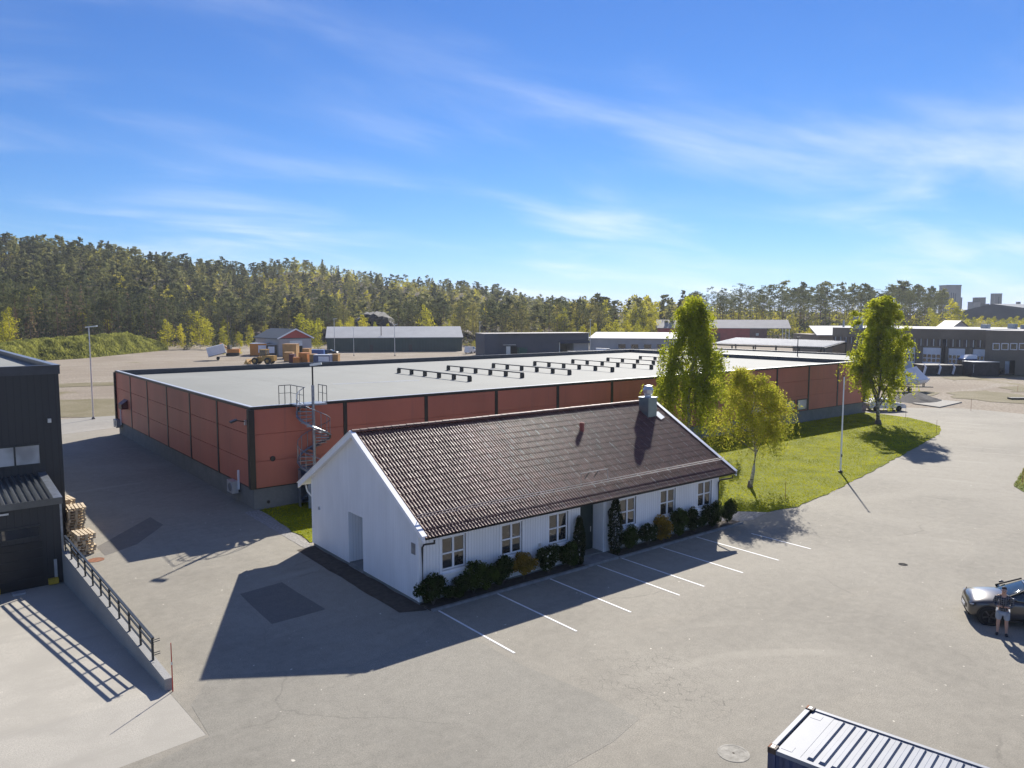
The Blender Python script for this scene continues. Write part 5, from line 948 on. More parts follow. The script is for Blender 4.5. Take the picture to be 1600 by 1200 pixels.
# grey garage with red gable
A_, B_ = G(436, 556), G(487, 554); M, L = frame2(A_, B_); t = thing('grey_garage', 'grey sheet metal garage with dark roof and red gable', 'garage', tuple(M.translation)); dpt = 15.0
bx('wall', (0, 0.1, 0), (0.15, dpt, 4.85), 'grey_sheet', t, M); bx('wall', (L - 0.15, 0.1, 0), (L, dpt, 4.85), 'grey_sheet', t, M); bx('wall', (0.15, dpt - 0.15, 0), (L - 0.15, dpt, 4.85), 'grey_sheet', t, M)
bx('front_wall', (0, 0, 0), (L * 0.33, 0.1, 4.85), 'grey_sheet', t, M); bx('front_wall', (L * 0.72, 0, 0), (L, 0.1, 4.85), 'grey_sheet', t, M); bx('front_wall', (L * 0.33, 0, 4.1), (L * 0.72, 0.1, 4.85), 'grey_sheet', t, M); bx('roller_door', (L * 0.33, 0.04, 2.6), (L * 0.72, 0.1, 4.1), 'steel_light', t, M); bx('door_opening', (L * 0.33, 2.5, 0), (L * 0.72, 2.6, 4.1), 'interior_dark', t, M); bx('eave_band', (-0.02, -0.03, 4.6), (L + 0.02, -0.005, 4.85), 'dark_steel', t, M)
gable_tri('gable_wall', ((0, 4.85), (L, 4.85), (L / 2, 7.15), 0.0), 0.12, 'barn_red', t, M); gable_tri('gable_wall', ((0, 4.85), (L, 4.85), (L / 2, 7.15), dpt - 0.12), 0.12, 'barn_red', t, M)
gable_roof('roof', 0, L, 0, dpt, 4.85, 7.2, 'roof_slate', t, M, 'y', 0.2, 0.5)
for xa, xb in ((-0.55, L / 2), (L + 0.55, L / 2)):
    za = 4.85 - 0.55 * (2.35 / (L / 2)); MB().bar(M @ Vector((xa, -0.55, za + 0.12)), M @ Vector((xb, -0.55, 7.32)), 0.12, 0.35).build('bargeboard', 'white_paint', t)
# dark blue shed
A_, B_ = G(757, 557), G(922, 554); M, L = frame2(A_, B_); t = thing('dark_shed', 'long flat-roofed dark blue shed with open bay and awning', 'shed', tuple(M.translation)); HB = 6.1; xo0, xo1 = L * 0.715, L * 0.855
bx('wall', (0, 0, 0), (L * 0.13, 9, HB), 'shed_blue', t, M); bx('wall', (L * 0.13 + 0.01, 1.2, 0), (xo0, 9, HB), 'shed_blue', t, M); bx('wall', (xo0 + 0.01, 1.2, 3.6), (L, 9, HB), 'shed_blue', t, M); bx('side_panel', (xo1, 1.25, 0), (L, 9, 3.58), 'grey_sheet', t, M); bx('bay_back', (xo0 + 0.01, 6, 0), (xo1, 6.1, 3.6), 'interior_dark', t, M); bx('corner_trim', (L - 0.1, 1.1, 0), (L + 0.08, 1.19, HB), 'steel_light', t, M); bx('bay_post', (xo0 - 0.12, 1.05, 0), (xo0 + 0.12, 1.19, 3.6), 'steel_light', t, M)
MB().add([(xo0 - 0.3, -0.4, 3.35), (L, -0.4, 3.35), (L, 1.19, 4.1), (xo0 - 0.3, 1.19, 4.1), (xo0 - 0.3, -0.4, 3.27), (L, -0.4, 3.27), (L, 1.19, 4.0), (xo0 - 0.3, 1.19, 4.0)], [(0, 1, 2, 3), (7, 6, 5, 4), (0, 4, 5, 1), (1, 5, 6, 2), (3, 7, 4, 0)], M).build('awning', 'shed_blue', t)
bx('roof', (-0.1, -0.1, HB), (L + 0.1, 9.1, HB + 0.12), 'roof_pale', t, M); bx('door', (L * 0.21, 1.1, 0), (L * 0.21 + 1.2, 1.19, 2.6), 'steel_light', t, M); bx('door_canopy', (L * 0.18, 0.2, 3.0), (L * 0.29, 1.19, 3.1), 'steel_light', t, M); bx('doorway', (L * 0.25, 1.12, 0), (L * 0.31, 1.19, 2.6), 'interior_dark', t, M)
t2 = thing('green_skip', 'dark green skip by the door of the dark blue shed', 'skip', tuple(M @ Vector((L * 0.335, -0.6, 0)))); plain('skip_green', (0.02, 0.10, 0.075), 0.6); b = MB(); x0 = L * 0.31; b.add([(x0, -1.2, 0), (x0 + 1.8, -1.2, 0), (x0 + 1.8, 0.4, 0), (x0, 0.4, 0), (x0 - 0.3, -1.5, 2.4), (x0 + 2.2, -1.5, 1.9), (x0 + 2.2, 0.5, 1.9), (x0 - 0.3, 0.5, 2.4)], [(0, 3, 2, 1), (4, 5, 6, 7), (0, 1, 5, 4), (1, 2, 6, 5), (2, 3, 7, 6), (3, 0, 4, 7)], M); b.build('hull', 'skip_green', t2); bx('rim', (x0 - 0.3, -1.56, 2.2), (x0 + 2.2, -1.5, 2.35), 'skip_green', t2, M)
# low pale building right of the dark shed
A_, B_ = G(915, 556), G(1075, 558); M, L = frame2(A_, B_); t = thing('pale_hall', 'low pale building with white roof between dark shed and weeping birch', 'building', tuple(M.translation))
bx('wall', (0, 8, 0), (L, 26, 4.6), 'grey_sheet', t, M); MB().add([(-0.3, 7.5, 4.7), (L + 0.3, 7.5, 4.7), (L + 0.3, 26, 6.0), (-0.3, 26, 6.0), (-0.3, 7.5, 4.5), (L + 0.3, 7.5, 4.5), (L + 0.3, 26, 5.8), (-0.3, 26, 5.8)], [(0, 1, 2, 3), (7, 6, 5, 4), (0, 4, 5, 1), (1, 5, 6, 2), (2, 6, 7, 3), (3, 7, 4, 0)], M).build('roof', 'roof_white', t)
for k in range(5): bx('window', (L * (0.3 + 0.13 * k), 7.9, 1.8), (L * (0.3 + 0.13 * k) + 2.0, 7.99, 3.0), 'window_glass', t, M)
# red barn with open end
A_, B_ = G(1028, 533.5), G(1198, 534.5); M, L = frame2(A_, B_); t = thing('red_barn', 'long red barn with pale roof and open timber end', 'barn', tuple(M.translation)); zb = 0.3
bx('wall', (0, 0, 0), (L * 0.845, 15, 5.6), 'barn_red', t, M); bx('annex_wall', (L * 0.845 + 0.01, 0.05, 0), (L, 15, 5.5), 'barn_dark', t, M)
gable_roof('roof', -0.3, L + 9, 0, 15, 5.7, 8.9, 'roof_pale', t, M, 'x', 0.2, 0.4)
for xx, mm_ in ((0.0, 'barn_red'), (L - 0.2, 'barn_dark')): MB().add([(xx, 0, 5.5), (xx, 15, 5.5), (xx, 7.5, 8.75), (xx + 0.2, 0, 5.5), (xx + 0.2, 15, 5.5), (xx + 0.2, 7.5, 8.75)], [(0, 2, 1), (3, 4, 5), (0, 1, 4, 3), (1, 2, 5, 4)], M).build('gable_wall', mm_, t)
for yy in (0.1, 7.5, 14.8): bx('post', (L + 8.6, yy - 0.12, 0), (L + 8.84, yy + 0.12, 5.7 if yy != 7.5 else 8.8), 'pale_glass' if False else 'steel_light', t, M)
bx('tie_beam', (L + 8.65, 0.1, 5.5), (L + 8.8, 14.9, 5.75), 'barn_dark', t, M)
for q in (0.35, 0.65): MB().bar(M @ Vector((L + 8.7, 15 * q, 5.7)), M @ Vector((L + 8.7, 7.5, 8.7)), 0.15, 0.15).build('truss', 'barn_dark', t)
for xx in (0.18, 0.5): bx('barn_door', (L * xx, -0.08, 0), (L * xx + 3.4, -0.01, 3.6), 'barn_dark', t, M)
bx('window', (L * 0.9, -0.03, 2.6), (L * 0.9 + 1.1, 0.04, 3.6), 'pale_glass', t, M)
# corrugated canopy on posts
Zc = 4.6; c0, c1, c2, c3 = G(1112, 537, Zc), G(1288, 543, Zc), G(1322, 533.5, Zc + 0.9), G(1150, 528, Zc + 0.9)
t = thing('canopy', 'long open canopy with pale corrugated roof behind the warehouse', 'canopy', (c0.x, c0.y, 0)); b = MB(); n = 66; pf = []
for k in range(n): pf += [(k + 0.0, 0), (k + 0.3, 0.14), (k + 0.6, 0.14), (k + 0.9, 0)]
va = [c0.lerp(c1, u / n) + Vector((0, 0, dz)) for u, dz in pf]; vb = [c3.lerp(c2, u / n) + Vector((0, 0, dz)) for u, dz in pf]; nn = len(pf); b.add([tuple(q) for q in va + vb], [(i, i + 1, nn + i + 1, nn + i) for i in range(nn - 1)]); b.build('corrugated_roof', 'corrugated_white', t)
MB().bar(c0 - Vector((0, 0, 0.2)), c1 - Vector((0, 0, 0.2)), 0.15, 0.3).build('edge_beam', 'dark_steel', t); MB().bar(c1 - Vector((0, 0, 0.2)), c2 - Vector((0, 0, 0.2)), 0.15, 0.3).build('edge_beam', 'dark_steel', t); MB().bar(c3 - Vector((0, 0, 0.2)), c2 - Vector((0, 0, 0.2)), 0.15, 0.3).build('edge_beam', 'dark_steel', t)
for k in range(6):
    for p, q in ((c0, c1), (c3, c2)): s_ = p.lerp(q, k / 5); MB().box((s_.x - 0.12, s_.y - 0.12, 0), (s_.x + 0.12, s_.y + 0.12, s_.z - 0.3)).build('post', 'dark_steel', t)
# annex with flat roof behind the right end of the warehouse
ZA = 5.3; t = thing('flat_annex', 'lower flat-roofed grey annex adjoining the far side of the warehouse', 'building', (88, 46, 0)); ap = [(87.9, 46.0), (G(1346, 553, ZA).x, G(1346, 553, ZA).y), (G(1122, 543.5, ZA).x, G(1122, 543.5, ZA).y), (87.9, 96)]
b = MB().prism(ap, 0, ZA - 0.35); b.build('wall', 'concrete_base', t); MB().prism(ap, ZA - 0.34, ZA - 0.3).build('roof_membrane', 'roof_membrane', t)
for i in range(4):
    p, q = Vector((*ap[i], ZA - 0.3)), Vector((*ap[(i + 1) % 4], ZA - 0.3)); MB().bar(p, q, 0.3, 0.5).build('parapet', 'dark_coping', t)
q = G(1246, 557, ZA - 0.3); t = thing('roof_lamp', 'black lamp post on the edge of the flat annex roof', 'lamp', (q.x, q.y, ZA - 0.3)); MB().tube([(q.x, q.y, ZA - 0.3), (q.x, q.y, ZA + 2.6)], 0.08, 8, 0.06).build('post', 'black_metal', t); MB().box((-0.5, -0.12, -0.06), (0.2, 0.12, 0.06), Matrix.Translation((q.x, q.y, ZA + 2.65)) @ Matrix.Rotation(YAW + R(90), 4, 'Z')).build('lamp_head', 'black_metal', t)
# brown industrial building with truck doors
XB = 165.5
def yz(x, y): p = onX(x, y, XB); return p.y, p.z
t = thing('truck_depot', 'long brown concrete depot with white truck doors and slatted band', 'building', (XB, 75, 0)); yl = yz(1300, 540)[0]; ym = yz(1544, 550)[0]; ztop = yz(1480, 515)[1]; zs1 = yz(1480, 530)[1]; zs0 = yz(1480, 541.5)[1]
def xb(name, y0, y1, z0, z1, x0, x1, mat, par=t): return mbox(name, (x0, min(y0, y1), z0), (x1, max(y0, y1), z1), mat, par)
xb('wall', ym, yl, 0, ztop, XB + 0.3, XB + 30, 'concrete_brown'); xb('parapet_band', ym, yl, zs1, ztop, XB, XB + 0.3, 'concrete_brown'); xb('roof', ym, yl, ztop, ztop + 0.12, XB - 0.1, XB + 30.1, 'roof_white')
yv = yl - 0.1; k = 0
while yv > ym + 0.5:
    xb('slat', yv - 0.55, yv, zs0, zs1 - 0.03, XB + 0.12, XB + 0.298, 'slats_brown'); xb('slat_fin', yv - 0.68, yv - 0.58, zs0, zs1 - 0.03, XB + 0.05, XB + 0.298, 'steel_light'); yv -= 1.25
doors = [(1440, 1470.5), (1480, 1508), (1518, 1544), (1412, 1430), (1385, 1404), (1355, 1375)]
for xa, xc in doors:
    ya, yb = yz(xa, 555)[0], yz(xc, 555)[0]; z1 = zs0 - 0.35; dr = xb('truck_door', ya - 0.15, yb + 0.15, 0, z1, XB + 0.15, XB + 0.296, 'van_white')
    for r_ in range(2):
        for c_ in range(4): w4 = (ya - yb - 0.3) / 4; y0_ = yb + 0.15 + c_ * w4; xb('door_pane', y0_ + 0.1, y0_ + w4 - 0.1, z1 * (0.36 + 0.19 * r_), z1 * (0.51 + 0.19 * r_), XB + 0.12, XB + 0.149, 'window_glass', dr)
    xb('pier', ya - 0.14, ya + 0.5, 0, zs0 - 0.02, XB - 0.12, XB + 0.29, 'concrete_brown')
xb('exhaust_pipe', yz(1475, 550)[0] - 0.2, yz(1475, 550)[0] + 0.2, 0.4, zs1, XB - 0.5, XB - 0.125, 'black_metal')
yr = 36.0; xb('office_wall', yr, ym - 0.01, 0, ztop - 0.1, XB - 1.6, XB + 28, 'concrete_brown'); xb('office_roof', yr - 0.1, ym + 0.05, ztop - 0.1, ztop + 0.02, XB - 1.7, XB + 28.1, 'roof_pale')
for k in range(6):
    p0 = onX(1551.5 + 13.7 * k, 536, XB - 1.6); p1 = onX(1562 + 13.7 * k, 547, XB - 1.6); wf = xb('window', p1.y, p0.y, p1.z, p0.z, XB - 1.68, XB - 1.605, 'pale_glass'); d_ = 0.13; wf.data.materials.clear(); wf.data.materials.append(MATS['white_paint']); xb('pane', p1.y + d_, p0.y - d_, p1.z + d_, p0.z - d_, XB - 1.70, XB - 1.681, 'window_glass', wf)
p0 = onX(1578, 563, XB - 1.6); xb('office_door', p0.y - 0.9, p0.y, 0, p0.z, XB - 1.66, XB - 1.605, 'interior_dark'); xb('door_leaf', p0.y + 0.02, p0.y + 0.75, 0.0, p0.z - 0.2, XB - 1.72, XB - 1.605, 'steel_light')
for px_, zz in ((1538, 1.0), (1580, 1.1), (1600, 0.9), (1339, 2.6)): p = atd(px_, 160); MB().box((p.x - 0.7, p.y - 0.7, ztop), (p.x + 0.7, p.y + 0.7, ztop + zz)).build('roof_unit', 'galvanised', t)
# white-roofed building and small houses behind it
A_, B_ = atd(1277, 205), atd(1345, 205); M, L = frame2(A_, B_); t = thing('white_roof_hall', 'low hall with bright white roof behind the canopy, left of the far birch', 'hall', tuple(M.translation)); bx('wall', (0, 0, 0), (L + 20, 18, 5.9), 'concrete_brown', t, M); MB().add([(-0.5, -0.5, 5.95), (L + 20, -0.5, 5.95), (L + 20, 18, 8.1), (4.5, 18, 8.1), (-0.5, -0.5, 5.75), (L + 20, -0.5, 5.75), (L + 20, 18, 7.9), (4.5, 18, 7.9)], [(0, 1, 2, 3), (7, 6, 5, 4), (0, 4, 5, 1), (1, 5, 6, 2), (2, 6, 7, 3), (3, 7, 4, 0)], M).build('roof', 'roof_white', t); MB().tube([M @ Vector((L * 0.88, 8, 6.5)), M @ Vector((L * 0.88, 8, 9.8))], 0.3, 8).build('flue', 'galvanised', t)
A_, B_ = atd(1486, 260, 0), atd(1511, 260, 0); M, L = frame2(A_, B_); t = thing('small_house', 'small pale gabled house peeping over the depot roof', 'house', tuple(M.translation)); bx('wall', (0, 0, 0), (L, 9, 7.0), 'grey_sheet', t, M); gable_tri('gable_wall', ((0, 7.0), (L, 7.0), (L / 2, 9.1), 0.0), 0.1, 'grey_sheet', t, M); gable_roof('roof', 0, L, 0, 9, 7.0, 9.1, 'roof_slate', t, M, 'y', 0.2, 0.6)
# towers and hall on the skyline
def tower(x0, x1, yt, dep, label, mat='tower_concrete', dp=None, steps=()):
    a, c = atd(x0, dep), atd(x1, dep); M, L = frame2(a, c); z = CAM_H + (490.5 - yt) / CAM_F * dep; t = thing('tower', label, 'tower', tuple(M.translation)); D = dp or L
    bx('shaft', (0, 0, -2), (L, D, z), mat, t, M); bx('cornice', (-0.02 * L, -0.02 * L, z), (L * 1.02, D * 1.02, z + L * 0.06), 'hall_blue', t, M)
    for k, (u0, u1, v0, v1) in enumerate(steps): bx('window_strip' if v1 < 1 else 'side_shaft', (L * u0, -0.3, z * v0), (L * u1, -0.01, z * v1), 'hall_blue', t, M)
    return t, M, L, z
tw_ = tower(1475, 1497, 447, 850, 'tall grey concrete tower rising behind the pines', steps=((0.28, 0.36, 0.4, 0.82), (0.44, 0.5, 0.4, 0.82), (0.58, 0.64, 0.4, 0.8))); bx('side_shaft', (tw_[2] * 1.021, 1, -2), (tw_[2] * 1.15, 12, tw_[3] * 0.7), 'tower_concrete', tw_[0], tw_[1])
tower(1517, 1528, 472.5, 800, 'low pale tower block left of the blue tower on the skyline', dp=10); tower(1526, 1536, 465.5, 820, 'dark blue tower on the skyline behind the blue hall', 'hall_blue', 12); tower(1536, 1542, 475, 815, 'low dark blue block beside the blue tower', 'hall_blue', 12); tower(1550, 1561, 459.5, 760, 'grey concrete tower right of the blue hall ridge', steps=((0.45, 0.6, 0.3, 0.9),)); tower(1586, 1590.5, 472, 760, 'thin dark stack at the far right of the skyline', 'tower_concrete')
A_, B_ = atd(1498, 500), atd(1655, 440); M, L = frame2(A_, B_); z0 = CAM_H + (490.5 - 486) / CAM_F * 480; z1 = CAM_H + (490.5 - 475) / CAM_F * 480; t = thing('blue_hall', 'wide dark blue hall with shallow gable on the skyline at right', 'hall', tuple(M.translation)); bx('wall', (0, 0, -1), (L, 60, z0 - 5.5), 'grey_sheet', t, M); xm = (1547 - 1498) / 142 * L
MB().add([(0, -0.5, z0 - 5.5), (L, -0.5, z0 - 5.5), (L, -0.5, z0 - 1), (xm, -0.5, z1), (0, -0.5, z0), (0, 60, z0 - 5.5), (L, 60, z0 - 5.5), (L, 60, z0 - 1), (xm, 60, z1), (0, 60, z0)], [(0, 1, 2, 3, 4), (9, 8, 7, 6, 5), (0, 5, 6, 1), (1, 6, 7, 2), (2, 7, 8, 3), (3, 8, 9, 4), (4, 9, 5, 0)], M).build('gable_front', 'hall_blue', t)
for k in range(7): bx('window', (L * (0.12 + 0.12 * k), -0.3, z0 - 7.3), (L * (0.12 + 0.12 * k) + 2.2, -0.05, z0 - 6.3), 'white_paint', t, M)

# ------------------------------------------------------------------ machines, boxes and vehicles far off
def rot_M(p, rz_): return Matrix.Translation((p.x, p.y, p.z)) @ Matrix.Rotation(rz_, 4, 'Z')
def site_box(label, x, y, wpx, hpx, dep, mat, rz_=0.0, kind='site_container', cat='container', door=None, win=None):
    p = G(x, y); s = (p.length if False else p.dot(_fw.normalized() if False else Vector((math.cos(YAW), math.sin(YAW), 0)))) / CAM_F; w_, h_ = wpx * s, hpx * s
    t = thing(kind, label, cat, tuple(p)); M = rot_M(p, YAW - R(90) + rz_); e = 0.06
    MB().box((0, 0, 0.1), (w_, dep, h_), M).build('body', mat, t); MB().box((-e, -e, h_), (w_ + e, dep + e, h_ + 0.08), M).build('roof_frame', mat if win is None else 'steel_light', t); MB().box((-e, -e, 0), (w_ + e, dep + e, 0.1), M).build('base_frame', 'dark_steel', t)
    for u in (0.0, w_ - 0.1): MB().box((u - 0.03, -e, 0.1), (u + 0.13, -0.005, h_), M).build('corner_post', mat, t)
    if door: MB().box((w_ * door[0], -0.05, 0.1), (w_ * door[1], -0.01, h_ * 0.85), M).build('door', door[2], t)
    if win: MB().box((w_ * win[0], -0.05, h_ * 0.25), (w_ * win[1], -0.01, h_ * 0.85), M).build('side_panel', win[2], t)
    return t
site_box('orange site cabin with white side left of the grey garage', 391, 556, 25, 19, 5, 'orange_paint', 0.15, 'site_cabin', 'cabin', win=(0.5, 0.98, 'tarp_white')); site_box('dark cabin with white shutter beside the orange cabin', 417, 556, 14, 17, 4, 'skip_dark', 0.1, 'site_cabin', 'cabin', win=(0.15, 0.85, 'tarp_white'))
site_box('tan crate standing before the garage door', 442, 560, 21, 22, 3, 'tan_paint'); site_box('tan crate with rounded top in the middle of the heap', 444, 565, 13, 14, 2.5, 'tan_paint', 0.1); site_box('maroon box between the tan crates', 452, 567, 7, 13, 2, 'maroon'); site_box('bright orange upright box in the heap of crates', 467, 567, 13, 15, 2.5, 'orange_paint', -0.05); site_box('tall tan box behind the orange box', 473, 562, 10, 17, 2.5, 'tan_paint'); site_box('small orange box between maroon and orange boxes', 458, 568, 9, 9, 2, 'orange_paint'); site_box('tan box left of the blue box', 484, 567, 8, 13, 2.5, 'tan_paint'); site_box('dark blue box with pale lid near the right end of the heap', 490, 568, 25, 13, 3, 'truck_blue', win=(0.3, 0.99, 'van_white')); site_box('tan box at the right end of the heap', 519, 566, 9, 12, 2.5, 'tan_paint'); site_box('long low box under a blue tarpaulin behind the crates', 481, 556, 24, 9, 3, 'tarp_blue', 0.1, 'tarpaulin_stack', 'stack')
# wheel loader
p = G(412, 569); s = 1190 / 170; t = thing('wheel_loader', 'yellow wheel loader standing left of the heap of crates', 'loader', tuple(p)); M = rot_M(p, YAW - R(90) - 0.15)
for xx in (-1.6, 1.5):
    for yy in (-1.0, 1.0): wl = MB().lathe([(0.3, -0.28), (0.72, -0.28), (0.8, -0.15), (0.8, 0.15), (0.72, 0.28), (0.3, 0.28)], 16, M @ Matrix.Translation((xx, yy, 0.8)) @ Matrix.Rotation(R(90), 4, 'X')).build('wheel', 'tyre', t); MB().lathe([(0.38, -0.3), (0.38, 0.3)], 12, M @ Matrix.Translation((xx, yy, 0.8)) @ Matrix.Rotation(R(90), 4, 'X')).build('rim', 'machine_yellow', wl)
MB().box((-2.0, -0.7, 0.7), (0.0, 0.7, 1.6), M).build('front_chassis', 'machine_yellow', t); MB().box((0.05, -0.8, 0.8), (2.9, 0.8, 2.0), M).build('engine_hood', 'machine_yellow', t); cbn_ = MB().box((-0.5, -0.72, 2.0), (1.0, 0.72, 3.3), M).build('cab', 'car_glass', t); MB().box((-0.6, -0.8, 3.3), (1.1, 0.8, 3.45), M).build('cab_roof', 'machine_yellow', cbn_)
for xx in (-0.52, 1.0):
    for yy in (-0.74, 0.72): MB().bar(M @ Vector((xx, yy, 1.6)), M @ Vector((xx, yy, 3.3)), 0.09, 0.09).build('cab_post', 'machine_yellow', cbn_)
for yy in (-0.5, 0.5): MB().bar(M @ Vector((-0.8, yy, 1.7)), M @ Vector((-3.3, yy, 0.6)), 0.18, 0.3).build('lift_arm', 'machine_yellow', t)
MB().add([(-3.2, -1.3, 0.1), (-4.2, -1.3, 0.1), (-3.6, -1.3, 1.2), (-3.2, 1.3, 0.1), (-4.2, 1.3, 0.1), (-3.6, 1.3, 1.2)], [(0, 2, 1), (3, 4, 5), (0, 1, 4, 3), (0, 3, 5, 2)], M).build('bucket', 'machine_yellow', t)
# second machine and tilted white trailer at the forest edge
p = G(364, 556); t = thing('excavator', 'orange excavator partly behind yellow bushes at the forest edge', 'excavator', tuple(p)); M = rot_M(p, YAW - R(90) + 0.2); MB().box((-1.6, -1.2, 0), (1.6, -0.7, 0.8), M).build('track', 'tyre', t); MB().box((-1.6, 0.7, 0), (1.6, 1.2, 0.8), M).build('track', 'tyre', t); MB().box((-1.4, -1.1, 0.9), (1.8, 1.1, 1.9), M).build('upper_body', 'orange_paint', t); MB().box((-1.3, -1.05, 1.9), (-0.1, 0.0, 3.1), M).build('cab', 'car_glass', t); MB().bar(M @ Vector((-0.8, 0.5, 1.6)), M @ Vector((-3.2, 0.5, 3.4)), 0.3, 0.45).build('boom', 'orange_paint', t); MB().bar(M @ Vector((-3.2, 0.5, 3.4)), M @ Vector((-4.4, 0.5, 1.2)), 0.25, 0.35).build('stick', 'orange_paint', t)
p = G(326, 563); t = thing('box_trailer', 'tilted white box trailer at the edge of the gravel yard', 'trailer', tuple(p)); M = rot_M(p, YAW - R(90) + 0.35) @ Matrix.Translation((0, 0, 0.9)) @ Matrix.Rotation(R(-14), 4, 'Y'); MB().box((0, 0, 0), (4.2, 2.2, 2.2), M).build('body', 'van_white', t); MB().box((-0.05, 0.1, -0.15), (4.25, 2.1, -0.02), M).build('chassis', 'dark_steel', t)
for yy in (0.0, 2.2): MB().lathe([(0.2, -0.1), (0.4, -0.1), (0.4, 0.1), (0.2, 0.1)], 14, rot_M(p, YAW - R(90) + 0.35) @ Matrix.Translation((2.2, yy, 0.4)) @ Matrix.Rotation(R(90), 4, 'X')).build('wheel', 'tyre', t)
# simple saloon cars far away: body, cabin, wheels
def far_car(label, p, rz_, mat, cat='car', van=False, z0=0.0):
    t = thing('parked_van' if van else 'parked_car', label, cat, (p.x, p.y, z0)); M = Matrix.Translation((p.x, p.y, z0)) @ Matrix.Rotation(rz_, 4, 'Z'); h = 1.9 if van else 1.45
    prof = [(2.2, 0.35), (2.25, 0.65), (2.0, 0.85), (1.0, 1.0), (0.3, h), (-1.3, h), (-2.0, 1.05), (-2.2, 0.9), (-2.2, 0.35)] if not van else [(2.5, 0.35), (2.55, 0.9), (1.9, 1.2), (1.3, 2.0), (-2.5, 2.15), (-2.6, 0.35)]
    n = len(prof); b = MB(); b.add([(x, s * 0.88 * (0.82 if z > 1.1 else 1), z) for s in (-1, 1) for x, z in prof], [(i, (i + 1) % n, n + (i + 1) % n, n + i) for i in range(n)] + [tuple(range(n - 1, -1, -1)), tuple(range(n, 2 * n))], M); b.build('body', mat, t)
    for s in (-1, 1):
        q = [(0.75, s * 0.83, 1.08), (0.25, s * 0.74, h - 0.08), (-1.2, s * 0.74, h - 0.08), (-1.7, s * 0.83, 1.08)] if not van else [(1.7, s * 0.89, 1.25), (1.3, s * 0.75, 1.85), (0.3, s * 0.75, 1.9), (0.3, s * 0.89, 1.25)]; MB().add([(x, y * 1.03, z) for x, y, z in q], [(0, 1, 2, 3)], M).build('side_glass', 'car_glass', t)
        for xx in (1.35, -1.35): MB().lathe([(0.15, -0.1), (0.33, -0.1), (0.33, 0.1), (0.15, 0.1)], 14, M @ Matrix.Translation((xx, s * 0.8, 0.33)) @ Matrix.Rotation(R(90), 4, 'X')).build('wheel', 'tyre', t)
    x0, x1, z0_, z1_ = ((1.02, 0.36, 1.02, h - 0.06) if not van else (1.92, 1.36, 1.25, 1.95)); MB().add([(x0, -0.72, z0_), (x0, 0.72, z0_), (x1, 0.62, z1_), (x1, -0.62, z1_)], [(0, 1, 2, 3)], M @ Matrix.Translation((0.03, 0, 0.03))).build('windscreen', 'car_glass', t)
    return t
far_car('black car parked beyond the crates, left of the green hall', G(516, 554), YAW - R(95), 'car_black'); far_car('white car half hidden behind the trunk of the far birch', Vector((91.5, 43.6, 0)), R(-38), 'car_white'); far_car('white van parked at the right end of the green hall', G(735, 552), YAW - R(20), 'van_white', 'van', True); far_car('dark red car before the pale building', G(993, 555.5), YAW - R(95), 'car_red'); far_car('white van before the pale building, right of the dark shed', G(945, 556), YAW - R(88), 'van_white', 'van', True)
# boat under white wrap on a trailer beside the far birch
p = G(1428, 611); t = thing('wrapped_boat', 'boat under tight white wrap on a trailer by the far birch', 'boat', (p.x, p.y, 0)); M = rot_M(p, YAW - R(90)); b = MB(); st_ = [(2.3, 0.05, 1.75, 1.80), (1.6, 0.55, 1.2, 2.35), (0.6, 0.95, 1.0, 3.3), (0.2, 1.05, 0.95, 3.75), (-1.5, 1.15, 0.9, 3.3), (-3.6, 1.1, 0.95, 2.5)]
for x, w_, zb_, zt_ in st_: b.v += [tuple(M @ Vector(q)) for q in ((x, 0, zb_ - 0.1), (x, w_ * 0.8, zb_ + 0.25), (x, w_, 1.75), (x, w_ * 0.4, 1.75 + (zt_ - 1.75) * 0.55), (x, 0, zt_), (x, -w_ * 0.4, 1.75 + (zt_ - 1.75) * 0.55), (x, -w_, 1.75), (x, -w_ * 0.8, zb_ + 0.25))]
for i in range(len(st_) - 1):
    for j in range(8): b.f.append((i * 8 + j, i * 8 + (j + 1) % 8, (i + 1) * 8 + (j + 1) % 8, (i + 1) * 8 + j)); b.mi.append(0)
b.f.append(tuple((len(st_) - 1) * 8 + j for j in range(8))); b.mi.append(0); b.build('wrapped_hull', 'tarp_white', t)
for yy in (-0.6, 0.6): MB().bar(M @ Vector((2.8, yy * 0.2, 0.6)), M @ Vector((-3.2, yy, 0.7)), 0.1, 0.12).build('trailer_beam', 'dark_steel', t); MB().bar(M @ Vector((1.4, yy * 0.3, 0.6)), M @ Vector((1.4, yy * 0.3, 1.15)), 0.1, 0.1).build('keel_support', 'dark_steel', t); MB().lathe([(0.15, -0.1), (0.33, -0.1), (0.33, 0.1), (0.15, 0.1)], 14, M @ Matrix.Translation((-1.2, yy * 1.6, 0.33)) @ Matrix.Rotation(R(90), 4, 'X')).build('wheel', 'tyre', t)
# dark spoil heap
p = G(1432, 625); nn = 14; V_ = [(0, 0, 1.15)] + [(r_ * math.cos(a) * 4.6 + random.uniform(-.2, .2), r_ * math.sin(a) * 3.2, 1.15 * (1 - r_) + random.uniform(-.08, .12)) for r_ in (0.35, 0.7, 1.0) for a in [2 * math.pi * k / nn for k in range(nn)]]; b = MB(); b.add(V_, [(0, 1 + k, 1 + (k + 1) % nn) for k in range(nn)] + [(1 + r_ * nn + k, 1 + (r_ + 1) * nn + k, 1 + (r_ + 1) * nn + (k + 1) % nn, 1 + r_ * nn + (k + 1) % nn) for r_ in range(2) for k in range(nn)], rot_M(p, 0.5)); b.build('spoil_heap', 'dirt_dark', None, label='dark spoil heap on the gravel beside the concrete pad', cat='heap')
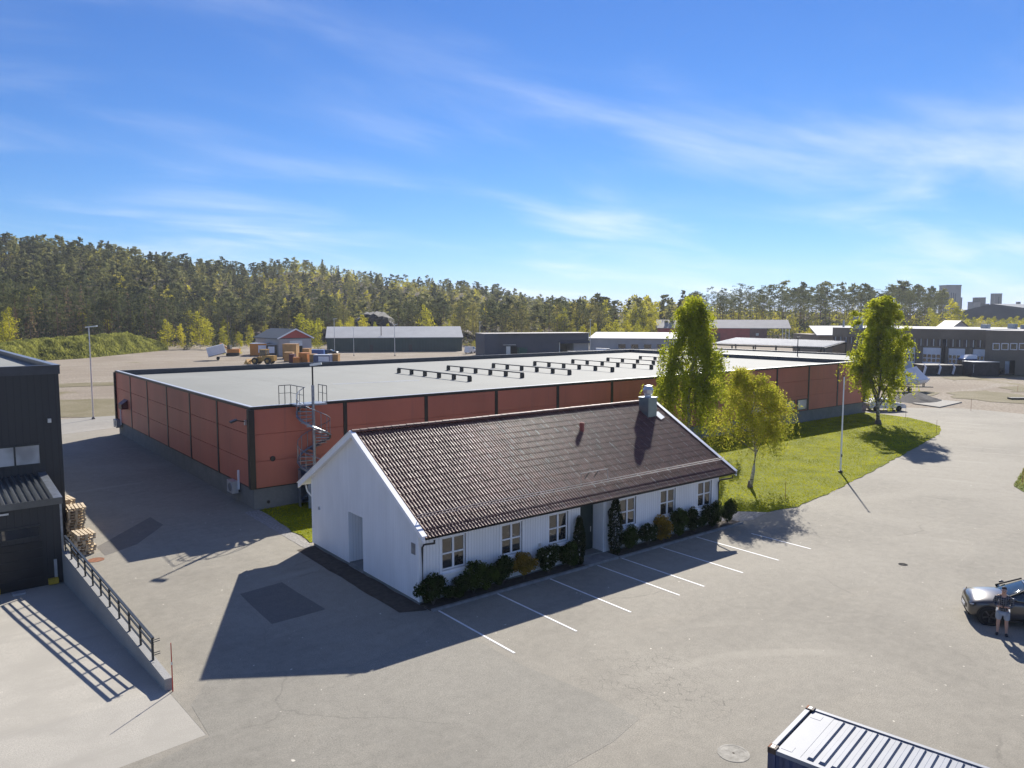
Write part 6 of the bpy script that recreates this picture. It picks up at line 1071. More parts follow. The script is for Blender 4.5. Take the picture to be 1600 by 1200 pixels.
# row of dark skips with pale ends, truck and long container by the depot
for k, (px_, lab) in enumerate(((1441, 'leftmost'), (1464, 'second from left'), (1486, 'third from left'))):
    p = G(px_, 586); t = thing('roll_off_skip', 'dark open skip with pale end frame, %s before the truck doors' % lab, 'skip', tuple(p), group='dark skips before the truck doors'); M = rot_M(p, YAW - R(90) - 0.1)
    MB().add([(0.3, 0, 0.3), (2.5, 0, 0.3), (2.5, 4.5, 0.3), (0.3, 4.5, 0.3), (0, 0, 1.9), (2.8, 0, 1.9), (2.8, 4.5, 1.9), (0, 4.5, 1.9)], [(0, 3, 2, 1), (4, 5, 6, 7), (0, 1, 5, 4), (1, 2, 6, 5), (2, 3, 7, 6), (3, 0, 4, 7)], M).build('hull', 'skip_dark', t); MB().bar(M @ Vector((0.15, -0.3, 0.2)), M @ Vector((0.5, -0.2, 1.6)), 0.25, 0.3).build('end_frame', 'tarp_white', t); MB().bar(M @ Vector((0.5, -0.2, 1.6)), M @ Vector((0.15, -0.1, 2.05)), 0.22, 0.25).build('end_frame', 'tarp_white', t); MB().box((0.1, -0.05, 0), (2.7, 0.25, 0.3), M).build('skid', 'dark_steel', t)
p = G(1510, 588); t = thing('truck', 'blue truck with pale cab roof parked at the right truck door', 'truck', tuple(p)); M = rot_M(p + Vector((4, 2, 0)), YAW - R(90)); cabp = MB().box((0, 0, 0.7), (2.3, 2.4, 3.0), M).build('cab', 'truck_blue', t); MB().add([(0.2, 0.1, 3.0), (2.5, 0.1, 3.0), (2.5, 2.3, 3.0), (0.2, 2.3, 3.0), (0.8, 0.2, 3.7), (2.5, 0.2, 3.8), (2.5, 2.2, 3.8), (0.8, 2.2, 3.7)], [(4, 5, 6, 7), (0, 1, 5, 4), (1, 2, 6, 5), (2, 3, 7, 6), (3, 0, 4, 7)], M).build('wind_deflector', 'van_white', cabp); MB().box((0.3, -0.03, 1.9), (1.6, -0.005, 2.7), M).build('side_window', 'car_glass', cabp); MB().box((-0.04, 0.2, 1.8), (-0.005, 2.2, 2.7), M).build('windscreen', 'car_glass', cabp); MB().box((2.35, 0.2, 0.9), (8.5, 2.2, 1.2), M).build('chassis', 'dark_steel', t)
for xx in (1.1, 6.2, 7.5):
    for yy in (0.1, 2.3): MB().lathe([(0.2, -0.15), (0.5, -0.15), (0.5, 0.15), (0.2, 0.15)], 14, M @ Matrix.Translation((xx, yy, 0.5)) @ Matrix.Rotation(R(90), 4, 'X')).build('wheel', 'tyre', t)
site_box('long dark box container with white roof before the truck depot', 1519, 588, 42, 22, 3.2, 'skip_dark', 0.03, 'box_container', 'container', win=(0.02, 0.04, 'steel_light'))
for lab, px_, py_ in (('dark flat object lying on the gravel at the right edge', 1592, 624), ('dark puddle-like scrap sheet by the box container', 1568, 586)):
    p = G(px_, py_); b = MB(); b.prism([(-1.4, -0.5), (1.3, -0.6), (1.5, 0.4), (-1.2, 0.6)], 0.02, 0.25, rot_M(p, YAW - R(90))); b.build('scrap_slab', 'skip_dark', None, label=lab, cat='scrap')
# planter walls on the gravel, rock face in the hill
def rock(label, cx_, dep, w_, h_, z0, seed, mat='rock'):
    rg = random.Random(seed); p = atd(cx_, dep); z = tz(p.x, p.y) + z0; b = MB(); nu, nv = 22, 12
    for j in range(nv + 1):
        for i in range(nu + 1):
            u = i / nu * 2 - 1; v = j / nv; top = (1 - abs(u) ** 2.6) * h_
            x = u * w_ + rg.uniform(-.5, .5); y = (v * 0.55 - 0.1) * h_ + (abs(u) ** 2) * 6 + rg.uniform(-1.2, 1.2); zz = v * top + rg.uniform(-.5, .5)
            if j == nv: y += 7; 
            q = p + _rt * x + Vector((math.cos(YAW), math.sin(YAW), 0)) * y; b.v.append((q.x, q.y, z + zz))
    for j in range(nv):
        for i in range(nu): a = j * (nu + 1) + i; b.f.append((a, a + 1, a + nu + 2, a + nu + 1)); b.mi.append(0)
    b.build('rock_face', mat, None, label=label, cat='rock')
plain('rock_dark', (0.022, 0.022, 0.026), 0.85, var=0.6, scale=0.3, bump=0.8); plain('rock_brown', (0.10, 0.075, 0.06), 0.95, var=0.5, scale=0.25, bump=0.9)
rock('dark smooth rock face in the wooded hillside above the green hall', 577, 298, 12.5, 14, -1.5, 3, 'rock_dark'); rock('brown rocky slope left of the dark rock face', 505, 296, 8, 7, -1, 4, 'rock_brown'); rock('brown rocky bank above the right end of the green hall', 700, 300, 13, 5, -1, 5, 'rock_brown'); rock('brown rocky bank behind the dark blue shed', 830, 292, 15, 4.5, -1, 6, 'rock_brown'); rock('small brown outcrop behind the grey garage', 405, 300, 8, 5.5, -1, 8, 'rock_brown')

# ------------------------------------------------------------------ foliage builders
def quads(C, size, flat=0.0, asp=0.55, r=rng):
    n = len(C); a = r.normal(size=(n, 3)); a[:, 2] *= (1 - flat * 0.8); a /= np.linalg.norm(a, axis=1)[:, None] + 1e-9
    b = np.cross(a, r.normal(size=(n, 3))); b /= np.linalg.norm(b, axis=1)[:, None] + 1e-9
    s = (size * r.uniform(0.6, 1.35, n))[:, None]
    V = np.stack([C - a * s * 0.6, C + b * s * asp * 0.5 + a * s * 0.05, C + a * s * 0.6, C - b * s * asp * 0.5 + a * s * 0.05], 1).reshape(-1, 3)
    return V, np.arange(4 * n).reshape(-1, 4)
def ball(n, r=rng):
    v = r.normal(size=(n, 3)); v /= np.linalg.norm(v, axis=1)[:, None]; return v * (r.random(n) ** 0.45)[:, None]
def pine_c(h, r, nb=22, per=15, lo=0.5, size=0.62):
    C = []
    for k in range(nb):
        t = lo + (1 - lo) * (k + r.random()) / nb; prof = 0.5 + 0.9 * math.sin(math.pi * min(1, (t - lo) / (1 - lo) * 0.8 + 0.18)) if t < 0.93 else 0.5
        L = h * 0.135 * prof * r.uniform(0.5, 1.35); az = r.uniform(0, 2 * np.pi); c = np.array([math.cos(az) * L, math.sin(az) * L, t * h + L * 0.12])
        C.append(c + ball(per, r) * np.array([1.15, 1.15, 0.5]) * (0.55 + 0.35 * prof)); 
        if r.random() < 0.6: C.append(c * np.array([0.5, 0.5, 1]) + ball(per // 3, r) * np.array([0.6, 0.6, 0.3]))
    C.append(np.array([0, 0, h * 0.97]) + ball(per, r) * np.array([0.5, 0.5, 0.7])); return np.concatenate(C), size
def spruce_c(h, r, lv=17, lo=0.10, size=0.75, wid=0.17):
    C = []
    for k in range(lv):
        t = lo + (1 - lo) * k / lv; R0 = h * wid * (1 - t) ** 0.85 * r.uniform(0.8, 1.15) + 0.15; nb = 4 + int(4 * (1 - t))
        for j in range(nb):
            az = r.uniform(0, 2 * np.pi); m_ = 3 + int(4 * (1 - t)); u = np.sqrt(r.uniform(0.08, 1, m_)) * R0
            C.append(np.stack([np.cos(az + r.normal(0, .12, m_)) * u, np.sin(az + r.normal(0, .12, m_)) * u, t * h - u * 0.28 + r.normal(0, 0.25, m_)], -1))
    C.append(np.stack([r.normal(0, .12, 8), r.normal(0, .12, 8), h * r.uniform(0.93, 1.0, 8)], -1)); return np.concatenate(C), size
def leafy_c(h, r, n=420, lo=0.18, wid=0.22, size=0.5, lobes=11):
    C = []
    for k in range(lobes):
        t = lo + (0.97 - lo) * (k + 0.5) / lobes; R0 = h * wid * math.sin(math.pi * min(0.97, 0.16 + 0.8 * t)) ** 0.8
        for j in range(2 if t < 0.85 else 1):
            az = r.uniform(0, 2 * np.pi); o = R0 * r.uniform(0.2, 0.75); C.append(np.array([math.cos(az) * o, math.sin(az) * o, t * h]) + ball(n // (2 * lobes), r) * np.array([R0 * 0.62, R0 * 0.62, h * 0.085]))
    return np.concatenate(C), size
def trunk_mb(h, r0, r, bend=0.02, branches=0, lo=0.4):
    b = MB(); P = [(0, 0, -0.5)] + [(r.normal(0, bend * h * 0.25), r.normal(0, bend * h * 0.25), h * t) for t in (0.3, 0.6, 0.97)]; b.tube(P, r0, 6, r0 * 0.2)
    for k in range(branches):
        t = r.uniform(lo, 0.92); az = r.uniform(0, 2 * np.pi); L = h * 0.1 * r.uniform(0.5, 1.1); b.tube([(0, 0, h * t), (math.cos(az) * L, math.sin(az) * L, h * t + L * 0.2)], r0 * 0.22, 3, r0 * 0.08, False)
    return b
protos = {}
def proto(kind, i, h, fn, bark, leafm, r0, branches, lo):
    r = np.random.default_rng(100 + i * 7 + hash_(kind)); C, sz = fn(h, r); V, F = quads(C, sz, r=r); cm = npmesh('crown', V, F, [leafm]); tb = trunk_mb(h, r0, r, 0.02, branches, lo)
    tm_ = bpy.data.meshes.new('trunk'); tm_.from_pydata(tb.v, [], tb.f); tm_.materials.append(MATS[bark]); protos.setdefault(kind, []).append((cm, tm_, h, V, F))
def hash_(s): return sum(ord(c) * (i + 3) for i, c in enumerate(s)) % 997
for i in range(5): proto('pine', i, 18.0, lambda h, r, i=i: pine_c(h, r, 24 + i * 2, 15, 0.42 + 0.05 * (i % 4), 0.6), 'pine_bark', 'pine_needle', 0.2, 14, 0.35)
for i in range(5): proto('tallpine', i, 18.0, lambda h, r, i=i: pine_c(h, r, 20 + i, 20, 0.56 + 0.03 * (i % 4), 0.42), 'pine_bark', 'pine_needle', 0.17, 12, 0.45)
for i in range(4): proto('spruce', i, 20.0, lambda h, r, i=i: spruce_c(h, r, 18, 0.06 + 0.05 * i, 0.8, 0.15 + 0.02 * (i % 3)), 'bark', 'spruce_needle', 0.22, 6, 0.1)
for i in range(2): proto('dead', i, 18.0, lambda h, r, i=i: spruce_c(h, r, 13, 0.15, 0.5, 0.14), 'bark', 'dead_needle', 0.2, 16, 0.1)
for i in range(4): proto('birch', i, 12.0, lambda h, r, i=i: leafy_c(h, r, 1500, 0.06 + 0.03 * i, 0.23 + 0.02 * (i % 2), 0.36), 'birch_bark', 'spring_leaf', 0.11, 10, 0.2)
for i in range(2): proto('olive', i, 12.0, lambda h, r, i=i: leafy_c(h, r, 700, 0.15, 0.25, 0.40), 'bark', 'olive_leaf', 0.13, 10, 0.2)
def plant(kind, p, h, label, cat, group, name, wscale=1.0, rz_=None):
    cm, tm_, h0, _, _ = protos[kind][int(rng.integers(len(protos[kind])))]; s = h / h0
    t = bpy.data.objects.new(name, None); col.objects.link(t); t.empty_display_size = 0.3; t.location = p; t.rotation_euler = (0, 0, rng.uniform(0, 6.28) if rz_ is None else rz_); t.scale = (s * wscale, s * wscale, s); props(t, label, cat, group)
    for nm, m_ in (('trunk', tm_), ('crown', cm)): o = bpy.data.objects.new(nm, m_); col.objects.link(o); o.parent = t
    return t
# ------------------------------------------------------------------ forest
cand = []
def scatter(px0, px1, dfun, n, hfun, mixf, minsep=2.6):
    pts = []; cell = {}; tries = 0
    while len(pts) < n and tries < n * 12:
        tries += 1; px_ = rng.uniform(px0, px1); d0, d1 = dfun(px_); dep = math.sqrt(rng.uniform(d0 * d0, d1 * d1)); p = atd(px_, dep); key = (int(p.x / minsep), int(p.y / minsep))
        if any((key[0] + i, key[1] + j) in cell for i in (-1, 0, 1) for j in (-1, 0, 1)) and rng.random() < 0.8: continue
        cell[key] = 1; kind = mixf(px_, (dep - d0) / (d1 - d0)); pts.append(1); cand.append((dep, p.x, p.y, tz(p.x, p.y), hfun(px_, (dep - d0) / (d1 - d0), kind), kind))
ib = lambda x: float(np.interp(x, SKY_X, BAS_D)); ir = lambda x: float(np.interp(x, SKY_X, RID_D))
def mix_hill(x, t):
    u = rng.random(); dec = float(np.interp(x, [0, 250, 420, 600, 850], [0.14, 0.22, 0.46, 0.50, 0.48])) * (1.0 if t > 0.12 else 0.5)
    if u < dec * 0.6: return 'birch'
    if u < dec: return 'olive'
    return 'spruce' if rng.random() < float(np.interp(x, [0, 300, 900], [0.45, 0.35, 0.25])) else 'pine'
def h_hill(x, t, k): 
    base = float(np.interp(t, [0, 0.12, 0.4, 1.1], [15.5, 14, 11.5, 10])) * float(np.interp(x, [0, 300, 450, 900], [1.0, 0.95, 0.78, 0.78])); return base * rng.uniform(0.6, 1.3) * (0.75 if k in ('birch', 'olive') else 1)
def open_rock(x, t): return False
scatter(-160, 900, lambda x: (ib(x) + 22, ir(x) + 45), 2300, h_hill, mix_hill, 3.2)
cand = [c for c in cand if not any(abs((800 + CAM_F * math.tan(YAW - math.atan2(c[2], c[1]))) - cx_) < wd and c[0] < dd for cx_, wd, dd in ((577, 44, 320), (505, 30, 306), (700, 60, 312), (830, 70, 303), (405, 28, 312)))]
# tall front rows on the left, pines standing at the foot of the hill, pine wood on the right
scatter(-40, 262, lambda x: (ib(x) + 6, ib(x) + 30), 85, lambda x, t, k: rng.uniform(12, 20) * (0.92 if x > 200 else 1), lambda x, t: rng.choice(['spruce', 'spruce', 'pine', 'dead']), 3.0)
scatter(262, 540, lambda x: (ib(x) + 22, ib(x) + 45), 55, lambda x, t, k: rng.uniform(12, 18), lambda x, t: rng.choice(['pine', 'pine', 'spruce', 'olive']), 4.0)
scatter(610, 900, lambda x: (ib(x) + 25, ib(x) + 60), 55, lambda x, t, k: rng.uniform(11, 17), lambda x, t: rng.choice(['pine', 'pine', 'olive', 'pine']), 4.5)
scatter(868, 1090, lambda x: (ib(x) + 12, ib(x) + 80), 95, lambda x, t, k: rng.uniform(13, 18) * float(np.interp(x, [868, 1050], [0.95, 1.05])), lambda x, t: rng.choice(['pine', 'pine', 'spruce', 'olive', 'birch']), 3.4)
scatter(1080, 1472, lambda x: (ib(x) + 14, ib(x) + 95), 290, lambda x, t, k: rng.uniform(14, 20.5) if k != 'birch' else rng.uniform(8, 13), lambda x, t: rng.choice(['tallpine', 'tallpine', 'tallpine', 'tallpine', 'tallpine', 'birch']), 3.0)
cand.sort(key=lambda c: c[0])
LAB = {'pine': ('pine_tree', 'pine with dark rounded crown and bare reddish trunk at the forest edge', 'pine tree', 'pines at the forest edge'), 'tallpine': ('pine_tree', 'tall bare-stemmed pine in the pine wood behind the red barn and truck depot', 'pine tree', 'tall pines of the pine wood'), 'spruce': ('spruce_tree', 'dark pointed spruce at the forest edge', 'spruce tree', 'spruces at the forest edge'), 'birch': ('birch_tree', 'fresh yellow-green birch scattered among the dark conifers', 'birch tree', 'birches among the conifers'), 'olive': ('leafy_tree', 'olive-brown leafy tree just coming into leaf among the conifers', 'tree', 'olive leafy trees among the conifers'), 'dead': ('withered_spruce', 'withered brownish spruce in the left forest front', 'spruce tree', 'withered spruces in the left forest front')}
CAP = {'tallpine': 200, 'pine': 190, 'spruce': 110, 'birch': 60, 'olive': 50, 'dead': 30}; cnt = {}; far = []
for c in cand:
    k = c[5]; cnt[k] = cnt.get(k, 0) + 1
    if cnt[k] <= CAP[k]: nm, lb, ct_, gp = LAB[k]; plant(k, (c[1], c[2], c[3] - 0.1), c[4], lb, ct_, gp, nm, rng.uniform(0.85, 1.2))
    else: far.append(c)
MI = {'tallpine': 0, 'pine': 0, 'spruce': 1, 'birch': 2, 'olive': 3, 'dead': 4}; VV, FF, mm = [], [], []; base = 0
lowp = {}
for k, fn in (('tallpine', lambda h, r: pine_c(h, r, 13, 13, 0.55, 0.8)), ('pine', lambda h, r: pine_c(h, r, 15, 15, 0.35, 0.95)), ('spruce', lambda h, r: spruce_c(h, r, 12, 0.10, 1.1, 0.20)), ('birch', lambda h, r: leafy_c(h, r, 300, 0.12, 0.32, 0.8, 8)), ('olive', lambda h, r: leafy_c(h, r, 280, 0.12, 0.34, 0.85, 8)), ('dead', lambda h, r: spruce_c(h, r, 9, 0.15, 0.8, 0.15))):
    for i in range(4):
        r = np.random.default_rng(900 + i); C, sz = fn(12.0, r); lowp.setdefault(k, []).append(quads(C, sz, r=r))
for c in far:
    V0, F0 = lowp[c[5]][int(rng.integers(4))]; s = c[4] / 12.0; a = rng.uniform(0, 6.28); ca, sa = math.cos(a), math.sin(a); w_ = s * rng.uniform(0.9, 1.45)
    V1 = np.stack([(V0[:, 0] * ca - V0[:, 1] * sa) * w_ + c[1], (V0[:, 0] * sa + V0[:, 1] * ca) * w_ + c[2], V0[:, 2] * s + c[3] - 0.2], -1); VV.append(V1); FF.append(F0 + base); u_ = rng.random(); mm.append(np.full(len(F0), MI[c[5]] if c[5] not in ('pine', 'spruce') or u_ < 0.45 else 5 if u_ < 0.75 else 6)); base += len(V1)
leaf('pine_pale', (0.23, 0.24, 0.105), 0.4, 0.5, False, 0.12); leaf('pine_deep', (0.085, 0.105, 0.055), 0.3, 0.5, False, 0.12); leaf('pine_far', (0.165, 0.18, 0.082), 0.35, 0.55, False, 0.12); leaf('spruce_far', (0.11, 0.12, 0.06), 0.3, 0.55, False, 0.12); leaf('birch_far', (0.46, 0.44, 0.055), 0.5, 0.45, False, 0.12); leaf('olive_far', (0.31, 0.29, 0.085), 0.45, 0.45, False, 0.12)
addobj(npmesh('hill_forest', np.concatenate(VV), np.concatenate(FF), ['pine_far', 'spruce_far', 'birch_far', 'olive_far', 'dead_needle', 'pine_pale', 'pine_deep'], np.concatenate(mm)), 'hill_forest', label='dense mixed forest covering the hillside behind', cat='forest', kind='stuff')
# undergrowth along the forest foot
n = 16000; px_ = rng.uniform(-60, 1480, n); dep = np.interp(px_, SKY_X, BAS_D) + rng.uniform(-2, 60, n) ** 1.0; th = YAW - np.arctan((px_ - 800) / CAM_F); d_ = dep / np.cos(YAW - th); X, Y = np.cos(th) * d_, np.sin(th) * d_; Z = terrain(X, Y)
C = np.stack([X, Y, Z + rng.uniform(0, 1.4, n)], -1); V, F = quads(C, 0.9); addobj(npmesh('undergrowth', V, F, ['olive_leaf', 'dead_needle', 'shrub_green'], rng.integers(0, 3, n)), 'undergrowth', label='low brownish undergrowth along the foot of the forest', cat='undergrowth', kind='stuff')
n = 9000; px_ = rng.uniform(1070, 1500, n); dep = rng.uniform(350, 460, n); th = YAW - np.arctan((px_ - 800) / CAM_F); d_ = dep / np.cos(YAW - th); X, Y = np.cos(th) * d_, np.sin(th) * d_; hh = 1.5 + 3.0 * (0.5 + 0.5 * np.sin(X * 0.21) * np.sin(Y * 0.17)); C = np.stack([X, Y, terrain(X, Y) + rng.random(n) * hh], -1); V, F = quads(C, 1.25); addobj(npmesh('undergrowth', V, F, ['olive_leaf', 'shrub_green', 'spring_leaf'], rng.choice([0, 1, 1, 2], n)), 'undergrowth', label='green scrub between the stems of the pine wood at right', cat='undergrowth', kind='stuff')
# young birches and bushes in front of the forest: (column, depth, top row, width factor, label)
young = [(6, 205, 500, 1.5, 'yellow-green birch above the black depot roof, at the left edge'), (16, 204, 479, 0.9, 'taller yellow-green birch beside the one at the left edge'), (262, 250, 498, 1.1, 'first small yellow-green birch right of the grass bank'), (284, 256, 505, 1.0, 'second small yellow-green birch right of the grass bank'), (313, 258, 486, 1.25, 'tallest yellow-green birch of the row right of the grass bank'), (328, 254, 503, 1.2, 'bushy yellow-green birch right of the tallest in the row'), (350, 252, 509, 1.2, 'yellow-green birch above the tilted white trailer'), (374, 254, 517, 1.3, 'low yellow-green birch right of the white trailer'), (391, 262, 507, 0.9, 'yellow-green birch left of the grey garage'), (349, 218, 549, 1.8, 'small yellow-green bush among the machines by the white trailer'), (375, 216, 548, 1.5, 'small yellow-green bush left of the wheel loader'),
    (474, 238, 489, 1.75, 'big round bright green tree between grey garage and green hall'), (497, 244, 496, 1.2, 'smaller bright tree at the right of the big round tree'), (532, 268, 499, 1.1, 'leftmost bright birch behind the green hall roof'), (549, 270, 495, 1.1, 'second bright birch behind the green hall roof'), (566, 268, 491, 1.3, 'tallest bright birch behind the green hall roof'), (586, 270, 502, 1.1, 'small bright birch right of the tallest behind the green hall'), (606, 271, 505, 1.1, 'rightmost bright birch behind the green hall roof'), (665, 280, 475, 0.9, 'bright birch on the hill foot above the middle of the green hall'), (700, 276, 498, 1.1, 'olive bush above the right end of the green hall'),
    (897, 250, 512, 1.2, 'leftmost young birch behind the dark shed'), (912, 253, 506, 1.1, 'second young birch behind the dark shed'), (928, 252, 504, 1.1, 'third young birch behind the dark shed'), (944, 255, 510, 1.2, 'fourth young birch behind the dark shed'), (961, 252, 499, 1.2, 'fifth young birch behind the dark shed'), (978, 254, 497, 1.2, 'sixth and tallest young birch behind the dark shed'), (995, 252, 500, 1.2, 'seventh young birch behind the dark shed'), (1011, 251, 506, 1.1, 'rightmost young birch behind the dark shed'),
    (745, 232, 528, 1.6, 'pale willow bush left of the dark shed'), (1263, 255, 512, 1.2, 'small yellow bush right of the red barn'), (1252, 262, 516, 1.3, 'low yellow bush beside the red barn end'), (1450, 300, 480, 1.2, 'pale yellow birch at the right end of the pine wood'), (1482, 310, 466, 1.1, 'pale feathery birch before the tall grey tower'), (1494, 306, 478, 1.3, 'pale feathery bush right of the tall grey tower')]
for k in range(10): young.append((1508 + k * 11, 330 + (k % 3) * 4, 497 - (k * 7) % 5, 1.5, ['first', 'second', 'third', 'fourth', 'fifth', 'sixth', 'seventh', 'eighth', 'ninth', 'tenth'][k] + ' bright bush from the left in the row before the blue hall'))
for x_, dep_, yt, wf, lb in young:
    p = atd(x_, dep_); z = tz(p.x, p.y); h = CAM_H + (490.5 - yt) / CAM_F * dep_ - z; plant('birch', (p.x, p.y, z - 0.1), max(2.0, h), lb, 'bush' if 'bush' in lb else 'tree', 'young birches and bushes before the forest', 'young_birch' if 'birch' in lb else 'leafy_bush', wf)
for x_, dep_, yt, lb in ((34, 206, 500, 'small dark pine beside the birches at the left edge'), (292, 248, 512, 'low dark conifer between the birches right of the grass bank'), (338, 250, 508, 'low dark conifer under the tallest birch of the row'), (362, 252, 512, 'low dark conifer between birches above the white trailer')):
    p = atd(x_, dep_); z = tz(p.x, p.y); plant('spruce', (p.x, p.y, z - 0.1), CAM_H + (490.5 - yt) / CAM_F * dep_ - z, lb, 'conifer', None, 'small_conifer', 1.6)
for x_, dep_, h_ in ((859, 268, 17.5), (8, 425, 12), (22, 428, 13), (33, 430, 11.5), (52, 432, 12), (68, 435, 12)):
    p = atd(x_, dep_); plant('pine', (p.x, p.y, tz(p.x, p.y) - 0.1), h_, 'lone pine rising above the dark shed against the sky' if x_ > 800 else 'pine standing free on the hilltop skyline at left', 'pine tree', None if x_ > 800 else 'pines on the hilltop skyline', 'pine_tree', 0.8)

# ------------------------------------------------------------------ birches near the house
def near_birch(name, label, x, y, h, env, seed, nlimb, strands, slen, leafm, lsize, top_leaves, r0, lean=(0, 0), tr_lo=0.15, rmin=0.38, umin=0.3):
    r = np.random.default_rng(seed); t = thing(name, label, 'birch tree', (x, y, 0.02)); ez = [e[0] * h for e in env]; er = [e[1] for e in env]
    def R_(z): return float(np.interp(z, ez, er))
    tp = [(r.normal(0, 0.05 + 0.05 * k) + lean[0] * k / 6, r.normal(0, 0.05 + 0.05 * k) + lean[1] * k / 6, h * k / 6.3 - (0.15 if k == 0 else 0)) for k in range(7)]; tp[0] = (0, 0, -0.1); b = MB(); b.tube(tp, r0, 9, 0.02); tb = b.build('trunk', 'birch_bark', t, False, True)
    b2 = MB(); b2.lathe([(r0 * 1.9, -0.1), (r0 * 1.35, 0.12), (r0 * 1.02, 0.45)], 9); b2.build('root_flare', 'bark', t, False, True)
    def tpt(z): return np.array([np.interp(z, [q[2] for q in tp], [q[i] for q in tp]) for i in (0, 1)] + [z])
    L = []; br = MB()
    for k in range(nlimb):
        z0 = h * (tr_lo + (0.93 - tr_lo) * (k + r.random()) / nlimb); az = k * 2.4 + r.uniform(-.5, .5); z1 = min(h * 0.985, z0 + (h - z0) * r.uniform(0.15, 0.45) + 0.3); rr = R_(z1) * r.uniform(rmin, 1.15)
        a = tpt(z0); c = np.array([math.cos(az) * rr, math.sin(az) * rr, z1]) + np.append(tpt(z1)[:2], 0); m = (a + c) / 2 + np.array([0, 0, 0.12 * (z1 - z0) + 0.1]) + r.normal(0, 0.12, 3)
        rad = max(0.012, r0 * 0.38 * (1 - z0 / h)); br.tube([tuple(a), tuple(m), tuple(c)], rad, 5, rad * 0.25, False); L.append((a, m, c))
        for j in range(3):
            u = r.uniform(0.4, 0.95); p = a * (1 - u) ** 2 + 2 * m * u * (1 - u) + c * u * u; q = p + np.array([r.normal(0, .5), r.normal(0, .5), r.uniform(0.0, 0.6)]) * (0.5 + rr * 0.35); br.tube([tuple(p), tuple(q)], rad * 0.4, 4, rad * 0.15, False); L.append((p, (p + q) / 2, q))
    br.build('branches', 'bark', t, False, kind='stuff')
    C = []; tw = []
    for k in range(strands):
        a, m, c = L[int(r.integers(len(L)))]; u = r.uniform(umin, 1.05); p = a * (1 - u) ** 2 + 2 * m * u * (1 - u) + c * u * u + r.normal(0, 0.16, 3); ln = slen * r.uniform(0.35, 1.15) * (1.0 if p[2] < 0.75 * h else 0.55); ln = min(ln, p[2] - 1.0 - r.random())
        if ln < 0.15: ln = 0.15
        out = p[:2] / (np.linalg.norm(p[:2]) + 1e-6); nl = max(4, int(ln / 0.13)); s = np.linspace(0, 1, nl); sw = r.normal(0, 0.14, 2)
        P = np.stack([p[0] + (out[0] * 0.35 + sw[0]) * np.sin(s * 1.6) * min(1, ln), p[1] + (out[1] * 0.35 + sw[1]) * np.sin(s * 1.6) * min(1, ln), p[2] + 0.10 * np.sin(s * 3.1) - ln * s ** 1.35], -1); C.append(P + r.normal(0, 0.05, P.shape)); C.append(P + r.normal(0, 0.09, P.shape))
    for k in range(top_leaves // 34):
        a, m, c = L[int(r.integers(len(L)))]; u = r.uniform(0.45, 1.08); p = a * (1 - u) ** 2 + 2 * m * u * (1 - u) + c * u * u; C.append(p + ball(34, r) * np.array([0.46, 0.46, 0.30]) * r.uniform(0.6, 1.3))
    C = np.concatenate(C); V, F = quads(C, lsize, 0, 0.75, r); mi = (r.random(len(F)) < 0.35).astype(int); o = addobj(npmesh('crown', V, F, list(leafm), mi), 'crown', t); return t
p1 = atd(1077, 1); az1 = math.atan2(p1.y, p1.x); x1 = 39.2 / math.tan(az1)
near_birch('weeping_birch', 'tall weeping birch with hanging branches behind the right end of the white house', x1, 39.2, 13.2, [(0.15, 1.8), (0.35, 3.4), (0.5, 3.9), (0.64, 3.5), (0.72, 2.3), (0.8, 1.7), (0.9, 1.3), (1.0, 0.35)], 11, 34, 1150, 4.2, ('birch_leaf_deep', 'birch_leaf'), 0.135, 4600, 0.2, tr_lo=0.22, rmin=0.55, umin=0.55)
p2_ = G(1172, 762); near_birch('small_birch', 'small rounded birch with thin golden leaves on the lawn beside the white house', p2_.x, p2_.y, 7.8, [(0.2, 1.9), (0.4, 2.9), (0.6, 2.9), (0.8, 2.3), (0.93, 1.4), (1.0, 0.4)], 23, 34, 1350, 1.7, ('birch_leaf_warm', 'birch_leaf'), 0.09, 11000, 0.13, tr_lo=0.28)
p3_ = G(1372, 663); near_birch('column_birch', 'tall dense birch on the far lawn by the warehouse corner', p3_.x, p3_.y, 13.3, [(0.08, 2.8), (0.25, 3.5), (0.5, 3.2), (0.7, 2.75), (0.85, 2.1), (0.95, 1.2), (1.0, 0.3)], 37, 48, 1300, 2.2, ('birch_leaf_deep', 'birch_leaf'), 0.155, 25000, 0.26, tr_lo=0.12)

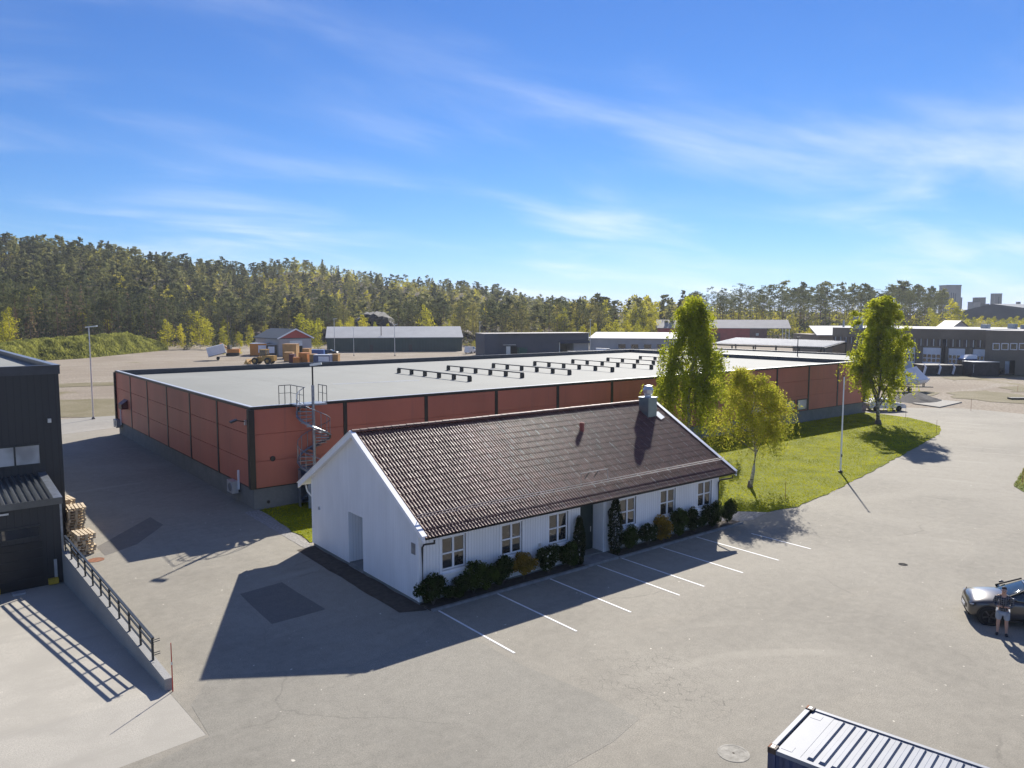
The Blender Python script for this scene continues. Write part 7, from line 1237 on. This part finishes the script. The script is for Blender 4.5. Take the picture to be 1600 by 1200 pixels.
# ------------------------------------------------------------------ shrubs along the house front
def shrub(label, px_, pyb, wpx, hpx, mat, kind='round', flowers=0, yb=24.93):
    q = onY(px_, pyb, yb); dep_ = q.x * math.cos(YAW) + q.y * math.sin(YAW); s = dep_ / CAM_F; w_, h_ = wpx * s / 2 * 1.3, hpx * s * 1.3; r = np.random.default_rng(int(px_)); t = thing('columnar_conifer' if kind == 'column' else 'shrub', label, 'shrub', (q.x, yb, 0.06)); dy = min(w_, 0.55 if kind == 'round' else 0.32)
    if kind == 'column': zz = r.random(2600) ** 0.8; a = r.uniform(0, 2 * np.pi, 2600); rr = (0.25 + 0.75 * np.sin(np.pi * np.clip(zz * 0.85 + 0.12, 0, 1))) * np.sqrt(r.uniform(0.3, 1, 2600)); C = np.stack([np.cos(a) * rr * w_, np.sin(a) * rr * dy, zz * h_], -1); sz = 0.085
    else:
        C = []; nl = 14
        for k in range(nl):
            c = ball(1, r)[0]; c = c / (np.linalg.norm(c) + 1e-6) * r.uniform(0.35, 0.72); C.append((c + ball(300, r) * 0.42 * r.uniform(0.7, 1.1)) * np.array([w_, dy, h_ * 0.5]) + np.array([0, 0, h_ * 0.5]))
        C = np.concatenate(C); C = C[C[:, 2] > 0.02]; sz = 0.075
    V, F = quads(C, sz, 0, 0.7, r); addobj(npmesh('foliage', V, F, [mat]), 'foliage', t); b = MB()
    for k in range(5): a = r.uniform(0, 6.28); b = MB(); b.tube([(0, 0, -0.05), (math.cos(a) * w_ * 0.4, math.sin(a) * dy * 0.4, h_ * 0.6)], 0.018, 4, 0.006); b.build('stem', 'bark', t, False)
    if flowers: k = r.choice(len(C), flowers, replace=False); P = C[k] * np.array([1.06, 1.08, 1.03]); P = P[P[:, 1] < 0.1]; V, F = quads(np.repeat(P, 5, 0) + r.normal(0, 0.018, (len(P) * 5, 3)), 0.06, 0, 0.9, r); addobj(npmesh('blossom', V, F, ['petal']), 'blossom', t, kind='stuff')
shrub('dark round shrub at the left front corner of the house', 677, 944, 56, 42, 'shrub_dark'); shrub('low dark shrub right of the corner shrub', 712, 936, 40, 26, 'shrub_dark'); shrub('loose grey-green shrub under the first window', 740, 930, 56, 46, 'shrub_green'); shrub('small green shrub between first and second window', 765, 922, 34, 36, 'shrub_green'); shrub('dark rounded shrub under the second window', 786, 917, 44, 42, 'shrub_dark'); shrub('ochre shrub right of the second window', 818, 906, 42, 36, 'shrub_ochre'); shrub('dark shrub with white blossom left of the third window', 857, 899, 42, 36, 'shrub_dark', 'round', 46); shrub('round green shrub under the third window', 890, 888, 42, 36, 'shrub_green')
shrub('dark columnar conifer left of the green door', 905, 868, 16, 58, 'conifer_dark', 'column'); shrub('dark columnar conifer right of the green door', 961, 866, 22, 70, 'conifer_dark', 'column')
shrub('dark green shrub right of the door under the fourth window', 985, 862, 40, 34, 'shrub_green'); shrub('shrub with white blossom right of the fourth window', 1012, 852, 28, 30, 'shrub_dark', 'round', 60); shrub('ochre shrub left of the fifth window', 1036, 846, 36, 34, 'shrub_ochre'); shrub('green bushy shrub under the fifth window', 1060, 838, 32, 40, 'shrub_green'); shrub('dark low shrub right of the fifth window', 1086, 832, 38, 34, 'shrub_dark'); shrub('dark wide shrub under the sixth window', 1112, 824, 42, 34, 'shrub_dark'); shrub('dark shrub at the right front corner of the house', 1136, 818, 30, 34, 'shrub_dark')

# ------------------------------------------------------------------ air
m, t_ = nodes_of('haze_air'); N = NT(t_); pv = N.n('ShaderNodeVolumePrincipled'); pv.inputs['Color'].default_value = (0.86, 0.92, 1.0, 1); pv.inputs['Density'].default_value = 0.00014; pv.inputs['Anisotropy'].default_value = 0.25
o = N.n('ShaderNodeOutputMaterial'); N.l(pv.outputs[0], o.inputs['Volume'])
mbox('haze', (-700, -700, -6), (1300, 1300, 95), 'haze_air', kind='stuff', label='thin bright haze lying over the distance', cat='haze')
